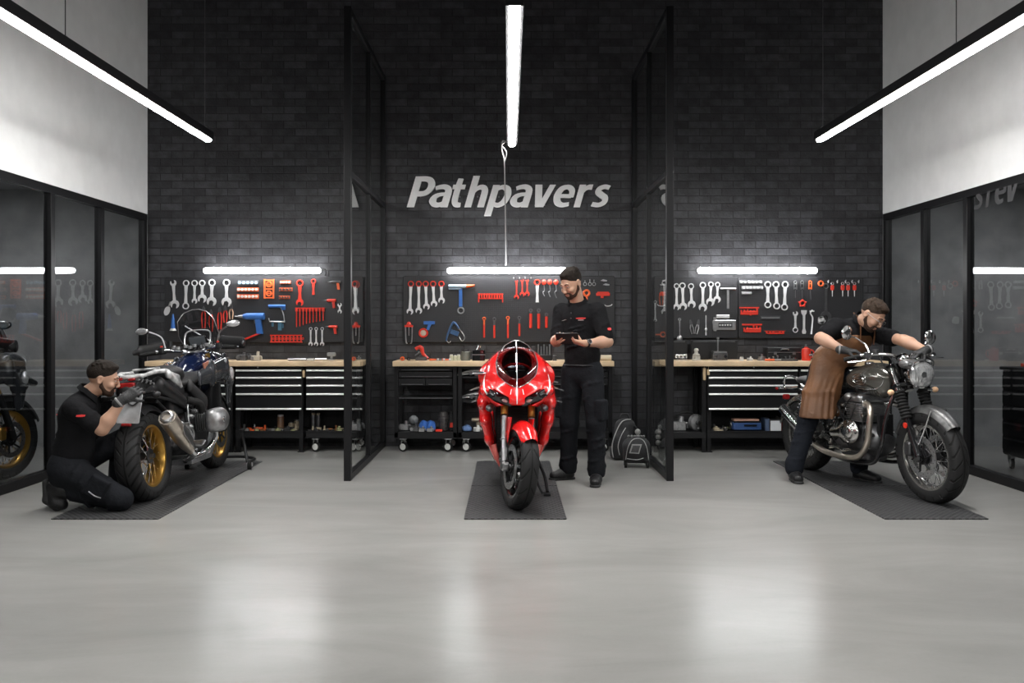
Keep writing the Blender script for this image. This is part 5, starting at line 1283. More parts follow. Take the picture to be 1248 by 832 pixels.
def wheel(root, name, c, Rt, w, rr, rim_m, tyre_m, style='wire', M=None, disc_r=0.15, disc_y=(0.07,), spoke_m=None, hub_m=None, rot=None):
    """rim is the part; tyre, spokes, hub and discs hang from it. axis = local y"""
    rw = w * 0.36
    rim = MB(); rim.lathe([(rr + 0.004, -rw - 0.004), (rr + 0.006, -rw + 0.004), (rr - 0.006, -rw + 0.012), (rr - 0.018, -rw * 0.5), (rr - 0.02, 0), (rr - 0.018, rw * 0.5), (rr - 0.006, rw - 0.012), (rr + 0.006, rw - 0.004), (rr + 0.004, rw + 0.004),
               (rr - 0.012, rw + 0.002), (rr - 0.026, rw * 0.55), (rr - 0.03, 0), (rr - 0.026, -rw * 0.55), (rr - 0.012, -rw - 0.002)], (0, 0, 0), (0, 1, 0), 56, loop=True)
    r = rim.build(name, rim_m, root, angle=50)
    if M is None:
        r.location = c
    else:
        r.matrix_local = M
    H = Rt - rr; ty = MB()
    prof = [(rr + 0.002, -rw), (rr + H * 0.18, -w * 0.47), (rr + H * 0.42, -w * 0.5), (rr + H * 0.62, -w * 0.475)]
    for a in (-60, -45, -30, -15, 0, 15, 30, 45, 60):
        prof.append((Rt - w * 0.33 * (1 - math.cos(R(a))) * 1.15, w * 0.5 * math.sin(R(a)) / math.sin(R(66))))
    prof += [(p[0], -p[1]) for p in prof[:4][::-1]] + [(rr - 0.004, rw * 0.8), (rr - 0.004, -rw * 0.8)]
    ty.lathe(prof, (0, 0, 0), (0, 1, 0), 96, loop=True); ty.build('tyre', tyre_m, r, angle=60)
    hub = MB(); hub.lathe([(0.0001, -0.075), (0.02, -0.075), (0.026, -0.05), (0.055, -0.048), (0.055, -0.038), (0.032, -0.03), (0.03, 0), (0.032, 0.03), (0.055, 0.038), (0.055, 0.048), (0.026, 0.05), (0.02, 0.075), (0.0001, 0.075)], (0, 0, 0), (0, 1, 0), 28)
    hub.build('hub', hub_m or M_DSTEEL, r)
    s = MB()
    if style == 'wire':
        n = 36
        for k in range(n):
            a = 2 * math.pi * k / n; sg = 1 if k % 2 else -1; tw = 0.5 if (k // 2) % 2 else -0.5
            y0 = sg * 0.042; y1 = sg * rw * 0.45
            s.cyl((0.05 * math.cos(a + tw), y0, 0.05 * math.sin(a + tw)), ((rr - 0.02) * math.cos(a), y1, (rr - 0.02) * math.sin(a)), 0.0028, n=5)
            s.cyl(((rr - 0.045) * math.cos(a), y1, (rr - 0.045) * math.sin(a)), ((rr - 0.018) * math.cos(a), y1, (rr - 0.018) * math.sin(a)), 0.0045, n=5)
        s.build('wire_spokes', spoke_m or M_CHROME, r)
    else:
        for k in range(5):
            a = 2 * math.pi * k / 5
            for da in (-0.22, 0.22):
                p0 = Vector((0.04 * math.cos(a), 0, 0.04 * math.sin(a))); p1 = Vector((0.11 * math.cos(a + da * 0.5), 0, 0.11 * math.sin(a + da * 0.5))); p2 = Vector(((rr - 0.015) * math.cos(a + da), 0, (rr - 0.015) * math.sin(a + da)))
                s.tube([p0, p1, p2], [0.022, 0.015, 0.013], n=8, flat=0.8)
        s.build('cast_spokes', spoke_m or rim_m, r)
    for dy in disc_y:
        d = MB(); d.lathe([(disc_r * 0.72, -0.003), (disc_r, -0.003), (disc_r, 0.003), (disc_r * 0.72, 0.003)], (0, dy, 0), (0, 1, 0), 48, loop=True)
        d.build('brake_disc', M_STEEL, r)
        d = MB()
        for k in range(30):
            a = R(12 * k); q = disc_r * (0.80 if k % 2 else 0.92); d.cyl((q * math.cos(a), dy - 0.0036, q * math.sin(a)), (q * math.cos(a), dy + 0.0036, q * math.sin(a)), 0.0042, n=6)
        for k in range(6):
            a = R(60 * k); d.cyl((0.045 * math.cos(a), dy, 0.045 * math.sin(a)), (disc_r * 0.76 * math.cos(a + 0.3), dy, disc_r * 0.76 * math.sin(a + 0.3)), 0.008, n=6)
        d.lathe([(0.035, -0.004), (0.055, -0.004), (0.055, 0.004), (0.035, 0.004)], (0, dy, 0), (0, 1, 0), 24, loop=True)
        d.build('disc_carrier', M_BLKM, r)
    return r
def fender(c, r, w, a0, a1, drop=0.03, T=None, th=0.004, n=26, taper=0.0):
    """curved shell over a wheel, angles in degrees from straight ahead, upwards"""
    m = MB(T); rings = []
    for i in range(n + 1):
        t = i / n; a = R(a0 + (a1 - a0) * t); tp = 1 - taper * (abs(2 * t - 1) ** 3)
        out = []; inn = []
        for j in range(11):
            s = -1 + 2 * j / 10; y = s * w / 2 * tp; q = r - drop * s * s - (0.02 if abs(s) == 1 else 0)
            out.append(Vector((c[0] + q * math.cos(a), c[1] + y, c[2] + q * math.sin(a))))
            q -= th; inn.append(Vector((c[0] + q * math.cos(a), c[1] + y * 0.97, c[2] + q * math.sin(a))))
        rings.append(out + inn[::-1])
    return m.loft(rings)
def steer(head, rake, ang):
    """turn about the raked steering axis through head"""
    ax = Vector((-math.sin(R(rake)), 0, math.cos(R(rake))))
    return Matrix.Translation(head) @ Matrix.Rotation(R(ang), 4, ax) @ Matrix.Translation(-Vector(head))
def bvh_of(o):
    me = o.data
    return BVHTree.FromPolygons([v.co.copy() for v in me.vertices], [tuple(p.vertices) for p in me.polygons])
def drape(bv, pts, d, lift=0.002):
    out = []
    for p in pts:
        h = bv.ray_cast(Vector(p) - Vector(d) * 1.0, Vector(d))
        out.append(h[0] - Vector(d) * lift if h[0] is not None else Vector(p))
    return out
def mirror_pair(m):
    """adds a copy of everything so far mirrored in y"""
    b = len(m.v); m.v += [(x, -y, z) for x, y, z in m.v]
    m.f += [tuple(i + b for i in f[::-1]) for f in m.f[:]]; m.mi += m.mi[:]
    return m
M_BARE = mat('bare_engine_alloy', (0.34, 0.34, 0.345), 0.36, 0.85, var=0.25, vscale=22, bump=0.08, bscale=90)
M_TITAN = mat('warm_brushed_titanium', (0.55, 0.49, 0.42), 0.28, 0.9, var=0.15, vscale=18)
M_LENS = mat('headlight_lens', (0.8, 0.82, 0.84), 0.08, 0.6, var=0.25, vscale=60)
M_AMB = mat('amber_lens', (0.8, 0.3, 0.05), 0.2)
M_TAIL = mat('red_tail_lens', (0.25, 0.012, 0.012), 0.15)
M_SEATM = mat('black_seat_vinyl', (0.02, 0.02, 0.021), 0.5, bump=0.15, bscale=220)
M_MIRG = mat('mirror_glass', (0.62, 0.62, 0.63), 0.25, 0.75)
# ================================================================== adventure motorcycle
def adventure_bike(loc, rz, lean, label, detail=True):
    t = empty('adventure_motorcycle', loc, (0, 0, 0), label, 'motorcycle')
    t.rotation_mode = 'QUATERNION'
    t.rotation_quaternion = (Matrix.Rotation(rz, 4, 'Z') @ Matrix.Rotation(-R(lean), 4, 'X')).to_quaternion()
    TR = tread_mat('adventure_tyre', 26, 2.6, 0.17, 0.335) if 'adventure_tyre' not in MATS else MATS['adventure_tyre']
    WB = 1.42
    wheel(t, 'rear_wheel', (0, 0, 0.335), 0.335, 0.175, 0.228, M_GOLD, TR, disc_y=(0.085,), disc_r=0.13, hub_m=M_DSTEEL)
    TF = tread_mat('adventure_front_tyre', 26, 2.6, 0.12, 0.34) if 'adventure_front_tyre' not in MATS else MATS['adventure_front_tyre']
    wheel(t, 'front_wheel', (WB, 0, 0.34), 0.34, 0.125, 0.242, M_GOLD, TF, disc_y=(-0.075, 0.075), disc_r=0.155)
    # engine: crankcase, boxer cylinders and their covers
    q = SDF(0.009); q.box((0.76, 0, 0.42), (0.44, 0.26, 0.34), None, 0.02, 0.04).cap((0.56, 0, 0.40), (0.40, 0, 0.40), 0.12, 0.09, 0.05).ell((0.98, 0, 0.42), (0.08, 0.12, 0.13), None, 0.03)
    q.build('engine_case', M_DSTEEL, t)
    for s in (-1, 1):
        x0 = 0.78 + 0.02 * s
        m = MB()
        for k in range(6): m.rbox((x0, s * (0.15 + 0.018 * k), 0.50), (0.20, 0.007, 0.17), 0.04, axis=1)
        m.cyl((x0, s * 0.1, 0.5), (x0, s * 0.26, 0.5), 0.07)
        cy = m.build('cylinder', M_DSTEEL, t)
        q = SDF(0.006); q.box((x0, s * 0.285, 0.50), (0.25, 0.11, 0.20), None, 0.02, 0.05).ell((x0, s * 0.325, 0.50), (0.125, 0.06, 0.10), None, 0.02)
        q.build('cylinder_cover', M_BARE, cy)
        m = MB(); m.rbox((x0 - 0.01, s * 0.372, 0.505), (0.13, 0.012, 0.05), 0.02, axis=1)
        for a in (45, 135, 225, 315): m.cyl((x0 + 0.08 * math.cos(R(a)), s * 0.34, 0.5 + 0.065 * math.sin(R(a))), (x0 + 0.08 * math.cos(R(a)), s * 0.362, 0.5 + 0.065 * math.sin(R(a))), 0.009, n=8)
        m.cyl((x0 - 0.04, s * 0.33, 0.57), (x0 - 0.04, s * 0.345, 0.57), 0.02); m.build('cover_trim', M_CHROME, cy)
        m = MB(); m.tube([(x0 - 0.06, s * 0.2, 0.58), (x0 - 0.12, s * 0.2, 0.66), (x0 - 0.2, s * 0.13, 0.70)], 0.03, n=12); m.build('intake', M_RUB, t)
        m = MB(); m.tube([(x0 + 0.06, s * 0.25, 0.42), (x0 + 0.12, s * 0.22, 0.33), (x0 + 0.02, s * 0.16, 0.24), (0.5, s * 0.10, 0.21)], 0.022, n=12); m.build('exhaust_header', M_CHROME, t)
    m = MB(); m.prism([(-0.30, 0.0), (0.12, -0.01), (0.30, 0.13), (0.34, 0.26), (0.30, 0.26), (0.24, 0.15), (0.1, 0.04), (-0.30, 0.05)], (0.85, 0, 0.17), (1, 0, 0), (0, 0, 1), 0.28); m.build('skid_plate', M_ALU, t, bevel=0.006)
    # muffler on the right side, rising to the tail
    a, b = Vector((-0.15, -0.26, 0.625)), Vector((0.30, -0.235, 0.31)); d = (b - a).normalized(); u, w, _ = frame_of(d)
    m = MB(); rings = []
    for tt, rx, ry in ((0.0, 0.068, 0.058), (0.03, 0.075, 0.062), (0.6, 0.068, 0.056), (0.78, 0.055, 0.048), (1.0, 0.030, 0.030)):
        rings.append([a + (b - a) * tt + u * rx * math.cos(R(30 * k + 15)) * 0.9 + w * ry * math.sin(R(30 * k + 15)) * 1.1 for k in range(12)])
    m.loft(rings); mf = m.build('muffler', M_TITAN, t, angle=50)
    m = MB(); m.lathe([(0.032, 0.03), (0.044, 0.02), (0.052, -0.004), (0.046, -0.022), (0.034, -0.026), (0.030, 0.0)], a, d, 24, loop=True); m.build('end_cap', M_STEEL, mf)
    m = MB(); m.disc(a + d * 0.012, d, 0.034, 0.004); m.build('outlet', M_BLKM, mf)
    m = MB(); m.prism([(-0.12, -0.045), (0.14, -0.04), (0.12, 0.035), (-0.12, 0.045)], a + d * 0.30 - Vector((0, 0.062, 0.0)), d, (0, 0, 1), 0.006); m.build('heat_shield', M_STEEL, mf, bevel=0.002)
    m = MB(); m.tube([b, b + d * 0.06, (0.42, -0.17, 0.24), (0.52, -0.1, 0.22)], [0.03, 0.028, 0.026, 0.026], n=12); m.build('link_pipe', M_CHROME, t)
    m = MB(); m.cyl((0.12, -0.22, 0.50), (0.17, -0.14, 0.62), 0.014); m.cyl((0.12, -0.24, 0.49), (0.12, -0.19, 0.50), 0.024); m.build('muffler_hanger', M_BLKM, t)
    # frame and subframe
    m = MB()
    for s in (-1, 1):
        m.tube([(-0.22, s * 0.09, 0.80), (0.1, s * 0.12, 0.76), (0.42, s * 0.13, 0.68), (0.62, s * 0.13, 0.60)], 0.014, n=8)
        m.tube([(0.02, s * 0.12, 0.74), (0.30, s * 0.13, 0.56), (0.50, s * 0.13, 0.40)], 0.013, n=8)
        m.tube([(0.62, s * 0.13, 0.62), (0.9, s * 0.11, 0.78), (1.15, s * 0.05, 0.92)], 0.018, n=8)
        m.tube([(0.52, s * 0.13, 0.6), (0.50, s * 0.14, 0.42), (0.56, s * 0.12, 0.26)], 0.016, n=8)
        m.tube([(0.95, s * 0.1, 0.72), (1.02, s * 0.12, 0.5), (0.98, s * 0.10, 0.30)], 0.014, n=8)
    m.build('frame', M_BLKM, t)
    m = MB(); m.tube([(0, 0.14, 0.335), (0.25, 0.13, 0.37), (0.45, 0.05, 0.40)], [0.055, 0.04, 0.05], n=12); m.cyl((0, 0.07, 0.335), (0, 0.17, 0.335), 0.07, n=20); m.build('swingarm', M_BLKM, t)
    m = MB(); m.cyl((0.30, -0.02, 0.40), (0.42, -0.01, 0.68), 0.02)
    for k in range(9): m.torus((0.315 + 0.012 * k, -0.02, 0.44 + 0.026 * k), (0.35, 0, 1), 0.032, 0.006, n=18, k=6)
    m.build('shock_absorber', M_CHROME, t)
    # foot pegs, levers and loose fittings behind the cylinder
    m = MB()
    for s in (-1, 1):
        m.cyl((0.50, s * 0.14, 0.35), (0.50, s * 0.25, 0.35), 0.015); m.box((0.50, s * 0.22, 0.362), (0.045, 0.08, 0.012)); m.tube([(0.5, s * 0.15, 0.36), (0.40, s * 0.17, 0.48), (0.3, s * 0.18, 0.54)], 0.012); m.cyl((0.24, s * 0.16, 0.53), (0.24, s * 0.26, 0.53), 0.013)
        m.tube([(0.52, s * 0.18, 0.33), (0.64, s * 0.19, 0.31), (0.70, s * 0.2, 0.34)], 0.009)
    m.build('foot_peg', M_STEEL, t)
    m = MB()
    for (x, y, z, r) in ((0.44, -0.15, 0.50, 0.022), (0.40, -0.16, 0.44, 0.018), (0.52, -0.155, 0.48, 0.02), (0.46, -0.16, 0.38, 0.022), (0.36, -0.16, 0.36, 0.018), (0.56, -0.15, 0.56, 0.02), (0.63, -0.15, 0.60, 0.018), (0.60, -0.14, 0.28, 0.024)):
        g_ = MB(); g_.cyl((x, y + 0.03, z), (x, y - 0.02, z), r, n=12); g_.cyl((x, y - 0.02, z), (x, y - 0.03, z), r * 0.5, n=6); g_.build('fitting', M_ALU, t)
    m.tube([(0.42, -0.16, 0.52), (0.5, -0.18, 0.40), (0.46, -0.17, 0.28)], 0.008); m.tube([(0.55, -0.14, 0.66), (0.5, -0.16, 0.52), (0.58, -0.16, 0.42), (0.54, -0.15, 0.30)], 0.007)
    m.build('pipe', M_ALU, t)
    q = SDF(0.01); q.box((0.52, 0, 0.68), (0.40, 0.22, 0.18), None, 0.02, 0.04).build('airbox', M_PLAST, t)
    # seats
    q = SDF(0.008); q.ell((0.78, 0, 0.86), (0.22, 0.16, 0.065), Euler((0, R(-8), 0)).to_matrix(), 0.03).ell((0.95, 0, 0.91), (0.12, 0.12, 0.07), None, 0.04)
    q.build('rider_seat', M_SEATM, t)
    q = SDF(0.008); q.ell((0.50, 0, 0.935), (0.13, 0.145, 0.065), Euler((0, R(6), 0)).to_matrix(), 0.03).ell((0.56, 0, 0.90), (0.08, 0.125, 0.06), None, 0.03)
    q.build('pillion_seat', M_SEATM, t)
    # tail: pale grey luggage bridge, fender, lights, plate
    q = SDF(0.007)
    q.chain([(-0.30, 0.10, 0.94), (-0.12, 0.13, 0.965), (0.05, 0.13, 0.96), (0.20, 0.16, 0.90), (0.26, 0.16, 0.82)], [0.014, 0.017, 0.017, 0.021, 0.014], 0.012)
    q.chain([(-0.30, -0.10, 0.94), (-0.12, -0.13, 0.965), (0.05, -0.13, 0.96), (0.20, -0.16, 0.90), (0.26, -0.16, 0.82)], [0.014, 0.017, 0.017, 0.021, 0.014], 0.012)
    q.cap((-0.30, 0.10, 0.94), (-0.30, -0.10, 0.94), 0.014).box((-0.14, 0, 0.95), (0.24, 0.20, 0.014), None, 0.02, 0.01).cap((0.02, 0.1, 0.985), (0.02, -0.1, 0.985), 0.011)
    q.cap((0.06, -0.15, 0.93), (0.22, -0.165, 0.84), 0.024, 0.014, 0.012, ((0, 0, 1), 1.6)).cap((0.06, 0.15, 0.93), (0.22, 0.165, 0.84), 0.024, 0.014, 0.012, ((0, 0, 1), 1.6))
    q.build('luggage_rack', mat('mottled_pale_grey', (0.40, 0.40, 0.40), 0.4, 0.3, var=0.65, vscale=16), t).location.x = 0.14
    q = SDF(0.008); q.cap((-0.26, 0, 0.84), (0.40, 0, 0.78), 0.075, 0.10, 0.03, ((0, 1, 0), 1.3)).cap((-0.28, 0, 0.82), (-0.20, 0, 0.62), 0.04, 0.03, 0.03, ((0, 1, 0), 1.6)).cap((-0.02, -0.11, 0.86), (0.34, -0.13, 0.70), 0.05, 0.04, 0.02, ((0, 0, 1), 1.3)).cap((-0.02, 0.11, 0.86), (0.34, 0.13, 0.70), 0.05, 0.04, 0.02, ((0, 0, 1), 1.3))
    q.build('tail_body', M_PLAST, t).location.x = 0.12
    f = fender((0, 0, 0.335), 0.40, 0.17, 55, 112, 0.04); f.build('rear_fender', M_PLAST, t)
    m = MB(); m.rbox((-0.19, 0, 0.885), (0.03, 0.13, 0.04), 0.015, axis=0); m.build('tail_light', M_TAIL, t)
    m = MB(); m.rbox((-0.18, 0.05, 0.935), (0.04, 0.04, 0.022), 0.01); m.rbox((-0.18, -0.04, 0.925), (0.03, 0.05, 0.018), 0.01); m.build('tail_reflector', M_TAIL, t)
    m = MB(); m.rbox((0, 0, 0), (0.008, 0.17, 0.22), 0.012, axis=0); pl = m.build('number_plate', mat('plate_backing', (0.42, 0.43, 0.44), 0.35, 0.3, var=0.25, vscale=14), t, bevel=0.001); pl.location = (-0.235, -0.03, 0.72); pl.rotation_euler = (R(6), R(14), 0)
    m = MB(); m.tube([(-0.010, -0.07, 0.06), (-0.012, -0.03, 0.02), (-0.012, 0.02, 0.05), (-0.012, 0.05, 0.09)], 0.010, n=6, flat=0.6)
    m.tube([(-0.012, -0.08, 0.11), (-0.012, 0.0, 0.10), (-0.012, 0.06, 0.11)], 0.008, n=6); m.build('plate_cable', M_PLAST, pl)
    m = MB(); m.rbox((-0.015, 0, -0.122), (0.024, 0.07, 0.022), 0.01, axis=1); m.build('lower_reflector', M_TAIL, pl)
    for s in (-1, 1):
        m = MB(); m.cyl((-0.13, s * 0.06, 0.80), (-0.13, s * 0.17, 0.80), 0.012); m.ell((-0.14, s * 0.19, 0.80), (0.03, 0.035, 0.024)); m.build('turn_signal', M_PLAST, t)
    # tank and shrouds
    M_NAVY = mat('dark_navy_paint', (0.004, 0.008, 0.030), 0.18, coat=0.7)
    q = SDF(0.008); q.ell((1.08, 0, 0.95), (0.24, 0.14, 0.13), Euler((0, R(-8), 0)).to_matrix(), 0.04).ell((1.26, 0, 0.99), (0.13, 0.16, 0.11), None, 0.05).cap((0.9, 0, 0.90), (1.2, 0, 0.84), 0.11, 0.14, 0.04)
    q.build('fuel_tank', M_NAVY, t)
    m = MB(); m.ell((1.02, 0, 1.085), (0.05, 0.05, 0.012)); m.build('filler_cap', M_STEEL, t)
    M_GRPH = mat('graphite_paint', (0.045, 0.048, 0.055), 0.22, 0.3, coat=0.6)
    for s in (-1, 1):
        q = SDF(0.007)
        q.chain([(0.80, s * 0.16, 0.86), (1.02, s * 0.185, 0.89), (1.28, s * 0.215, 0.93), (1.48, s * 0.17, 0.92)], [0.020, 0.030, 0.032, 0.024], 0.03, ((0, 0, 1), 3.4))
        q.chain([(1.28, s * 0.22, 0.90), (1.40, s * 0.20, 0.78), (1.42, s * 0.17, 0.60)], [0.028, 0.028, 0.016], 0.03, ((1, 0, 0.2), 3.0))
        q.build('side_shroud', M_GRPH, t)
        m = MB(); m.tube([(0.98, s * 0.232, 0.97), (1.2, s * 0.262, 1.01), (1.44, s * 0.21, 1.0)], 0.008, n=8, flat=0.5); m.build('shroud_trim', M_CHROME, t)
        q = SDF(0.008); q.cap((0.66, s * 0.13, 0.80), (0.86, s * 0.15, 0.66), 0.03, 0.04, 0.02, ((0, 0, 1), 2.2)); q.build('side_panel', M_SEATM, t)
        m = MB(); m.prism([(-0.07, 0.02), (0.06, 0.04), (0.05, -0.03), (-0.04, -0.045)], (0.93, s * 0.178, 0.96), (1, 0, 0), (0, 0, 1), 0.012); m.build('tank_patch', mat('copper_patch', (0.42, 0.17, 0.11), 0.4), t, bevel=0.003)
        m = MB(); m.rbox((1.17, s * 0.13, 0.66), (0.04, 0.14, 0.26), 0.01); m.build('radiator', M_BLKM, t)
    # beak, headlight, front fender
    q = SDF(0.008); q.ell((1.50, 0, 0.98), (0.12, 0.15, 0.10), None, 0.03).cap((1.52, 0, 0.88), (1.78, 0, 0.80), 0.07, 0.03, 0.04, ((0, 1, 0), 1.3)); q.build('front_beak', M_GRPH, t)
    m = MB(); m.ell((1.59, 0, 0.99), (0.04, 0.11, 0.065)); m.build('headlight', M_LENS, t)
    for s in (-1, 1):
        m = MB(); m.ell((1.45, s * 0.215, 0.86), (0.035, 0.02, 0.06)); m.build('side_lamp', M_LENS, t)
    fender((WB, 0, 0.34), 0.39, 0.15, 20, 120, 0.04).build('front_fender', M_PLAST, t)
    m = MB()
    for s in (-1, 1):
        m.cyl((WB, s * 0.105, 0.34), (1.28, s * 0.105, 0.74), 0.03, 0.028, n=16)
    f = m.build('fork_leg', M_BLKM, t); m = MB()
    for s in (-1, 1): m.cyl((1.28, s * 0.105, 0.74), (1.17, s * 0.105, 1.06), 0.024, n=16)
    m.build('fork_tube', M_GOLD, f)
    for s in (-1, 1):
        m = MB(); m.rbox((WB - 0.11, s * 0.085, 0.40), (0.07, 0.05, 0.11), 0.02, axis=1); m.build('brake_caliper', M_GOLD, t)
    # windscreen
    def screen(zz): return np.interp(zz, [0, .1, .4, .75, .93, 1], [.13, .155, .185, .165, .11, .03])
    rings = []
    for i in range(17):
        v = i / 16; hw = screen(v); row = []
        for j in range(13):
            y = hw * (-1 + 2 * j / 12); row.append(Vector((1.47 - 0.20 * v - 2.6 * y * y, y, 1.07 + 0.40 * v)))
        rings.append(row)
    m = MB(); m.loft(rings, cap=False, closed=False); ws = m.build('windscreen', M_SCREEN, t, solid=0.004)
    m = MB(); m.tube([r[0] for r in rings] + [rings[-1][k] for k in range(1, 12)] + [r[-1] for r in rings[::-1]], 0.0035, n=6, k=1); m.build('screen_edge', M_STEEL, ws)
    for s in (-1, 1):
        m = MB(); m.tube([(1.30, s * 0.08, 1.05), (1.36, s * 0.09, 1.2), (1.29, s * 0.09, 1.34)], 0.007); m.build('screen_bracket', M_PLAST, ws)
    m = MB(); m.tube([(1.36, -0.145, 1.12), (1.33, -0.05, 1.2), (1.30, 0.12, 1.33)], 0.006); m.build('deflector', M_STEEL, ws)
    # cockpit
    m = MB(); m.rbox((1.24, -0.01, 1.18), (0.02, 0.17, 0.11), 0.012, rot=(0, R(-25), 0), axis=0); ds = m.build('instrument_display', M_BLKG, t)
    m = MB(); m.rbox((1.228, -0.01, 1.18), (0.006, 0.145, 0.085), 0.008, rot=(0, R(-25), 0), axis=0); m.build('display_glass', mat('display_grey', (0.10, 0.11, 0.12), 0.1), ds)
    m = MB(); m.tube([(1.18, -0.12, 1.12), (1.22, -0.13, 1.2), (1.26, -0.1, 1.27), (1.24, 0.08, 1.27), (1.2, 0.10, 1.15)], 0.007); m.build('display_frame', M_STEEL, ds)
    m = MB(); m.tube([(1.02, 0.41, 1.10), (1.08, 0.24, 1.12), (1.16, 0.10, 1.10), (1.17, 0, 1.085), (1.16, -0.10, 1.10), (1.08, -0.24, 1.12), (1.02, -0.41, 1.10)], 0.014, n=12); bar = m.build('handlebar', M_CHROME, t)
    for s in (-1, 1):
        m = MB(); m.cyl((1.055, s * 0.30, 1.112), (1.015, s * 0.42, 1.098), 0.019); m.build('grip', M_RUB, bar)
        m = MB(); m.tube([(1.09, s * 0.26, 1.12), (1.13, s * 0.33, 1.11), (1.09, s * 0.42, 1.10)], 0.006); m.build('lever', M_STEEL, bar)
        m = MB(); m.rbox((1.07, s * 0.255, 1.125), (0.05, 0.05, 0.05), 0.012); m.cyl((1.13, s * 0.2, 1.15), (1.13, s * 0.2, 1.20), 0.02); m.build('switch_box', M_PLAST, bar)
        m = MB(); m.rbox((1.065, s * 0.25, 1.158), (0.02, 0.02, 0.014), 0.005); m.build('kill_switch', M_RED, bar)
        q = SDF(0.007); q.cap((1.15, s * 0.26, 1.15), (1.10, s * 0.46, 1.13), 0.025, 0.02, 0.02, ((0, 0, 1), 2.6)).cap((1.10, s * 0.46, 1.13), (1.02, s * 0.48, 1.12), 0.018, 0.012, 0.02, ((0, 0, 1), 1.8)); q.build('hand_guard', M_PLAST, bar)
        m = MB(); m.tube([(1.10, s * 0.23, 1.14), (1.10, s * 0.26, 1.24), (1.08, s * 0.34, 1.29), (1.06, s * 0.37, 1.30)], 0.007); mr = m.build('mirror_stem', M_STEEL, bar)
        M_ = Euler((0, 0, R(s * -8))).to_matrix()
        m = MB(); m.ell((1.055, s * 0.405, 1.305), (0.020, 0.066, 0.036), M_); m.build('mirror_shell', M_PLAST, t)
        m = MB(); m.ell((1.042, s * 0.405, 1.305), (0.009, 0.058, 0.029), M_); m.build('mirror_glass', M_MIRG, t)
    m = MB(); r_ = random.Random(3)
    for k in range(10):
        y = -0.2 + 0.04 * k; m.tube([(1.16, y, 1.10), (1.22 + r_.uniform(-.03, .03), y * 0.8, 1.14 + r_.uniform(-.02, .03)), (1.28, y * 0.5, 1.02), (1.20, y * 0.4, 0.92)], 0.005 + 0.002 * (k % 2), n=6)
    m.build('cable', M_RUB, t)
    m = MB()
    for k in range(8): m.rbox((1.12 + 0.03 * (k % 3), -0.17 + 0.05 * k, 1.13 + 0.012 * (k % 2)), (0.03, 0.035, 0.03), 0.008)
    m.build('bar_clamp', M_ALU, t)
    m = MB(); m.tube([(0.56, 0.12, 0.28), (0.60, 0.2, 0.14), (0.60, 0.26, 0.045)], 0.012); m.box((0.60, 0.265, 0.035), (0.06, 0.05, 0.012)); m.build('side_stand', M_BLKM, t)
    return t
A_LOC = (-2.72, 6.19, 0.0)
bike_a = adventure_bike(A_LOC, R(90), 5, 'dark adventure motorcycle with gold spoked wheels and tall windscreen beside the kneeling man')
# paddock stand under its front wheel
t = empty('paddock_stand', (-2.66, 7.56, 0), label='black front wheel stand with small rollers under the adventure motorcycle', cat='stand')
m = MB()
for s in (-1, 1):
    m.tube([(s * 0.18, 0.05, 0.34), (s * 0.21, 0.05, 0.2), (s * 0.26, -0.02, 0.06)], 0.014, n=10); m.tube([(s * 0.26, -0.02, 0.06), (s * 0.24, 0.25, 0.05), (s * 0.12, 0.42, 0.04)], 0.014, n=10)
m.tube([(-0.12, 0.42, 0.04), (0, 0.45, 0.04), (0.12, 0.42, 0.04)], 0.014); m.build('tube_frame', M_BLK, t)
for s in (-1, 1):
    m = MB(); m.lathe([(0.015, -0.016), (0.046, -0.016), (0.046, 0.016), (0.015, 0.016)], (s * 0.285, -0.04, 0.046), (1, 0.2, 0), 22, loop=True); w_ = m.build('roller', M_RUB, t)
    m = MB(); m.cyl((s * 0.26, -0.04, 0.046), (s * 0.31, -0.04, 0.046), 0.018); m.build('roller_hub', M_STEEL, w_)
    m = MB(); m.box((s * 0.178, 0.05, 0.34), (0.03, 0.05, 0.03)); m.build('cradle', M_BLK, t)
# ================================================================== red sport motorcycle
B_LOC = (0.06, 7.35, 0.0)
t = empty('sport_motorcycle', B_LOC, (0, 0, R(-90)), 'red faired sport motorcycle facing the viewer on the middle mats', 'motorcycle')
M_RPAINT = mat('gloss_red_paint', (0.78, 0.012, 0.012), 0.22, coat=0.8)
TB = tread_mat('sport_tyre', 14, 1.7, 0.13, 0.30, 0.005, 0.05)
TBr = tread_mat('sport_rear_tyre', 14, 1.7, 0.19, 0.31, 0.005, 0.05)
WBB = 1.44; HEAD = Vector((1.13, 0, 0.86)); ST = steer(HEAD, 24, 17)
wheel(t, 'rear_wheel', (0, 0, 0.31), 0.31, 0.19, 0.215, M_BLKG, TBr, 'cast', disc_y=(0.09,), disc_r=0.12)
wheel(t, 'front_wheel', None, 0.30, 0.125, 0.215, M_BLKG, TB, 'cast', M=ST @ Matrix.Translation((WBB, 0, 0.30)), disc_y=(-0.07, 0.07), disc_r=0.16)
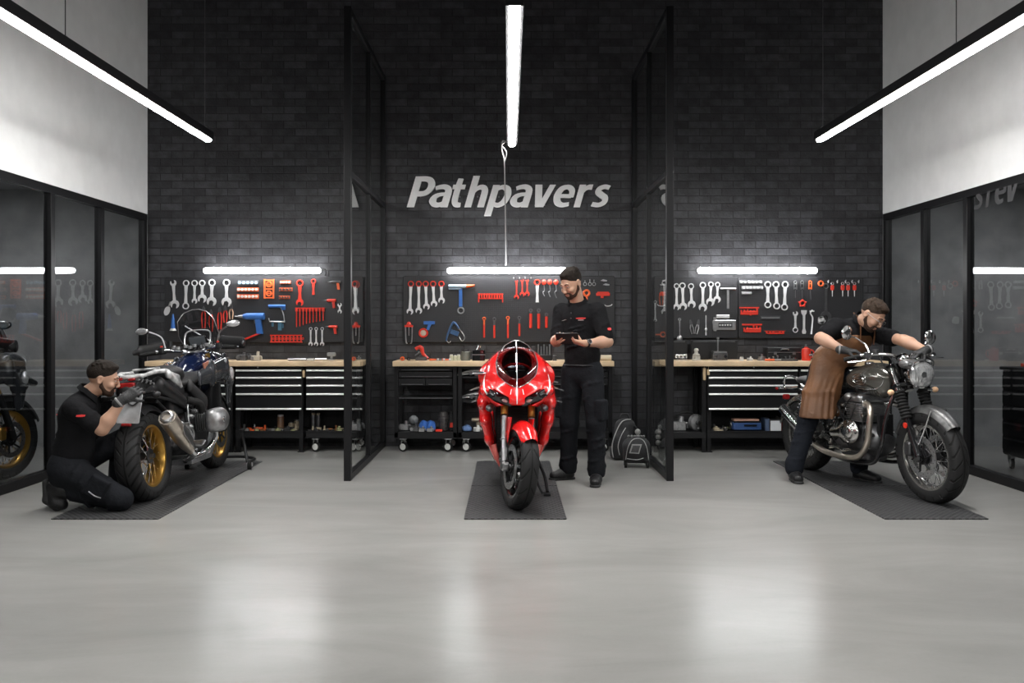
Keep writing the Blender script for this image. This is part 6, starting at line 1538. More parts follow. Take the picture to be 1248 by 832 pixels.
# fairing: one red shell with headlight slots, side intakes and the open mouth around the front wheel
q = SDF(0.006)
q.ell((1.03, 0, 0.90), (0.36, 0.265, 0.26), None, 0.05)
q.ell((1.20, 0, 0.82), (0.26, 0.235, 0.13), Euler((0, R(10), 0)).to_matrix(), 0.05)
for s in (-1, 1):
    q.cap((1.02, s * 0.20, 0.93), (0.80, s * 0.20, 0.94), 0.095, 0.08, 0.05)
    q.chain([(1.16, s * 0.23, 0.84), (1.12, s * 0.25, 0.74), (1.05, s * 0.235, 0.60), (1.02, s * 0.205, 0.45), (1.0, s * 0.155, 0.30)], [0.055, 0.046, 0.046, 0.038, 0.02], 0.03, ((1, 0, 0), 3.6))
    q.cap((1.18, s * 0.262, 0.775), (1.06, s * 0.285, 0.70), 0.02, 0.012, 0.02, ((1, 0, 0), 2.5))
q.cap((1.42, 0, 0.76), (1.26, 0, 0.85), 0.035, 0.08, 0.05)
# mouth
q.box((1.30, 0, 0.50), (0.62, 0.32, 0.44), None, 0.02, 0.06, 's')
q.box((1.30, 0, 0.30), (0.62, 0.24, 0.44), None, 0.02, 0.04, 's')
q.ell((1.35, 0, 0.70), (0.3, 0.13, 0.045), None, 0.03, 's')
for s in (-1, 1):
    Mh = (Matrix.Rotation(s * R(25), 3, 'X') @ Matrix.Rotation(s * R(-35), 3, 'Z'))
    q.box((1.385, s * 0.122, 0.79), (0.17, 0.205, 0.072), Mh, 0.01, 0.02, 's')
    q.ell((1.36, s * 0.20, 0.715), (0.12, 0.035, 0.032), Matrix.Rotation(s * R(-25), 3, 'X'), 0.01, 's')
q0 = SDF(0.01); q0.p = [p for p in q.p if p[-1] == 'u']; V_, F_ = q0.mesh(); bv0 = BVHTree.FromPolygons([Vector(v) for v in V_.tolist()], F_.tolist())
q.ell((1.20, 0, 1.015), (0.22, 0.118, 0.13), None, 0.02, 's')
q.box((0.62, 0, 0.9), (0.3, 0.9, 0.8), None, 0.01, 0.02, 's')
fair = q.build('fairing', M_RPAINT, t)
bv = bvh_of(fair)
# headlights
for s in (-1, 1):
    Mh = (Matrix.Rotation(s * R(25), 3, 'X') @ Matrix.Rotation(s * R(-35), 3, 'Z'))
    m = MB(); m.rbox((1.315, s * 0.122, 0.79), (0.11, 0.195, 0.064), 0.018, rot=Mh, axis=0); h = m.build('headlight', M_BLKG, t)
    m = MB(); m.ell((1.370, s * 0.088, 0.773), (0.012, 0.028, 0.013), Mh); m.ell((1.345, s * 0.145, 0.797), (0.012, 0.022, 0.011), Mh); m.build('lens', M_LENS, h)
    m = MB(); m.ell((1.32, s * 0.20, 0.715), (0.06, 0.03, 0.026)); m.build('intake_mesh', M_DSTEEL, t)
    # pale pinstripes
    pts = [(0, s * 0.235, 0.955), (0, s * 0.245, 0.90), (0, s * 0.235, 0.85), (0, s * 0.21, 0.81), (0, s * 0.185, 0.79)]
    P = drape(bv, [(1.0 + 0, y, z) for _, y, z in spline(pts, 4)], (-1, 0, 0), 0.001) if False else [bv.ray_cast(Vector((2.2, y, z)), Vector((-1, 0, 0)))[0] for _, y, z in spline(pts, 4)]
    P = [p for p in P if p is not None]
    if len(P) > 3:
        m = MB(); m.tube(P, [0.002, 0.008, 0.006, 0.002], n=6, k=1, flat=0.6); m.build('pinstripe', mat('white_stripe', (0.85, 0.82, 0.8), 0.3), fair)
    # winglets
    for (z, x, L_) in ((0.855, 1.10, 0.10), (0.765, 1.12, 0.085)):
        m = MB(); m.prism([(-0.08, 0), (0.06, 0), (0.03, L_), (-0.07, L_)], (x, s * 0.262, z), (1, 0, 0), (0, s, -0.32), 0.007); m.build('winglet', mat('carbon_grey', (0.06, 0.062, 0.066), 0.25, coat=0.4), t, bevel=0.002)
P = [bv.ray_cast(Vector((2.2, 0, z)), Vector((-1, 0, 0)))[0] for z in np.linspace(0.755, 0.90, 12)]
P = [p for p in P if p is not None]
m = MB(); m.tube(P, 0.0035, n=6, k=1, flat=0.8); m.build('nose_stripe', MATS['white_stripe'], fair)
for s, h_ in ((-1, 0.02), (1, 0.03)):
    P = [bv.ray_cast(Vector((2.2, s * (0.04 + 0.002 * k), 0.86 - 0.003 * k * 3)), Vector((-1, 0, 0)))[0] for k in range(5)]
    P = [p for p in P if p is not None]
    if len(P) > 2:
        m = MB(); m.tube(P, 0.003, n=5, k=1); m.build('nose_mark', MATS['white_stripe'], fair)
# windscreen
def scr(v, y):
    z = 0.875 + 0.33 * v; x = 1.40 - 0.38 * v - 3.4 * y * y; h = bv0.ray_cast(Vector((2.2, y, z)), Vector((-1, 0, 0)))[0]
    x2 = (h.x if h is not None else 0.0) + 0.006; k = 0.06
    return Vector((max(x, x2) + max(k - abs(x - x2), 0) ** 2 / (4 * k), y, z))
rings = []
for i in range(19):
    v = i / 18; hw = float(np.interp(v, [0, .08, .25, .5, .72, .9, 1], [.018, .075, .142, .158, .14, .085, .02])); row = []
    for j in range(15):
        y = hw * (-1 + 2 * j / 14); row.append(scr(v, y))
    rings.append(row)
m = MB(); m.loft(rings, cap=False, closed=False); ws = m.build('windscreen', M_TSCREEN, t, solid=0.004)
m = MB(); m.tube([r[0] for r in rings] + [rings[-1][k] for k in range(1, 14)] + [r[-1] for r in rings[::-1]], 0.0024, n=6, k=1); m.build('screen_edge', M_STEEL, ws)
m = MB(); m.tube([Vector((p[7].x + 0.003, p[7].y, p[7].z)) for p in rings], 0.0018, n=6, k=1); m.build('screen_rib', MATS['white_stripe'], ws)
# what shows through the screen
m = MB(); m.rbox((1.17, 0, 0.985), (0.04, 0.15, 0.075), 0.02, rot=(0, R(-25), 0), axis=0); m.ell((1.08, 0, 0.98), (0.10, 0.125, 0.13)); d_ = m.build('instrument_display', M_BLKG, t)
m = MB(); m.tube([(1.16, -0.12, 0.97), (1.21, -0.07, 1.02), (1.225, 0, 1.035), (1.21, 0.07, 1.02), (1.16, 0.12, 0.97)], 0.014, n=10, flat=0.6); m.build('inner_cowl', M_RPAINT, t)  # solid red arc modelled for the reflection under the screen
m = MB(); m.prism([(-0.1, 0.04), (0, -0.06), (0.1, 0.04), (0.06, 0.06), (-0.06, 0.06)], (1.27, 0, 0.93), (0, 1, 0), (0, 0, 1), 0.02); m.build('dash_panel', M_PLAST, t, bevel=0.004)
# radiator and dark inner body
m = MB(); m.rbox((1.02, 0, 0.52), (0.05, 0.32, 0.36), 0.02, axis=0)
for k in range(16): m.box((1.048, 0, 0.36 + 0.022 * k), (0.006, 0.29, 0.006))
m.build('radiator', M_BLKM, t)
q = SDF(0.01); q.box((0.72, 0, 0.48), (0.5, 0.30, 0.44), None, 0.02, 0.05).cap((0.85, 0, 0.30), (0.5, 0, 0.26), 0.1, 0.08, 0.03); q.build('engine_block', M_DSTEEL, t)
# tank, seat, tail
q = SDF(0.009); q.ell((0.76, 0, 0.93), (0.26, 0.19, 0.12), None, 0.04).cap((0.58, 0, 0.86), (0.9, 0, 0.86), 0.10, 0.13, 0.03); q.build('fuel_tank', M_RPAINT, t)
q = SDF(0.009); q.ell((0.32, 0, 0.83), (0.24, 0.14, 0.04), None, 0.03); q.build('seat', M_SEATM, t)
q = SDF(0.009); q.cap((0.35, 0, 0.78), (-0.15, 0, 0.94), 0.09, 0.035, 0.03, ((0, 1, 0), 1.5)).box((0.4, 0, 0.7), (0.5, 0.26, 0.12), None, 0.03, 0.03); q.build('tail_fairing', M_RPAINT, t)
m = MB(); m.rbox((-0.2, 0, 0.93), (0.02, 0.12, 0.03), 0.008, axis=0); m.build('tail_light', M_TAIL, t)
m = MB(); m.tube([(0, 0.12, 0.31), (0.2, 0.13, 0.36), (0.45, 0.10, 0.40)], [0.03, 0.04, 0.05], n=12); m.cyl((0, -0.12, 0.31), (0, 0.14, 0.31), 0.028); m.tube([(0, -0.12, 0.31), (0.2, -0.13, 0.36), (0.45, -0.10, 0.40)], [0.03, 0.04, 0.05], n=12); m.build('swingarm', M_ALU, t)
m = MB(); m.tube([(0.62, -0.1, 0.2), (0.4, -0.15, 0.22), (0.12, -0.2, 0.34)], [0.03, 0.05, 0.06], n=14); m.build('muffler', M_TITAN, t)
for s in (-1, 1):
    q = SDF(0.008); q.chain([(0.85, s * 0.19, 0.55), (0.62, s * 0.17, 0.34), (0.5, s * 0.12, 0.24)], [0.02, 0.02, 0.015], 0.03, ((0, 0, 1), 5)); q.build('belly_panel', M_RPAINT, t)
    # pointed lower lip of each side fairing
    m = MB(); m.tube([(1.14, s * 0.175, 0.42), (1.16, s * 0.15, 0.33), (1.15, s * 0.115, 0.24)], [0.022, 0.018, 0.008], n=8, flat=0.5); m.build('fairing_lip', mat('satin_pink_red', (0.6, 0.12, 0.10), 0.35, 0.3), t)
# steered front end
m = MB(ST)
for s in (-1, 1): m.cyl((1.255, s * 0.105, 0.65), (1.13, s * 0.105, 0.96), 0.027, n=20)
fk = m.build('fork_tube', M_GOLD, t)
m = MB(ST)
for s in (-1, 1):
    m.cyl((1.26, s * 0.105, 0.64), (1.33, s * 0.105, 0.47), 0.026, 0.024, n=18); m.cyl((1.33, s * 0.105, 0.47), (1.40, s * 0.105, 0.33), 0.022, 0.024, n=18); m.rbox((1.415, s * 0.105, 0.30), (0.09, 0.05, 0.07), 0.02, axis=1); m.torus((1.325, s * 0.105, 0.48), (-0.4, 0, 1), 0.024, 0.006)
m.cyl((WBB, -0.13, 0.30), (WBB, 0.13, 0.30), 0.014); m.build('fork_bottom', M_STEEL, t)
for s in (-1, 1):
    m = MB(ST); m.rbox((WBB - 0.115, s * 0.09, 0.36), (0.075, 0.055, 0.12), 0.02, axis=1); c_ = m.build('brake_caliper', M_DSTEEL, t)
    m = MB(ST)
    for z in (0.33, 0.37): m.cyl((WBB - 0.115, s * 0.118, z), (WBB - 0.115, s * 0.124, z), 0.014, n=12)
    m.build('caliper_piston', M_STEEL, c_)
f = fender((WBB, 0, 0.30), 0.338, 0.15, 46, 128, 0.05, ST, taper=0.25); f.build('front_fender', M_RPAINT, t)
for s in (-1, 1):
    m = MB(ST); m.prism([(-0.06, 0.14), (0.05, 0.15), (0.03, 0.0), (-0.02, -0.13), (-0.07, -0.13)], (1.335, s * 0.085, 0.50), (1, 0, 0), (0, 0, 1), 0.008); m.cyl((1.32, s * 0.085, 0.53), (1.32, s * 0.096, 0.53), 0.012); m.build('fender_stay', M_RPAINT, t, bevel=0.003)
m = MB(ST)
for s in (-1, 1): m.tube([(1.13, s * 0.13, 0.95), (1.06, s * 0.24, 0.93), (1.02, s * 0.32, 0.92)], 0.014, n=10)
b_ = m.build('clip_on_bar', M_BLKM, t); m = MB(ST)
for s in (-1, 1): m.tube([(1.10, s * 0.20, 0.94), (1.12, s * 0.27, 0.93), (1.08, s * 0.34, 0.92)], 0.006)
m.build('lever', M_STEEL, b_)
m = MB(); m.tube([(0.66, 0.14, 0.30), (0.85, 0.22, 0.14), (0.98, 0.24, 0.03)], 0.013); m.box((1.0, 0.235, 0.018), (0.10, 0.05, 0.014)); m.tube([(0.7, 0.14, 0.30), (0.98, 0.16, 0.12), (1.05, 0.2, 0.03)], 0.009); m.build('side_stand', M_BLKM, t)

# ================================================================== grey classic motorcycle
C_LOC = (2.74, 7.51, 0.0)
t = empty('classic_motorcycle', C_LOC, (0, 0, math.atan2(-0.96, 0.28)), 'grey tanked classic motorcycle with round headlight, straddled by the man in the apron', 'motorcycle')
M_TANK = mat('graphite_tank_paint', (0.10, 0.096, 0.085), 0.2, 0.5, coat=0.7)
M_CHR2 = mat('dull_chrome', (0.58, 0.57, 0.55), 0.22, 1.0, rvar=0.08, vscale=25)
TC = tread_mat('classic_tyre', 22, 2.0, 0.12, 0.34, 0.005, 0.07); TCr = tread_mat('classic_rear_tyre', 22, 2.0, 0.15, 0.325, 0.005, 0.07)
WBC = 1.45; HC = Vector((1.2, 0, 0.9)); SC = steer(HC, 26, -6)
wheel(t, 'rear_wheel', (0, 0, 0.325), 0.325, 0.145, 0.225, M_CHR2, TCr, disc_y=(-0.08,), disc_r=0.12)
wheel(t, 'front_wheel', None, 0.345, 0.125, 0.245, M_CHR2, TC, M=SC @ Matrix.Translation((WBC, 0, 0.345)), disc_y=(-0.075, 0.075), disc_r=0.155)
q = SDF(0.007); q.ell((0.84, 0, 0.885), (0.275, 0.145, 0.115), Euler((0, R(-5), 0)).to_matrix(), 0.03).ell((0.93, 0, 0.90), (0.20, 0.155, 0.115), None, 0.04).cap((0.58, 0, 0.84), (1.0, 0, 0.84), 0.07, 0.11, 0.03)
q.box((0.84, 0, 0.70), (0.8, 0.06, 0.20), None, 0.01, 0.02, 's')
tank = q.build('fuel_tank', M_TANK, t); bv = bvh_of(tank)
def side_curve(bv, pts, s, lift=0.002):
    out = []
    for x, z in pts:
        h = bv.ray_cast(Vector((x, s * 1.0, z)), Vector((0, -s, 0)))
        if h[0] is not None: out.append(h[0] + Vector((0, s * lift, 0)))
    return out
for s in (-1, 1):
    P = side_curve(bv, [(0.86 + 0.085 * math.cos(R(a)), 0.885 + 0.042 * math.sin(R(a))) for a in range(0, 360, 20)], s)
    m = MB(); m.tube(P, 0.0045, n=6, k=1, loop=True); m.build('tank_badge', M_CHROME, tank)
    P = side_curve(bv, [(0.86 + 0.06 * math.cos(R(a)), 0.885 + 0.022 * math.sin(R(a))) for a in range(0, 360, 24)], s)
    m = MB(); m.tube(P, 0.004, n=6, k=1, loop=True); m.tube(side_curve(bv, [(0.80, 0.885), (0.84, 0.89), (0.88, 0.885), (0.92, 0.888)], s), 0.006, n=6, k=1); m.build('badge_lettering', M_CHROME, tank)
    P = side_curve(bv, [(0.62, 0.80), (0.66, 0.845), (0.74, 0.82), (0.85, 0.805), (1.0, 0.815), (1.06, 0.85), (1.08, 0.90), (1.04, 0.94)], s)
    m = MB(); m.tube(P, 0.003, n=6, k=3); m.build('pinstripe', M_CHROME, tank)
m = MB(); m.lathe([(0.0001, 0.012), (0.035, 0.01), (0.038, 0), (0.038, -0.03)], (0.80, 0, 1.012), (0, 0, 1), 24); m.build('filler_cap', M_CHROME, t)
# frame
m = MB()
for s in (-1, 1):
    m.tube([(1.18, s * 0.03, 0.92), (1.10, s * 0.09, 0.62), (1.06, s * 0.12, 0.34), (0.96, s * 0.13, 0.22), (0.55, s * 0.13, 0.22), (0.42, s * 0.12, 0.38), (0.40, s * 0.11, 0.70)], 0.016, n=10)
    m.tube([(1.14, s * 0.04, 0.84), (0.7, s * 0.09, 0.74), (0.35, s * 0.11, 0.72), (-0.12, s * 0.10, 0.74)], 0.015, n=10)
    m.tube([(0.05, s * 0.12, 0.72), (0.35, s * 0.12, 0.5), (0.42, s * 0.12, 0.38)], 0.012, n=8)
m.tube([(0.7, 0, 0.78), (1.16, 0, 0.92)], 0.02, k=1); m.cyl((1.155, 0, 1.0), (1.24, 0, 0.82), 0.034); m.build('frame', M_BLKG, t)
# engine: crankcase, finned cylinders, head, round covers
q = SDF(0.007); q.box((0.72, 0, 0.41), (0.42, 0.25, 0.24), None, 0.02, 0.06).cap((0.55, 0, 0.42), (0.9, 0, 0.38), 0.13, 0.12, 0.03, ((0, 1, 0), 1.15)).box((0.74, 0, 0.27), (0.34, 0.2, 0.1), None, 0.02, 0.03); q.build('crankcase', M_DSTEEL, t)
m = MB()
for k in range(9): m.rbox((0.80 - 0.004 * k, 0, 0.545 + 0.017 * k), (0.20, 0.30, 0.006), 0.03)
m.rbox((0.785, 0, 0.61), (0.16, 0.26, 0.15), 0.03); m.build('finned_cylinder', M_BARE, t)
q = SDF(0.007); q.box((0.765, 0, 0.72), (0.22, 0.29, 0.055), None, 0.02, 0.02).cap((0.70, -0.12, 0.735), (0.70, 0.12, 0.735), 0.03, 0.03, 0.02).cap((0.84, -0.12, 0.735), (0.84, 0.12, 0.735), 0.03, 0.03, 0.02); q.build('cylinder_head', M_BARE, t)
for s in (-1, 1):
    q = SDF(0.006); q.ell((0.76, s * 0.165, 0.45), (0.115, 0.035, 0.10), None, 0.01).cap((0.76, s * 0.15, 0.45), (0.56, s * 0.15, 0.42), 0.06, 0.045, 0.03).ell((0.77, s * 0.20, 0.455), (0.07, 0.018, 0.06), None, 0.012)
    c_ = q.build('engine_cover', M_CHR2, t)
    m = MB()
    for a in range(0, 360, 45): m.cyl((0.76 + 0.10 * math.cos(R(a)), s * 0.17, 0.45 + 0.088 * math.sin(R(a))), (0.76 + 0.10 * math.cos(R(a)), s * 0.192, 0.45 + 0.088 * math.sin(R(a))), 0.007, n=6)
    m.cyl((0.77, s * 0.21, 0.455), (0.77, s * 0.222, 0.455), 0.03); m.build('cover_bolts', M_CHROME, c_)
    m = MB(); m.lathe([(0.0001, 0.0), (0.045, 0.0), (0.05, -0.02), (0.05, -0.05), (0.0001, -0.05)], (0.60, s * 0.165, 0.60), (0, s, 0), 24); m.lathe([(0.0001, 0.004), (0.02, 0.004), (0.02, 0)], (0.60, s * 0.165, 0.60), (0, s, 0), 16); m.build('throttle_body', M_CHR2, t)
    m = MB(); m.cyl((0.60, s * 0.12, 0.68), (0.60, s * 0.12, 0.58), 0.035); m.cyl((0.53, s * 0.1, 0.62), (0.45, s * 0.1, 0.62), 0.04); m.build('air_boot', M_RUB, t)
    # exhaust
    m = MB(); m.tube([(0.87, s * 0.10, 0.68), (0.94, s * 0.13, 0.685), (1.00, s * 0.16, 0.64), (1.005, s * 0.175, 0.52), (0.985, s * 0.18, 0.38), (0.90, s * 0.185, 0.27), (0.74, s * 0.19, 0.24), (0.5, s * 0.195, 0.25), (0.34, s * 0.20, 0.30)], 0.024, n=14); ex = m.build('exhaust_pipe', M_TITAN if s < 0 else M_CHR2, t)
    m = MB(); m.torus((0.90, s * 0.115, 0.688), (1, s * 0.4, 0), 0.027, 0.008); m.build('exhaust_clamp', M_CHROME, ex)
    a, b = Vector((0.36, s * 0.20, 0.29)), Vector((-0.06, s * 0.225, 0.57))
    m = MB(); m.lathe([(0.0001, 0), (0.026, 0), (0.042, 0.09), (0.047, 0.2), (0.050, 0.44), (0.046, 0.50), (0.04, 0.50), (0.036, 0.47), (0.0001, 0.47)], a, b - a, 28); mu = m.build('muffler', M_CHROME, t)
    m = MB(); m.tube([(0.28, s * 0.2, 0.36), (0.22, s * 0.14, 0.46)], 0.01, k=1); m.build('muffler_bracket', M_BLKM, mu)
    # shocks
    m = MB(); m.cyl((0.03, s * 0.135, 0.36), (0.12, s * 0.135, 0.70), 0.016); sh_ = m.build('rear_shock', M_CHROME, t); m = MB()
    for k in range(11): m.torus((0.045 + 0.0068 * k, s * 0.135, 0.42 + 0.0258 * k), (0.25, 0, 1), 0.028, 0.005, n=16, k=6)
    m.build('spring', M_BLKG, sh_)
    q = SDF(0.008); q.cap((0.40, s * 0.125, 0.66), (0.54, s * 0.125, 0.58), 0.03, 0.025, 0.02, ((0, 0, 1), 2.6)); q.build('side_panel', M_TANK, t)
    m = MB(); m.tube([(0, s * 0.11, 0.325), (0.2, s * 0.12, 0.35), (0.44, s * 0.11, 0.40)], [0.02, 0.022, 0.03], n=10); m.build('swingarm', M_BLKG, t)
    m = MB(); m.cyl((0.62, s * 0.14, 0.31), (0.62, s * 0.26, 0.31), 0.014); m.tube([(0.62, s * 0.17, 0.30), (0.74, s * 0.2, 0.29), (0.80, s * 0.21, 0.31)], 0.008); m.cyl((0.80, s * 0.19, 0.31), (0.80, s * 0.25, 0.31), 0.01); m.build('foot_peg', M_CHR2, t)
m = MB(); r_ = random.Random(9)
for k in range(12):
    y = r_.uniform(-0.15, -0.12); x = r_.uniform(0.46, 0.98); z = r_.uniform(0.5, 0.76); m.tube([(x, y, z), (x + r_.uniform(-.08, .08), y - 0.02, z - 0.08), (x + r_.uniform(-.1, .1), y, z - 0.18)], 0.005, n=6)
m.build('cable', M_RUB, t)
m = MB()
for (x, z, r) in ((0.47, 0.46, .02), (0.42, 0.4, .022), (0.50, 0.33, .02), (0.38, 0.36, .018), (0.96, 0.44, .02), (0.93, 0.34, .018), (0.66, 0.66, .018), (0.90, 0.60, .016), (0.53, 0.53, .016), (0.30, 0.33, .02)):
    g_ = MB(); g_.cyl((x, -0.10, z), (x, -0.155, z), r, n=12); g_.cyl((x, -0.155, z), (x, -0.165, z), r * 0.5, n=6); g_.build('fitting', M_CHR2, t)
m.rbox((0.48, -0.165, 0.37), (0.14, 0.03, 0.04), 0.015, rot=(0, R(20), 0), axis=1); m.build('gear_lever_cover', M_CHR2, t)
m = MB(); m.rbox((0.98, 0, 0.48), (0.03, 0.14, 0.26), 0.01); m.build('oil_cooler', M_BLKM, t)
m = MB(); m.tube([(0.0, 0.10, 0.39), (0.3, 0.10, 0.42), (0.56, 0.10, 0.44)], 0.009, n=6, k=1); m.tube([(0.0, 0.10, 0.27), (0.3, 0.10, 0.31), (0.56, 0.10, 0.36)], 0.009, n=6, k=1); m.torus((0, 0.10, 0.33), (0, 1, 0), 0.062, 0.008); m.build('drive_chain', M_DSTEEL, t)
q = SDF(0.008); q.ell((0.30, 0, 0.80), (0.32, 0.125, 0.042), None, 0.03).ell((0.05, 0, 0.82), (0.16, 0.12, 0.045), None, 0.03); q.build('seat', M_SEATM, t)
fender((0, 0, 0.325), 0.375, 0.16, 55, 168, 0.04).build('rear_fender', M_TANK, t)
m = MB(); m.rbox((-0.33, 0, 0.64), (0.04, 0.06, 0.05), 0.015, axis=0); m.build('tail_light', M_TAIL, t)
m = MB(); m.tube([(-0.20, 0.10, 0.74), (-0.27, 0.06, 0.82), (-0.28, 0, 0.84), (-0.27, -0.06, 0.82), (-0.20, -0.10, 0.74), (0.02, -0.12, 0.76)], 0.010, n=8); m.build('grab_rail', M_CHROME, t)
for s in (-1, 1):
    m = MB(); m.cyl((-0.22, s * 0.08, 0.73), (-0.22, s * 0.17, 0.73), 0.008); g_ = m.build('rear_turn_signal', M_CHROME, t); m = MB(); m.ell((-0.225, s * 0.175, 0.73), (0.018, 0.014, 0.016)); m.build('signal_lens', M_TAIL, g_)
# steered front end
FA, FB = Vector((WBC, 0, 0.345)), Vector((1.165, 0, 1.02)); fd = (FB - FA)
for s in (-1, 1):
    o_ = Vector((0, s * 0.10, 0))
    m = MB(SC); m.cyl(FA + o_, FA + fd * 0.42 + o_, 0.030, 0.026, n=18); m.rbox(FA + o_, (0.06, 0.05, 0.07), 0.02, axis=1); lg = m.build('fork_leg', M_BLKG, t)
    m = MB(SC)
    for k in range(9): m.torus(FA + fd * (0.42 + 0.034 * k) + o_, fd, 0.032, 0.010, n=20, k=8)
    m.cyl(FA + fd * 0.41 + o_, FA + fd * 0.71 + o_, 0.032); m.build('gaiter', M_RUB, lg)
    m = MB(SC); m.cyl(FA + fd * 0.71 + o_, FA + fd * 0.99 + o_, 0.0225, n=18); m.build('fork_tube', M_CHROME, lg)
    m = MB(SC); m.rbox(FA + Vector((-0.11, s * 0.09, 0.05)), (0.07, 0.06, 0.11), 0.02, axis=1); m.build('brake_caliper', M_DSTEEL, t)
    m = MB(SC); m.cyl(FA + fd * 0.34 + o_ + Vector((0.0, s * 0.03, 0)), FA + fd * 0.34 + o_ + Vector((0.0, s * 0.035, 0)), 0.022, n=16); m.build('reflector', M_RED if True else M_RED, lg)
m = MB(SC); m.prism([(-0.13, -0.04), (0.13, -0.04), (0.13, 0.04), (0.05, 0.06), (-0.05, 0.06), (-0.13, 0.04)], FA + fd * 0.76, (0, 1, 0), (1, 0, 0.4), 0.03); m.prism([(-0.13, -0.04), (0.13, -0.04), (0.13, 0.04), (-0.13, 0.04)], FA + fd * 0.98, (0, 1, 0), (1, 0, 0.4), 0.025); m.build('fork_yoke', M_BLKG, t, bevel=0.004)
f = fender((WBC, 0, 0.345), 0.385, 0.13, 42, 158, 0.035, SC, taper=0.15); ff = f.build('front_fender', mat('dark_mottled_chrome', (0.11, 0.11, 0.11), 0.38, 0.7, var=0.6, vscale=18), t)
m = MB(SC)
for s in (-1, 1): m.tube([(WBC - 0.02, s * 0.09, 0.42), (WBC + 0.07, s * 0.08, 0.60), (WBC + 0.10, s * 0.065, 0.70)], 0.006); m.tube([(WBC - 0.02, s * 0.09, 0.42), (WBC - 0.15, s * 0.08, 0.60), (WBC - 0.18, s * 0.065, 0.67)], 0.006)
m.build('fender_stay', M_CHROME, ff)
hc = Vector((1.36, 0, 0.955)); m = MB(SC); m.lathe([(0.0001, -0.10), (0.05, -0.095), (0.085, -0.06), (0.098, -0.01), (0.104, 0.012), (0.106, 0.03), (0.096, 0.036), (0.094, 0.026)], hc, (1, 0, -0.06), 40); hl = m.build('headlight', M_CHROME, t)
m = MB(SC); m.lathe([(0.0001, 0.052), (0.04, 0.049), (0.075, 0.038), (0.094, 0.027)], hc, (1, 0, -0.06), 40); m.build('headlight_lens', M_LENS, hl)
m = MB(SC); m.lathe([(0.0001, 0.058), (0.022, 0.055), (0.024, 0.045), (0.0001, 0.045)], hc, (1, 0, -0.06), 20)
for k in range(-3, 4): m.box(hc + Vector((0.044, 0.022 * k, 0)), (0.006, 0.003, 0.14 - 0.018 * abs(k)))
m.build('lens_ribs', M_STEEL, hl)
for s in (-1, 1):
    m = MB(SC); m.ell((1.26, s * 0.055, 1.06), (0.045, 0.045, 0.042)); g_ = m.build('gauge', M_CHROME, t); m = MB(SC); m.disc((1.235, s * 0.055, 1.092), (-0.5, 0, 1), 0.038, 0.006); m.build('gauge_face', M_BLKG, g_)
    m = MB(SC); m.cyl((1.27, s * 0.10, 0.82), (1.28, s * 0.17, 0.82), 0.008); g_ = m.build('front_turn_signal', M_CHROME, t); m = MB(SC); m.ell((1.28, s * 0.19, 0.82), (0.022, 0.026, 0.022)); m.build('signal_lens', mat('pale_amber_lens', (0.8, 0.5, 0.3), 0.2), g_)
m = MB(SC); m.tube([(1.02, 0.39, 1.07), (1.08, 0.26, 1.10), (1.17, 0.12, 1.10), (1.19, 0, 1.06), (1.17, -0.12, 1.10), (1.08, -0.26, 1.10), (1.02, -0.39, 1.07)], 0.012, n=12); bar = m.build('handlebar', M_CHROME, t)
for s in (-1, 1):
    m = MB(SC); m.cyl((1.06, s * 0.29, 1.093), (1.015, s * 0.40, 1.068), 0.018); m.build('grip', M_RUB, bar)
    m = MB(SC); m.tube([(1.11, s * 0.23, 1.095), (1.15, s * 0.28, 1.07), (1.12, s * 0.36, 1.055), (1.09, s * 0.42, 1.05)], [0.008, 0.006, 0.006, 0.009]); m.build('lever', M_CHROME, bar)
    m = MB(SC); m.rbox((1.09, s * 0.245, 1.10), (0.04, 0.05, 0.045), 0.01); m.cyl((1.13, s * 0.2, 1.11), (1.13, s * 0.2, 1.145), 0.022); m.build('switch_box', M_DSTEEL, bar)
    if s < 0: P = [(1.09, s * 0.23, 1.12), (1.05, s * 0.235, 1.18), (1.02, s * 0.29, 1.235), (1.01, s * 0.33, 1.25)]
    else: P = [(1.09, s * 0.24, 1.10), (1.06, s * 0.28, 1.15), (1.06, s * 0.30, 1.17), (1.06, s * 0.31, 1.18)]
    m = MB(SC); m.tube(P, 0.006); m.build('mirror_stem', M_CHROME, bar)
    c_ = Vector(P[-1]) + Vector((0, s * 0.03, 0.03)); Mm = (1, s * 0.25, 0) if s > 0 else (1, 0.3, 0)
    m = MB(SC); m.lathe([(0.0001, 0.028), (0.035, 0.022), (0.056, 0.004), (0.058, -0.006), (0.0001, -0.006)], c_, Mm, 28); m.build('mirror_shell', M_CHROME, t)
    m = MB(SC); m.lathe([(0.0001, -0.008), (0.054, -0.008), (0.054, -0.005)], c_, Mm, 28); m.build('mirror_glass', M_MIRG, t)
m = MB(SC)
for k, y in enumerate((-0.18, -0.1, -0.05, 0.06, 0.12, 0.2)):
    m.tube([(1.14, y, 1.09), (1.22 + 0.02 * (k % 2), y * 1.1, 1.02), (1.22, y * 0.7, 0.92), (1.12, y * 0.4, 0.84)], 0.006, n=6)
m.build('cable', M_RUB, t)
q = SDF(0.007); q.cap((1.30, -0.10, 1.03), (1.30, 0.10, 1.03), 0.035, 0.035, 0.02, ((1, 0, 0), 1.5)); q.build('headlight_cowl', mat('mottled_dark_metal', (0.22, 0.22, 0.22), 0.3, 0.7, var=0.6, vscale=30), t)
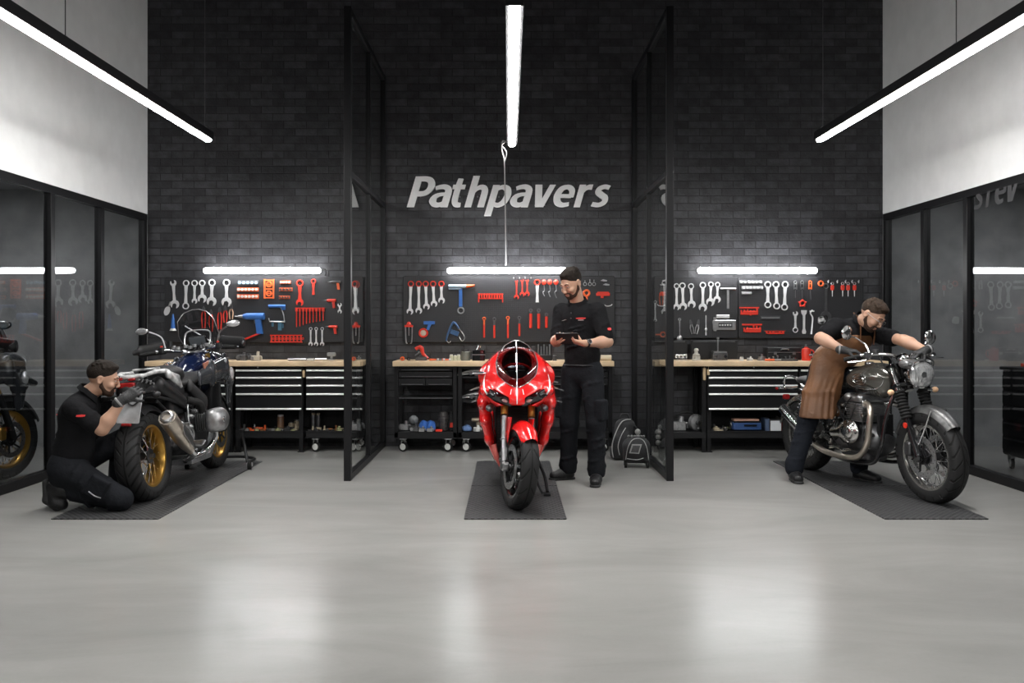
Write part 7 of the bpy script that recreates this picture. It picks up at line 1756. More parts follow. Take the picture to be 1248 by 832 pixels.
# ------------------------------------------------------------------ people
M_SKIN = mat('skin', (0.43, 0.25, 0.17), 0.5, var=0.07, vscale=14, bump=0.03, bscale=150)
M_SKIN.node_tree.nodes['Principled BSDF'].inputs['Subsurface Weight'].default_value = 0.06
M_SKIN.node_tree.nodes['Principled BSDF'].inputs['Subsurface Radius'].default_value = (0.012, 0.004, 0.002)
M_HAIR = mat('dark_brown_hair', (0.011, 0.007, 0.0045), 0.7, var=0.5, vscale=60, bump=0.5, bscale=160, spec=0.2)
M_BEARD = mat('short_beard', (0.045, 0.026, 0.018), 0.85, spec=0.15, var=0.35, vscale=120, bump=0.4, bscale=260)
M_EYE = mat('eye_white', (0.62, 0.58, 0.54), 0.25)
M_IRIS = mat('dark_iris', (0.03, 0.018, 0.01), 0.2)
M_LIP = mat('lip', (0.40, 0.17, 0.13), 0.45)
def cloth_mat(name, c, var=0.12):
    return mat(name, c, 0.88, var=var, vscale=9, bump=0.6, bscale=16, spec=0.12)
M_POLO = cloth_mat('black_polo_cloth', (0.0075, 0.0075, 0.0085))
M_PANT = cloth_mat('black_work_trousers', (0.011, 0.012, 0.0145))
M_BOOT = mat('black_boot_leather', (0.009, 0.009, 0.010), 0.45, bump=0.2, bscale=80, spec=0.35)
M_SOLE = mat('boot_sole', (0.012, 0.012, 0.012), 0.7)
M_GLOVE = mat('black_work_glove', (0.014, 0.014, 0.015), 0.6, bump=0.3, bscale=90)
M_LOGO = mat('red_embroidery', (0.62, 0.03, 0.03), 0.6)
M_PALE = mat('pale_embroidery', (0.5, 0.48, 0.46), 0.6)
M_APRON = mat('brown_leather', (0.155, 0.067, 0.026), 0.55, var=0.3, vscale=4, bump=0.35, bscale=26)
def V(*a): return Vector(a)
def head_frame(fwd, up):
    f = Vector(fwd).normalized(); u = Vector(up); u = (u - f * u.dot(f)).normalized(); l = u.cross(f)      # l = the person's left
    return Matrix((f, l, u)).transposed()
def head_into(q, c, M, neck, k=0.02, s=1.0):
    """head of about 0.235 m; c = centre of the head, M columns forward, left, up"""
    P = lambda x, y, z: c + M @ (Vector((x, y, z)) * s)
    E = lambda x, y, z, r, kk=0.012, op='u': q.ell(P(x, y, z), [a * s for a in r], M, kk, op)
    q.cap(neck, P(-0.015, 0, -0.06), 0.062, 0.055, 0.03)
    E(-0.015, 0, 0.03, (0.098, 0.076, 0.088)); E(0.02, 0, -0.01, (0.072, 0.066, 0.085), 0.02); E(0.035, 0, -0.075, (0.05, 0.05, 0.04), 0.03); E(0.072, 0, -0.095, (0.022, 0.024, 0.019), 0.02)
    for y in (-1, 1):
        E(0.096, y * 0.031, 0.008, (0.016, 0.019, 0.011), 0.012, 's')
        E(0.078, y * 0.031, 0.008, (0.014, 0.015, 0.012), 0.006)
        q.cap(P(0.092, y * 0.012, 0.024), P(0.085, y * 0.05, 0.026), 0.008, 0.006, 0.012)
        E(0.066, y * 0.042, -0.03, (0.026, 0.02, 0.02), 0.02)
        E(-0.008, y * 0.078, -0.005, (0.020, 0.009, 0.033), 0.008); E(-0.004, y * 0.086, -0.003, (0.011, 0.006, 0.019), 0.004, 's')
        E(0.104, y * 0.011, -0.036, (0.010, 0.008, 0.008), 0.006)
    q.cap(P(0.093, 0, 0.016), P(0.113, 0, -0.030), 0.0085, 0.0115, 0.012)
    E(0.091, 0, -0.062, (0.012, 0.024, 0.006), 0.006); E(0.088, 0, -0.073, (0.012, 0.020, 0.006), 0.006); E(0.102, 0, -0.0675, (0.010, 0.026, 0.0016), 0.003, 's')
def face_bits(root, c, M, beard=0.5, s=1.0, hair_m=None, brow=True, seed=0):
    P = lambda x, y, z: c + M @ (Vector((x, y, z)) * s)
    h = SDF(0.0055)
    e = lambda x, y, z, r, kk=0.015, op='u': h.ell(P(x, y, z), [a * s for a in r], M, kk, op)
    e(-0.020, 0, 0.040, (0.102, 0.0795, 0.088)); e(0.0, 0, 0.098, (0.07, 0.056, 0.028), 0.03); e(0.055, 0, 0.098, (0.026, 0.040, 0.018), 0.02)
    e(0.122, 0, 0.0, (0.070, 0.12, 0.088), 0.012, 's'); e(0.035, 0, -0.055, (0.10, 0.12, 0.085), 0.012, 's'); e(-0.02, 0, -0.13, (0.14, 0.12, 0.085), 0.02, 's')
    for y in (-1, 1): e(-0.004, y * 0.086, -0.014, (0.026, 0.014, 0.036), 0.01, 's')
    r_ = random.Random(seed)
    for k in range(60):
        a = r_.uniform(-2.6, 2.6); z = r_.uniform(0.085, 0.125); rr = math.sqrt(max(0, 1 - ((z - 0.042) / 0.092) ** 2))
        e(-0.022 + 0.1 * rr * math.cos(a), 0.082 * rr * math.sin(a), z, (0.010, 0.010, 0.006), 0.008)
    h.build('hair', hair_m or M_HAIR, root, smooth_it=1)
    if beard:
        b = SDF(0.005); e = lambda x, y, z, r, kk=0.01, op='u': b.ell(P(x, y, z), [a * s for a in r], M, kk, op)
        e(0.035, 0, -0.078, (0.053, 0.0525, 0.041), 0.02); e(0.072, 0, -0.097, (0.0245, 0.0265, 0.022), 0.02); e(0.088, 0, -0.051, (0.015, 0.028, 0.006))
        for y in (-1, 1): b.cap(P(0.0, y * 0.071, 0.0), P(0.012, y * 0.064, -0.05), 0.009, 0.012, 0.01); b.cap(P(0.012, y * 0.064, -0.05), P(0.05, y * 0.038, -0.09), 0.013, 0.016, 0.01); e(0.084, y * 0.027, -0.068, (0.013, 0.007, 0.02))
        e(0.075, 0, -0.025, (0.06, 0.07, 0.0235), 0.004, 's'); e(0.10, 0, -0.0665, (0.03, 0.0205, 0.0095), 0.003, 's'); 
        for y in (-1, 1): e(0.075, y * 0.043, -0.03, (0.04, 0.024, 0.026), 0.006, 's')
        b.build('beard', M_BEARD, root, smooth_it=1)
    for y in (-1, 1):
        m = MB(); m.ell(P(0.0835, y * 0.031, 0.007), 0.0102 * s, M); ey = m.build('eye', M_EYE, root)
        m = MB(); m.ell(P(0.0912, y * 0.030, 0.003), (0.004 * s, 0.0055 * s, 0.0055 * s), M); m.build('iris', M_IRIS, ey)
        m = MB(); m.tube([P(0.086, y * 0.017, 0.014), P(0.0915, y * 0.031, 0.0145), P(0.081, y * 0.045, 0.009)], [0.0025, 0.0036, 0.0025], n=8); m.build('eyelid', M_SKIN, ey)
        m = MB(); m.tube([P(0.098, y * 0.013, 0.027), P(0.097, y * 0.032, 0.034), P(0.083, y * 0.053, 0.028)], [0.0035, 0.0048, 0.002], n=8, flat=0.7); m.build('eyebrow', hair_m or M_HAIR, root)
    m = MB(); m.ell(P(0.0965, 0, -0.0625), (0.0065, 0.018, 0.0036), M); m.ell(P(0.0955, 0, -0.0725), (0.0065, 0.016, 0.0042), M); m.build('lips', M_LIP, root)
def hand_into(q, wrist, d, palm, side, curl=(35, 40, 30), spread=5, s=1.0, thumb=(35, 20), k=0.006, r0=0.0085):
    """d = direction of the fingers, palm = direction the palm faces, side = +1 when the thumb lies on the d x palm side"""
    d = Vector(d).normalized(); p = Vector(palm); p = (p - d * p.dot(d)).normalized(); t = d.cross(p) * side
    w = Vector(wrist)
    W = lambda a, b, c: w + (d * a + t * b + p * c) * s
    q.cap(W(0.0, 0, 0), W(0.035, 0.002, 0), 0.023 * s, 0.021 * s, 0.02, (t, 1.25))
    q.cap(W(0.03, 0.024, 0.002), W(0.082, 0.028, 0), 0.013 * s, 0.0125 * s, 0.015); q.cap(W(0.03, 0.008, 0), W(0.086, 0.010, 0), 0.014 * s, 0.0125 * s, 0.015)
    q.cap(W(0.03, -0.008, 0), W(0.083, -0.010, 0), 0.014 * s, 0.0125 * s, 0.015); q.cap(W(0.03, -0.022, 0), W(0.076, -0.028, 0), 0.012 * s, 0.0115 * s, 0.015)
    q.cap(W(0.02, 0.022, 0.008), W(0.045, 0.03, 0.012), 0.015 * s, 0.013 * s, 0.015)
    tips = []
    for i, (y, x0, L) in enumerate(((0.029, 0.082, (0.042, 0.026, 0.02)), (0.010, 0.087, (0.046, 0.029, 0.021)), (-0.010, 0.083, (0.043, 0.027, 0.02)), (-0.028, 0.076, (0.034, 0.021, 0.018)))):
        a = 0; pt = W(x0, y, 0); c3 = curl[i] if isinstance(curl[0], (tuple, list)) else curl; sp = R(spread * (1.5 - i) * 0.6); r = r0 * (1.0, 1.03, 0.98, 0.86)[i]
        for j in range(3):
            a += R(c3[j]); dd = (d * math.cos(a) + p * math.sin(a)); dd = (dd * math.cos(sp) + t * math.sin(sp)).normalized()
            p2 = pt + dd * L[j] * s; q.cap(pt, p2, r * (1 - 0.09 * j) * s, r * (0.93 - 0.1 * j) * s, 0.003); pt = p2
        tips.append(pt)
    a0 = W(0.03, 0.026, 0.010); th = R(thumb[0]); dd = (d * math.cos(R(48)) + t * math.sin(R(48)) * math.cos(th) + p * math.sin(th)).normalized(); b0 = a0 + dd * 0.036 * s
    q.cap(a0, b0, 0.0125 * s, 0.0105 * s, 0.01); d2 = (dd * math.cos(R(thumb[1])) + (d * 0.7 + p * 0.5).normalized() * math.sin(R(thumb[1]))).normalized(); c0 = b0 + d2 * 0.028 * s; q.cap(b0, c0, 0.0105 * s, 0.0095 * s, 0.004); q.cap(c0, c0 + (d2 + p * 0.2 + d * 0.2).normalized() * 0.02 * s, 0.0095 * s, 0.0078 * s, 0.004)
    return tips
def boot(root, ankle, toe, up=(0, 0, 1), sole_m=None, h=0.10, s=1.0):
    """ankle above the heel, toe = tip of the shoe on the ground side; the sole plane is normal to up"""
    a, b, u = Vector(ankle), Vector(toe), Vector(up).normalized()
    f = (b - a); f = (f - u * f.dot(u)).normalized(); l = u.cross(f); L = (b - a).dot(f)
    base = (b - u * 0.0)
    G = lambda x, y, z: b + f * (x - L) + l * y + u * z            # x from the ankle forwards, z from the sole
    q = SDF(0.0065)
    q.cap(G(0, 0, 0.055), G(L * 0.35, 0, 0.05), 0.044, 0.044, 0.02).cap(G(L * 0.3, 0, 0.045), G(L - 0.05, 0, 0.038), 0.044, 0.036, 0.02, (l, 1.18)).cap(G(-0.02, 0, 0.04), G(0.0, 0, 0.05), 0.036, 0.04, 0.02)
    q.cap(G(0, 0, 0.06), a + u * 0.03, 0.046, 0.044, 0.02).half(G(0, 0, 0.014), -u, 0.006)
    bt = q.build('boot', M_BOOT, root)
    q = SDF(0.0065); q.cap(G(-0.03, 0, 0.0), G(L * 0.35, 0, 0.0), 0.036, 0.038, 0.02, (l, 1.05)).cap(G(L * 0.35, 0, 0.0), G(L - 0.048, 0, 0.0), 0.038, 0.042, 0.02, (l, 1.1)).half(G(0, 0, 0.024), u, 0.004).half(G(0, 0, 0.001), -u, 0.003); q.build('sole', sole_m or M_SOLE, bt)
    m = MB()
    for k in range(5):
        x = L * (0.18 + 0.09 * k); z = 0.098 - 0.008 * k; m.tube([G(x, -0.028, z - 0.012), G(x + 0.006, 0, z), G(x, 0.028, z - 0.012)], 0.0028, n=6, k=3)
    m.build('laces', M_SOLE, bt)
    return bt
def arm_into(q, sh, el, wr, r=(0.052, 0.043, 0.045, 0.027), k=0.03):
    mid = el.lerp(wr, 0.28); q.cap(sh, el, r[0], r[1], k); q.cap(el, mid, r[1], r[2], k); q.cap(mid, wr, r[2], r[3], k)
def leg_into(q, hip, kn, an, r=(0.088, 0.058, 0.056, 0.040), k=0.03):
    calf = kn.lerp(an, 0.3); q.cap(hip, kn, r[0], r[1], k); q.cap(kn, calf, r[1], r[2], k); q.cap(calf, an, r[2], r[3], k)
def folds(q, a, b, r, n, seed, amp=0.007, lat=None):
    """cloth creases: slightly raised rings and slanting ridges round a limb"""
    r_ = random.Random(seed); a, b = Vector(a), Vector(b); u, w, d = frame_of(b - a)
    for i in range(n):
        t = (i + r_.uniform(0.2, 0.8)) / n; c = a.lerp(b, t); th = r_.uniform(0, 6.28); rr = r[0] + (r[1] - r[0]) * t
        P = [c + (u * math.cos(th + s_) + w * math.sin(th + s_)) * (rr - 0.004) + d * (s_ * r_.uniform(0.01, 0.03)) for s_ in (-0.9, -0.3, 0.3, 0.9)]
        q.chain(P, [amp * 0.6, amp, amp, amp * 0.6], 0.014)
def person(name, loc, label):
    return empty('person', loc, (0, 0, 0), label, 'person')
def sleeve_end(m, el, sh, r): pass

# ---------------------------------------------------------------- the man standing with the tablet
t = person('person', (0, 0, 0), 'standing man in black polo shirt and work trousers reading a tablet beside the red motorcycle')
fw = V(-0.55, -0.83, 0).normalized(); lf = V(0.83, -0.55, 0).normalized()
pel = V(0.625, 6.97, 0.955); chest = V(0.60, 6.97, 1.32); nb = V(0.585, 6.965, 1.50); hc_ = V(0.525, 6.90, 1.675)
MH = head_frame(V(-0.62, -0.62, -0.48), V(-0.2, -0.2, 1))
shL, shR = chest + lf * 0.175 + V(0, 0, 0.125), chest - lf * 0.175 + V(0, 0, 0.125)
elL, elR = V(0.815, 6.78, 1.185), V(0.415, 7.0, 1.19)
wrL, wrR = V(0.615, 6.63, 1.175), V(0.375, 6.77, 1.185)
hL, hR = pel + lf * 0.09 + V(0, 0, -0.03), pel - lf * 0.09 + V(0, 0, -0.03)
knL, knR = V(0.725, 6.83, 0.50), V(0.515, 6.98, 0.50)
anL, anR = V(0.735, 6.86, 0.09), V(0.51, 7.04, 0.09)
b = SDF(0.0055)
head_into(b, hc_, MH, nb)
b.cap(nb - V(0, 0, 0.13), pel, 0.085, 0.095, 0.04, (lf, 1.25)); b.cap(shR, shL, 0.048, 0.048, 0.03)
for (s_, e_, w_) in ((shL, elL, wrL), (shR, elR, wrR)): arm_into(b, s_, e_, w_)
for (h_, k_, a_) in ((hL, knL, anL), (hR, knR, anR)): leg_into(b, h_, k_, a_, (0.08, 0.05, 0.05, 0.035)); b.cap(a_, a_ + V(0, -0.02, -0.03), 0.035, 0.03, 0.02)
TABC = V(0.475, 6.655, 1.215)
hand_into(b, wrL, (TABC + V(0.03, 0.0, -0.02)) - wrL, V(-0.25, 0.35, 0.85), 1, ((25, 45, 40), (30, 45, 40), (32, 48, 40), (35, 50, 40)), 4, thumb=(70, 25))
hand_into(b, wrR, (TABC + V(-0.07, -0.0, -0.005)) - wrR, V(0.75, 0.2, 0.6), -1, ((28, 45, 35), (32, 48, 35), (35, 50, 35), (38, 52, 35)), 4, thumb=(70, 25))
body = b.build('body', M_SKIN, t, smooth_it=1)
face_bits(t, hc_, MH, seed=1)
q = SDF(0.0075)
q.cap(chest + V(0, 0, 0.06), pel + V(0, 0, 0.12), 0.125, 0.115, 0.05, (lf, 1.32)); q.cap(pel + V(0, 0, 0.10), pel + V(0, 0, 0.02), 0.118, 0.122, 0.04, (lf, 1.25))
q.cap(shR - V(0, 0, 0.01), shL - V(0, 0, 0.01), 0.064, 0.064, 0.05); q.cap(nb - V(0, 0, 0.005), nb - V(0, 0, 0.07), 0.068, 0.085, 0.03)
for (s_, e_) in ((shL, elL), (shR, elR)):
    q.cap(s_, s_.lerp(e_, 0.82), 0.068, 0.066, 0.035); folds(q, s_, s_.lerp(e_, 0.8), (0.07, 0.066), 4, 3)
folds(q, chest, pel + V(0, 0, 0.08), (0.135, 0.13), 9, 11, 0.008)
q.half(pel + V(0, 0, 0.015), (0, 0, -1), 0.01)
for (e_, s_) in ((elL, shL), (elR, shR)):
    pass
q.build('polo_shirt', M_POLO, t)
def collar(nb, c, fwd, r=0.072):
    d = (c - nb).normalized(); d = (d + Vector((0, 0, 0.6))).normalized(); f = Vector(fwd); f = (f - d * f.dot(d)).normalized(); l = d.cross(f); m = MB(); rings = []
    for k in range(33):
        a = R(22 + 316 * k / 32); o_ = f * math.cos(a) + l * math.sin(a); dip = 0.030 * max(0, math.cos(a)); tip = 0.014 * max(0, math.cos(a)) ** 4
        b0 = nb + o_ * r - d * (dip - 0.010); rings.append([b0, b0 + o_ * 0.001 + d * (0.034 - tip * 0.3), b0 + o_ * 0.006 + d * 0.036, b0 + o_ * (0.020 + tip) + d * (0.002 - tip * 1.6), b0 + o_ * (0.013 + tip) - d * (0.002 + tip * 1.6), b0 + o_ * 0.006 + d * 0.02])
    m.loft(rings); return m.build('collar', M_POLO, t)
collar(nb, hc_, fw)
def patch(cen, u, v, w, h, mt, name='logo', shape=None):
    m = MB(); pts = shape or [(-0.5, -0.3), (-0.4, 0.4), (0.5, 0.5), (0.45, -0.4)]
    m.prism([(a * w, b_ * h) for a, b_ in pts], cen, u, v, 0.004); return m.build(name, mt, t)
def on_surf(o_bv, org, d):
    h = o_bv.ray_cast(Vector(org), Vector(d).normalized()); return (h[0], h[1]) if h[0] is not None else (Vector(org), -Vector(d))
def stick(objname_root, child, mt, org, d, w, h, name='logo', shape=None, up=(0, 0, 1)):
    bvx = bvh_of(child); p_, n_ = on_surf(bvx, org, d); n_ = n_.normalized(); u_ = Vector(up).cross(n_).normalized(); v_ = n_.cross(u_)
    m = MB(); pts = shape or [(-0.5, -0.35), (-0.45, 0.3), (0.1, 0.5), (0.5, 0.35), (0.42, -0.3), (0, -0.45)]
    m.prism([(a * w, c * h) for a, c in pts], p_ + n_ * 0.003, u_, v_, 0.005); return m.build(name, mt, child)
polo = bpy.data.objects['polo_shirt']
stick(t, polo, M_LOGO, chest + lf * 0.075 + fw * 0.5 + V(0, 0, 0.06), -fw, 0.085, 0.012)
stick(t, polo, M_PALE, chest + lf * 0.075 + fw * 0.5 + V(0, 0, 0.045), -fw, 0.05, 0.006)
stick(t, polo, M_PALE, chest - lf * 0.085 + fw * 0.5 + V(0, 0, 0.045), -fw, 0.075, 0.012, shape=[(-0.5, -0.6), (0.1, 0.3), (0.5, 0.5), (0.1, 0.0)])
sc_ = shL.lerp(elL, 0.62); stick(t, polo, M_LOGO, sc_ + V(0.35, -0.5, 0.05), sc_ - (sc_ + V(0.35, -0.5, 0.05)), 0.04, 0.026)
m = MB()
for k in range(2): c_ = nb + fw * 0.105 + V(0, 0, -0.075 - 0.045 * k); m.disc(c_ + fw * 0.012, fw, 0.006, 0.006, 12)
m.build('buttons', M_DSTEEL, polo)
q = SDF(0.0075); q.cap(pel + V(0, 0, 0.05), pel + V(0, 0, -0.03), 0.118, 0.122, 0.04, (lf, 1.28))
for i, (h_, k_, a_) in enumerate(((hL, knL, anL), (hR, knR, anR))):
    q.cap(h_, k_, 0.102, 0.078, 0.03); q.cap(k_, a_ + V(0, 0, 0.02), 0.078, 0.068, 0.03); folds(q, h_, k_, (0.104, 0.08), 7, 21 + i, 0.009); folds(q, k_, a_, (0.08, 0.07), 9, 31 + i, 0.010)
    q.cap(a_ + V(0, 0, 0.05), a_ + V(0, 0, 0.0), 0.074, 0.070, 0.02)
    o_ = (lf if i == 0 else -lf); c_ = h_.lerp(k_, 0.72) + o_ * 0.075 + fw * 0.02; q.box(c_, (0.07, 0.13, 0.17), Matrix((o_, fw, V(0, 0, 1))).transposed(), 0.01, 0.015)
q.half(V(0, 0, 0.055), (0, 0, -1), 0.008)
tr = q.build('work_trousers', M_PANT, t)
m = MB(); m.tube([pel + V(0, 0, 0.03) + lf * 0.152 * math.cos(a) + fw * 0.121 * math.sin(a) for a in np.linspace(0, 2 * math.pi, 29)[:-1]], 0.016, n=8, loop=True, flat=0.5); m.build('belt', M_BOOT, t)
boot(t, anL, V(0.695, 6.655, 0.0)); boot(t, anR, V(0.335, 6.99, 0.0))
u, w, d = frame_of(elL - wrL); wc = wrL.lerp(elL, 0.10)
m = MB(); m.torus(wc, elL - wrL, 0.0305, 0.006, n=28, k=8, rz=0.011); wt_ = m.build('wrist_watch', M_RUB, t)
nn = V(0.1, -0.75, 0.3).normalized(); nn = (nn - d * nn.dot(d)).normalized(); m = MB(); m.disc(wc + nn * 0.036, nn, 0.021, 0.011, 24); wd = m.build('watch_case', M_DSTEEL, wt_)
m = MB(); m.disc(wc + nn * 0.042, nn, 0.016, 0.002, 24); m.build('watch_face', M_BLKG, wd)
# tablet
tn = (V(0.10, 0.62, 0.62)).normalized(); tx = V(0.97, -0.22, -0.02); tx = (tx - tn * tx.dot(tn)).normalized(); ty_ = tn.cross(tx)
Mt = Matrix((tx, ty_, tn)).transposed()
tb = empty('tablet', TABC, label='black tablet computer held in both hands by the standing man', cat='tablet')
m = MB(); m.rbox((0, 0, 0), (0.185, 0.125, 0.009), 0.012, rot=Mt); m.build('case', M_PLAST, tb)
m = MB(); m.rbox(tn * 0.005, (0.165, 0.108, 0.002), 0.004, rot=Mt); m.build('screen', mat('dim_screen', (0.05, 0.055, 0.06), 0.08, emit=(0.5, 0.6, 0.7), estr=0.25), tb)

# ---------------------------------------------------------------- the man kneeling behind the adventure motorcycle
t = person('person', (0, 0, 0), 'kneeling bearded man in black polo and gloves working at the tail of the adventure motorcycle')
pel = V(-3.17, 5.93, 0.31); chest = V(-3.10, 5.92, 0.66); nb = V(-3.035, 5.93, 0.83); hc_ = V(-2.935, 5.94, 0.938)
fw = V(1, 0.12, 0).normalized(); lf = V(-0.12, 1, 0).normalized()
MH = head_frame(V(0.93, 0.28, -0.26), V(0.25, 0.0, 1))
shR, shL = chest - lf * 0.165 + V(0.025, 0, 0.085), chest + lf * 0.165 + V(0.04, 0, 0.085)
elR, elL = V(-2.855, 5.76, 0.595), V(-2.82, 6.11, 0.63)
wrR, wrL = V(-2.72, 5.79, 0.80), V(-2.745, 6.03, 0.83)
hR, hL = pel - lf * 0.09, pel + lf * 0.09
knR, anR = V(-2.76, 5.83, 0.075), V(-3.15, 5.86, 0.135)
knL, anL = V(-2.93, 6.22, 0.455), V(-3.0, 6.30, 0.10)
b = SDF(0.0055)
head_into(b, hc_, MH, nb); up_ = (nb - pel).normalized()
b.cap(nb - up_ * 0.13, pel, 0.085, 0.095, 0.04, (lf, 1.2)); b.cap(shR, shL, 0.048, 0.048, 0.03)
arm_into(b, shR, elR, wrR); arm_into(b, shL, elL, wrL)
leg_into(b, hR, knR, anR, (0.08, 0.055, 0.05, 0.035)); leg_into(b, hL, knL, anL, (0.08, 0.055, 0.05, 0.035))
b.build('body', M_SKIN, t, smooth_it=1); face_bits(t, hc_, MH, seed=2)
for (w_, dr, pm, sd) in ((wrR, V(0.20, 0.10, 0.17), V(-0.35, 0.6, -0.3), -1), (wrL, V(0.12, 0.03, 0.13), V(0.3, -0.6, -0.2), 1)):
    q = SDF(0.0055); hand_into(q, w_, dr, pm, sd, ((30, 40, 30), (38, 48, 35), (42, 50, 35), (46, 50, 35)), 5, 1.08, (20, 10), 0.006, 0.0098); q.cap(w_ - Vector(dr).normalized() * 0.045, w_ + Vector(dr).normalized() * 0.01, 0.037, 0.035, 0.015)
    g_ = q.build('glove', M_GLOVE, t); m = MB(); m.torus(w_ - Vector(dr).normalized() * 0.035, dr, 0.037, 0.006, n=24, k=6, rz=0.009); m.build('glove_cuff', mat('grey_cuff', (0.22, 0.22, 0.22), 0.6), g_)
q = SDF(0.0075)
q.cap(chest + up_ * 0.04, pel + up_ * 0.12, 0.122, 0.125, 0.05, (lf, 1.28)); q.cap(pel + up_ * 0.12, pel + up_ * 0.04, 0.125, 0.13, 0.04, (lf, 1.2)); q.cap(chest + V(-0.035, 0, 0.02), chest.lerp(nb, 0.6) + V(-0.03, 0, 0), 0.09, 0.07, 0.05, (lf, 1.5))
q.cap(shR, shL, 0.062, 0.062, 0.05); q.cap(nb - up_ * 0.01, nb - up_ * 0.08, 0.068, 0.085, 0.03)
for (s_, e_) in ((shR, elR), (shL, elL)): q.cap(s_, s_.lerp(e_, 0.74), 0.068, 0.068, 0.035); folds(q, s_, s_.lerp(e_, 0.7), (0.07, 0.068), 3, 5)
folds(q, chest, pel + up_ * 0.08, (0.13, 0.135), 9, 13, 0.008)
polo = q.build('polo_shirt', M_POLO, t)
collar(nb, hc_, fw)
sc_ = shR.lerp(elR, 0.42); stick(t, polo, M_LOGO, sc_ + V(0.03, -0.6, 0.12), V(-0.03, 0.6, -0.12), 0.06, 0.018)
stick(t, polo, M_LOGO, chest + V(-0.10, -0.6, 0.03), V(0, 0.6, 0), 0.022, 0.010)
q = SDF(0.0075); q.cap(pel + up_ * 0.06, pel - up_ * 0.0, 0.125, 0.128, 0.04, (lf, 1.2)); q.cap(pel, pel - V(0.02, 0, 0.08), 0.12, 0.11, 0.05, (lf, 1.3))
q.cap(hR, knR + V(0, 0, 0.012), 0.108, 0.082, 0.04); q.cap(knR + V(0, 0, 0.012), anR + V(0.06, 0, 0.0), 0.080, 0.072, 0.03); q.cap(hL, knL, 0.106, 0.078, 0.04); q.cap(knL, anL + V(0, 0, 0.04), 0.078, 0.072, 0.03)
folds(q, hR, knR, (0.108, 0.085), 7, 41, 0.010); folds(q, hL, knL, (0.106, 0.08), 6, 42, 0.010); folds(q, knR, anR, (0.082, 0.074), 5, 43, 0.009); folds(q, knL, anL, (0.078, 0.074), 6, 44, 0.009)
c_ = hR.lerp(knR, 0.66) + V(0.01, -0.085, 0.03); dR = (knR - hR).normalized(); nR = V(0, -1, 0); q.box(c_, (0.14, 0.16, 0.05), Matrix((dR, dR.cross(nR).normalized(), nR)).transposed(), 0.01, 0.015)
q.half(V(0, 0, 0.010), (0, 0, -1), 0.006)
tr = q.build('work_trousers', M_PANT, t)
m = MB(); m.tube([c_ + dR * -0.05 + V(0, -0.03, -0.045), c_ + dR * 0.0 + V(0, -0.032, -0.05), c_ + dR * 0.05 + V(0, -0.03, -0.04)], 0.004, n=6); m.build('pocket_zip', M_STEEL, tr)
m = MB(); m.ell(pel + V(-0.03, -0.155, -0.015), (0.016, 0.006, 0.012)); m.build('pocket_tag', M_LOGO, tr)
# the rear boot stands on its toes: heel up and behind
q = SDF(0.0065); q.cap(V(-3.21, 5.86, 0.16), V(-3.255, 5.86, 0.17), 0.05, 0.044, 0.02).cap(V(-3.25, 5.86, 0.17), V(-3.24, 5.86, 0.06), 0.044, 0.045, 0.02, ((0, 1, 0), 1.1)).cap(V(-3.24, 5.86, 0.06), V(-3.19, 5.86, 0.042), 0.043, 0.040, 0.02, ((0, 1, 0), 1.1)).cap(V(-3.2, 5.86, 0.15), V(-3.1, 5.86, 0.13), 0.055, 0.055, 0.03).half(V(0, 0, 0.008), (0, 0, -1), 0.004)
bt = q.build('boot', M_BOOT, t); q = SDF(0.0065); q.cap(V(-3.30, 5.86, 0.20), V(-3.29, 5.86, 0.08), 0.026, 0.03, 0.02, ((0, 1, 0), 1.4)).cap(V(-3.29, 5.86, 0.08), V(-3.22, 5.86, 0.015), 0.03, 0.024, 0.02, ((0, 1, 0), 1.5)).half(V(0, 0, 0.002), (0, 0, -1), 0.004); q.build('sole', M_SOLE, bt)
boot(t, anL, V(-2.84, 6.30, 0.0))

# ---------------------------------------------------------------- the man in the leather apron astride the classic motorcycle
t = person('person', (0, 0, 0), 'bearded man in brown leather apron leaning over the grey classic motorcycle')
pel = V(2.755, 7.06, 0.965); chest = V(2.875, 6.85, 1.235); nb = V(2.915, 6.74, 1.355); hc_ = V(2.925, 6.60, 1.405)
fw = V(0.42, -0.91, 0).normalized(); lf = V(0.91, 0.42, 0).normalized()
MH = head_frame(V(0.40, -0.62, -0.62), V(0.55, -0.55, 0.8))
up_ = (nb - pel).normalized(); fr_ = (fw - up_ * fw.dot(up_)).normalized(); lr = up_.cross(fr_) * 1.0
lr = V(0.92, 0.36, -0.12).normalized()
shR, shL = chest - lr * 0.175 + V(-0.01, 0, 0.055), chest + lr * 0.165 + V(0.03, -0.05, 0.035)
elR, elL = V(2.545, 6.70, 1.215), V(3.13, 6.50, 1.20)
wrR, wrL = V(2.665, 6.53, 1.125), V(3.20, 6.30, 1.13)
hR, hL = pel - lf * 0.09 + V(0, 0, -0.03), pel + lf * 0.09 + V(0, 0, -0.03)
knR, anR = V(2.545, 6.98, 0.52), V(2.425, 6.97, 0.10)
knL, anL = V(3.02, 6.86, 0.58), V(3.00, 7.03, 0.10)
b = SDF(0.0055); head_into(b, hc_, MH, nb)
b.cap(nb - up_ * 0.13, pel, 0.085, 0.095, 0.04, (lf, 1.2)); b.cap(shR, shL, 0.048, 0.048, 0.03)
arm_into(b, shR, elR, wrR); arm_into(b, shL, elL, wrL)
leg_into(b, hR, knR, anR, (0.08, 0.05, 0.05, 0.035)); leg_into(b, hL, knL, anL, (0.075, 0.045, 0.045, 0.035))
b.build('body', M_SKIN, t, smooth_it=1); face_bits(t, hc_, MH, seed=3, hair_m=mat('brown_hair', (0.03, 0.018, 0.011), 0.7, var=0.5, vscale=60, bump=0.5, bscale=160, spec=0.2))
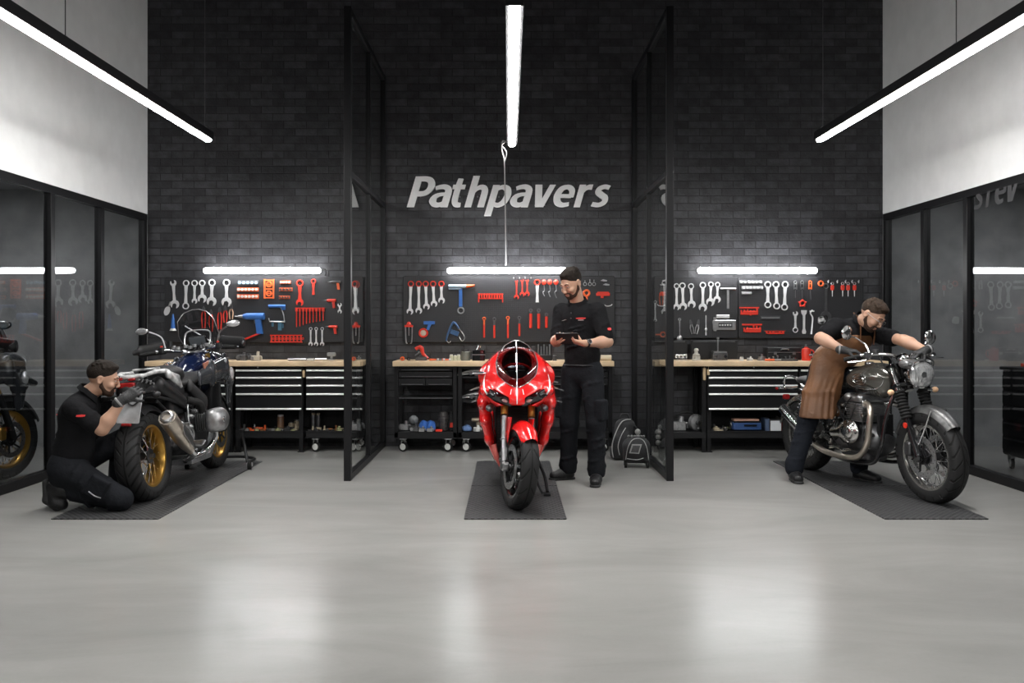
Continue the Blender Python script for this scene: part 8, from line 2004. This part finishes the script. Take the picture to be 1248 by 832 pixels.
for (w_, dr, pm, sd) in ((wrR, V(0.13, -0.05, -0.012), V(0, 0.1, -1), -1), (wrL, V(-0.10, -0.02, -0.03), V(0, 0.1, -1), 1)):
    q = SDF(0.0055); hand_into(q, w_, dr, pm, sd, ((28, 50, 45), (30, 54, 45), (34, 54, 45), (38, 54, 45)), 4, 1.08, (25, 15), 0.006, 0.0098); q.cap(w_ - Vector(dr).normalized() * 0.03, w_, 0.033, 0.032, 0.015)
    g_ = q.build('glove', M_GLOVE, t); m = MB(); m.torus(w_ - Vector(dr).normalized() * 0.03, dr, 0.033, 0.005, n=24, k=6, rz=0.007); m.build('glove_cuff', MATS['grey_cuff'], g_)
q = SDF(0.0075)
q.cap(chest + up_ * 0.03, pel + up_ * 0.10, 0.122, 0.118, 0.05, (lr, 1.28)); q.cap(pel + up_ * 0.12, pel + V(0, 0, 0.0), 0.12, 0.125, 0.04, (lf, 1.2)); q.cap(shR, shL, 0.064, 0.062, 0.05); q.cap(nb - up_ * 0.01, nb - up_ * 0.08, 0.068, 0.085, 0.03)
for (s_, e_) in ((shR, elR), (shL, elL)): q.cap(s_, s_.lerp(e_, 0.62), 0.068, 0.07, 0.035); folds(q, s_, s_.lerp(e_, 0.6), (0.07, 0.07), 3, 6)
folds(q, chest, pel + up_ * 0.08, (0.13, 0.13), 8, 14, 0.008)
polo = q.build('polo_shirt', M_POLO, t)
collar(nb, hc_, fw)
q = SDF(0.0075); q.cap(pel + V(0, 0, 0.06), pel + V(0, 0, -0.03), 0.118, 0.122, 0.04, (lf, 1.25))
for i, (h_, k_, a_, z_) in enumerate(((hR, knR, anR, 1.0), (hL, knL, anL, 0.8))):
    q.cap(h_, k_, 0.102 * z_, 0.080 * z_, 0.03); q.cap(k_, a_ + V(0, 0, 0.02), 0.080 * z_, 0.070 * z_, 0.03); folds(q, h_, k_, (0.104 * z_, 0.08 * z_), 6, 51 + i, 0.009); folds(q, k_, a_, (0.08 * z_, 0.07 * z_), 9, 61 + i, 0.010); q.cap(a_ + V(0, 0, 0.05), a_, 0.072, 0.070, 0.02)
q.half(V(0, 0, 0.055), (0, 0, -1), 0.008); q.build('work_trousers', cloth_mat('dark_jeans', (0.012, 0.014, 0.019)), t)
boot(t, anR, V(2.415, 6.80, 0.0)); boot(t, anL, V(3.10, 6.82, 0.0))
# leather apron: bib over the chest, skirt wrapped round hips and near thigh
q = SDF(0.007)
q.cap(chest + fr_ * 0.03 + up_ * 0.0, pel + up_ * 0.08 + fr_ * 0.012, 0.122, 0.138, 0.05, (lr, 1.25))
q.cap(pel + V(0, -0.012, 0.06), pel + V(-0.01, -0.03, -0.05), 0.130, 0.140, 0.05, (lf, 1.2))
q.cap(pel + V(-0.015, -0.03, -0.03), V(2.615, 6.93, 0.57), 0.140, 0.118, 0.05, (lf, 1.2))
r_ = random.Random(4)
for k in range(8):
    a = R(165 + 18 * k); o_ = V(math.cos(a), math.sin(a) * 0.9, 0); q.chain([pel + o_ * 0.14 + V(0, -0.02, 0.0), V(2.655, 6.97, 0.76) + o_ * 0.150, V(2.615, 6.93, 0.52) + o_ * (0.145 + r_.uniform(0, 0.02))], [0.004, 0.012, 0.018], 0.03)
for k in range(5): q.chain([pel + V(-0.14 + 0.02 * k, -0.07 - 0.03 * k, 0.12 - 0.06 * k), pel + V(-0.02, -0.145, 0.04 - 0.06 * k), pel + V(0.13, -0.14, 0.09 - 0.03 * k)], [0.004, 0.013, 0.006], 0.02)
q.cap(pel + V(-0.02, 0.0, -0.14), V(2.615, 6.94, 0.40), 0.105, 0.112, 0.01, (lf, 1.2), 's')
q.half(V(0, 0, 0.545), (0, 0, -1), 0.006); q.half(pel - fw * 0.03, -fw, 0.01); q.half(chest + up_ * 0.075, up_ + fr_ * -0.5, 0.01)
q.box(V(2.93, 7.0, 0.74), (0.26, 1.0, 0.46), Matrix.Rotation(math.atan2(-0.96, 0.28) - R(-90), 3, 'Z'), 0.02, 0.02, 's')
ap = q.build('leather_apron', M_APRON, t)
m = MB()
for s_ in (-1, 1): m.tube([chest + up_ * 0.05 + fr_ * 0.15 + lr * s_ * 0.07, nb + lr * s_ * 0.075 + fr_ * 0.05 + V(0, 0, 0.02), nb + lr * s_ * 0.05 - fr_ * 0.06 + V(0, 0.02, 0.02)], 0.010, n=8, flat=0.35)
m.build('neck_strap', M_APRON, ap)
m = MB(); m.torus(pel + V(-0.150, -0.05, 0.10), V(1, 0.5, 0), 0.013, 0.004, n=14, k=6); m.tube([pel + V(-0.152, -0.04, 0.10), pel + V(-0.155, 0.03, 0.10), pel + V(-0.10, 0.12, 0.10)], 0.006, n=6); m.build('waist_tie', M_STEEL, ap)
m = MB()
for y in (-1, 1):
    P = lambda x, yy, z: hc_ + MH @ V(x, yy, z)
    m.tube([P(0.108 + 0.0 * k_, y * (0.031 + 0.019 * math.cos(R(a))), 0.004 + 0.015 * math.sin(R(a))) for k_, a in enumerate(range(0, 360, 24))], 0.0016, n=5, k=1, loop=True)
    m.tube([P(0.108, y * 0.050, 0.008), P(0.06, y * 0.074, 0.008), P(-0.005, y * 0.084, 0.006)], 0.0018, n=5)
m.tube([P(0.108, -0.012, 0.008), P(0.116, 0, 0.010), P(0.108, 0.012, 0.008)], 0.0018, n=5)
m.build('glasses', M_STEEL, t)

# ------------------------------------------------------------------ things standing behind the smoked glass
b2 = adventure_bike((-4.62, 5.66, 0.0), R(78), 3, 'second motorcycle with gold wheels parked in the side room behind the smoked glass')  # solid copy modelled in place of the reflection in the left glass
t = empty('tool_trolley', (4.78, 7.35, 0), (0, 0, R(90)), 'tall black tool trolley on casters standing behind the smoked glass on the right', 'trolley')
m = MB(); m.rbox((0, 0, 0.52), (0.52, 0.42, 0.78), 0.03); m.build('cabinet_body', M_BLKM, t, bevel=0.004)
m = MB(); m.rbox((0, 0, 0.925), (0.56, 0.46, 0.03), 0.03); m.build('top_tray', M_PLAST, t)
m = MB(); m.rbox((0.0, -0.15, 1.20), (0.46, 0.08, 0.54), 0.05, axis=1); m.build('back_panel', M_BLKM, t)
for k in range(5):
    z = 0.80 - 0.14 * k; m = MB(); m.box((0, 0.214, z), (0.46, 0.012, 0.12)); d_ = m.build('drawer', M_DRW, t); m = MB(); m.box((0, 0.224, z + 0.045), (0.40, 0.012, 0.014)); m.build('handle_strip', M_DSTEEL, d_)
m = MB(); m.tube([(-0.27, 0.16, 0.88), (-0.32, 0.15, 0.84), (-0.32, 0.15, 0.66), (-0.27, 0.16, 0.62)], 0.010); m.build('push_handle', M_STEEL, t)
for x in (-0.2, 0.2):
    for y in (-0.15, 0.15): caster(t, x, y, 0)
m = MB(); m.rbox((0, 0, 0.02), (0.22, 0.03, 0.03), 0.01); tag(m.build('red_wrench_case', M_RED), 'slim red case lying on the trolley behind the smoked glass', 'case').location = (4.70, 7.35, 0.9455)
# reflection of the sign painted as faint mirrored letters on the smoked glass
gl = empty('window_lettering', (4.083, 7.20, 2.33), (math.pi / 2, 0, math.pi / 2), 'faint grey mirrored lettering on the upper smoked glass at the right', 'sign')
M_REFLECT = mat('faint_grey_vinyl', (0.035, 0.035, 0.038), 0.6)
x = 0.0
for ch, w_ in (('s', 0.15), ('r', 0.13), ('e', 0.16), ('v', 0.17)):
    letter_mesh(ch, M_REFLECT, gl, x, x + w_, 0.26, 0.002, flip=-1)
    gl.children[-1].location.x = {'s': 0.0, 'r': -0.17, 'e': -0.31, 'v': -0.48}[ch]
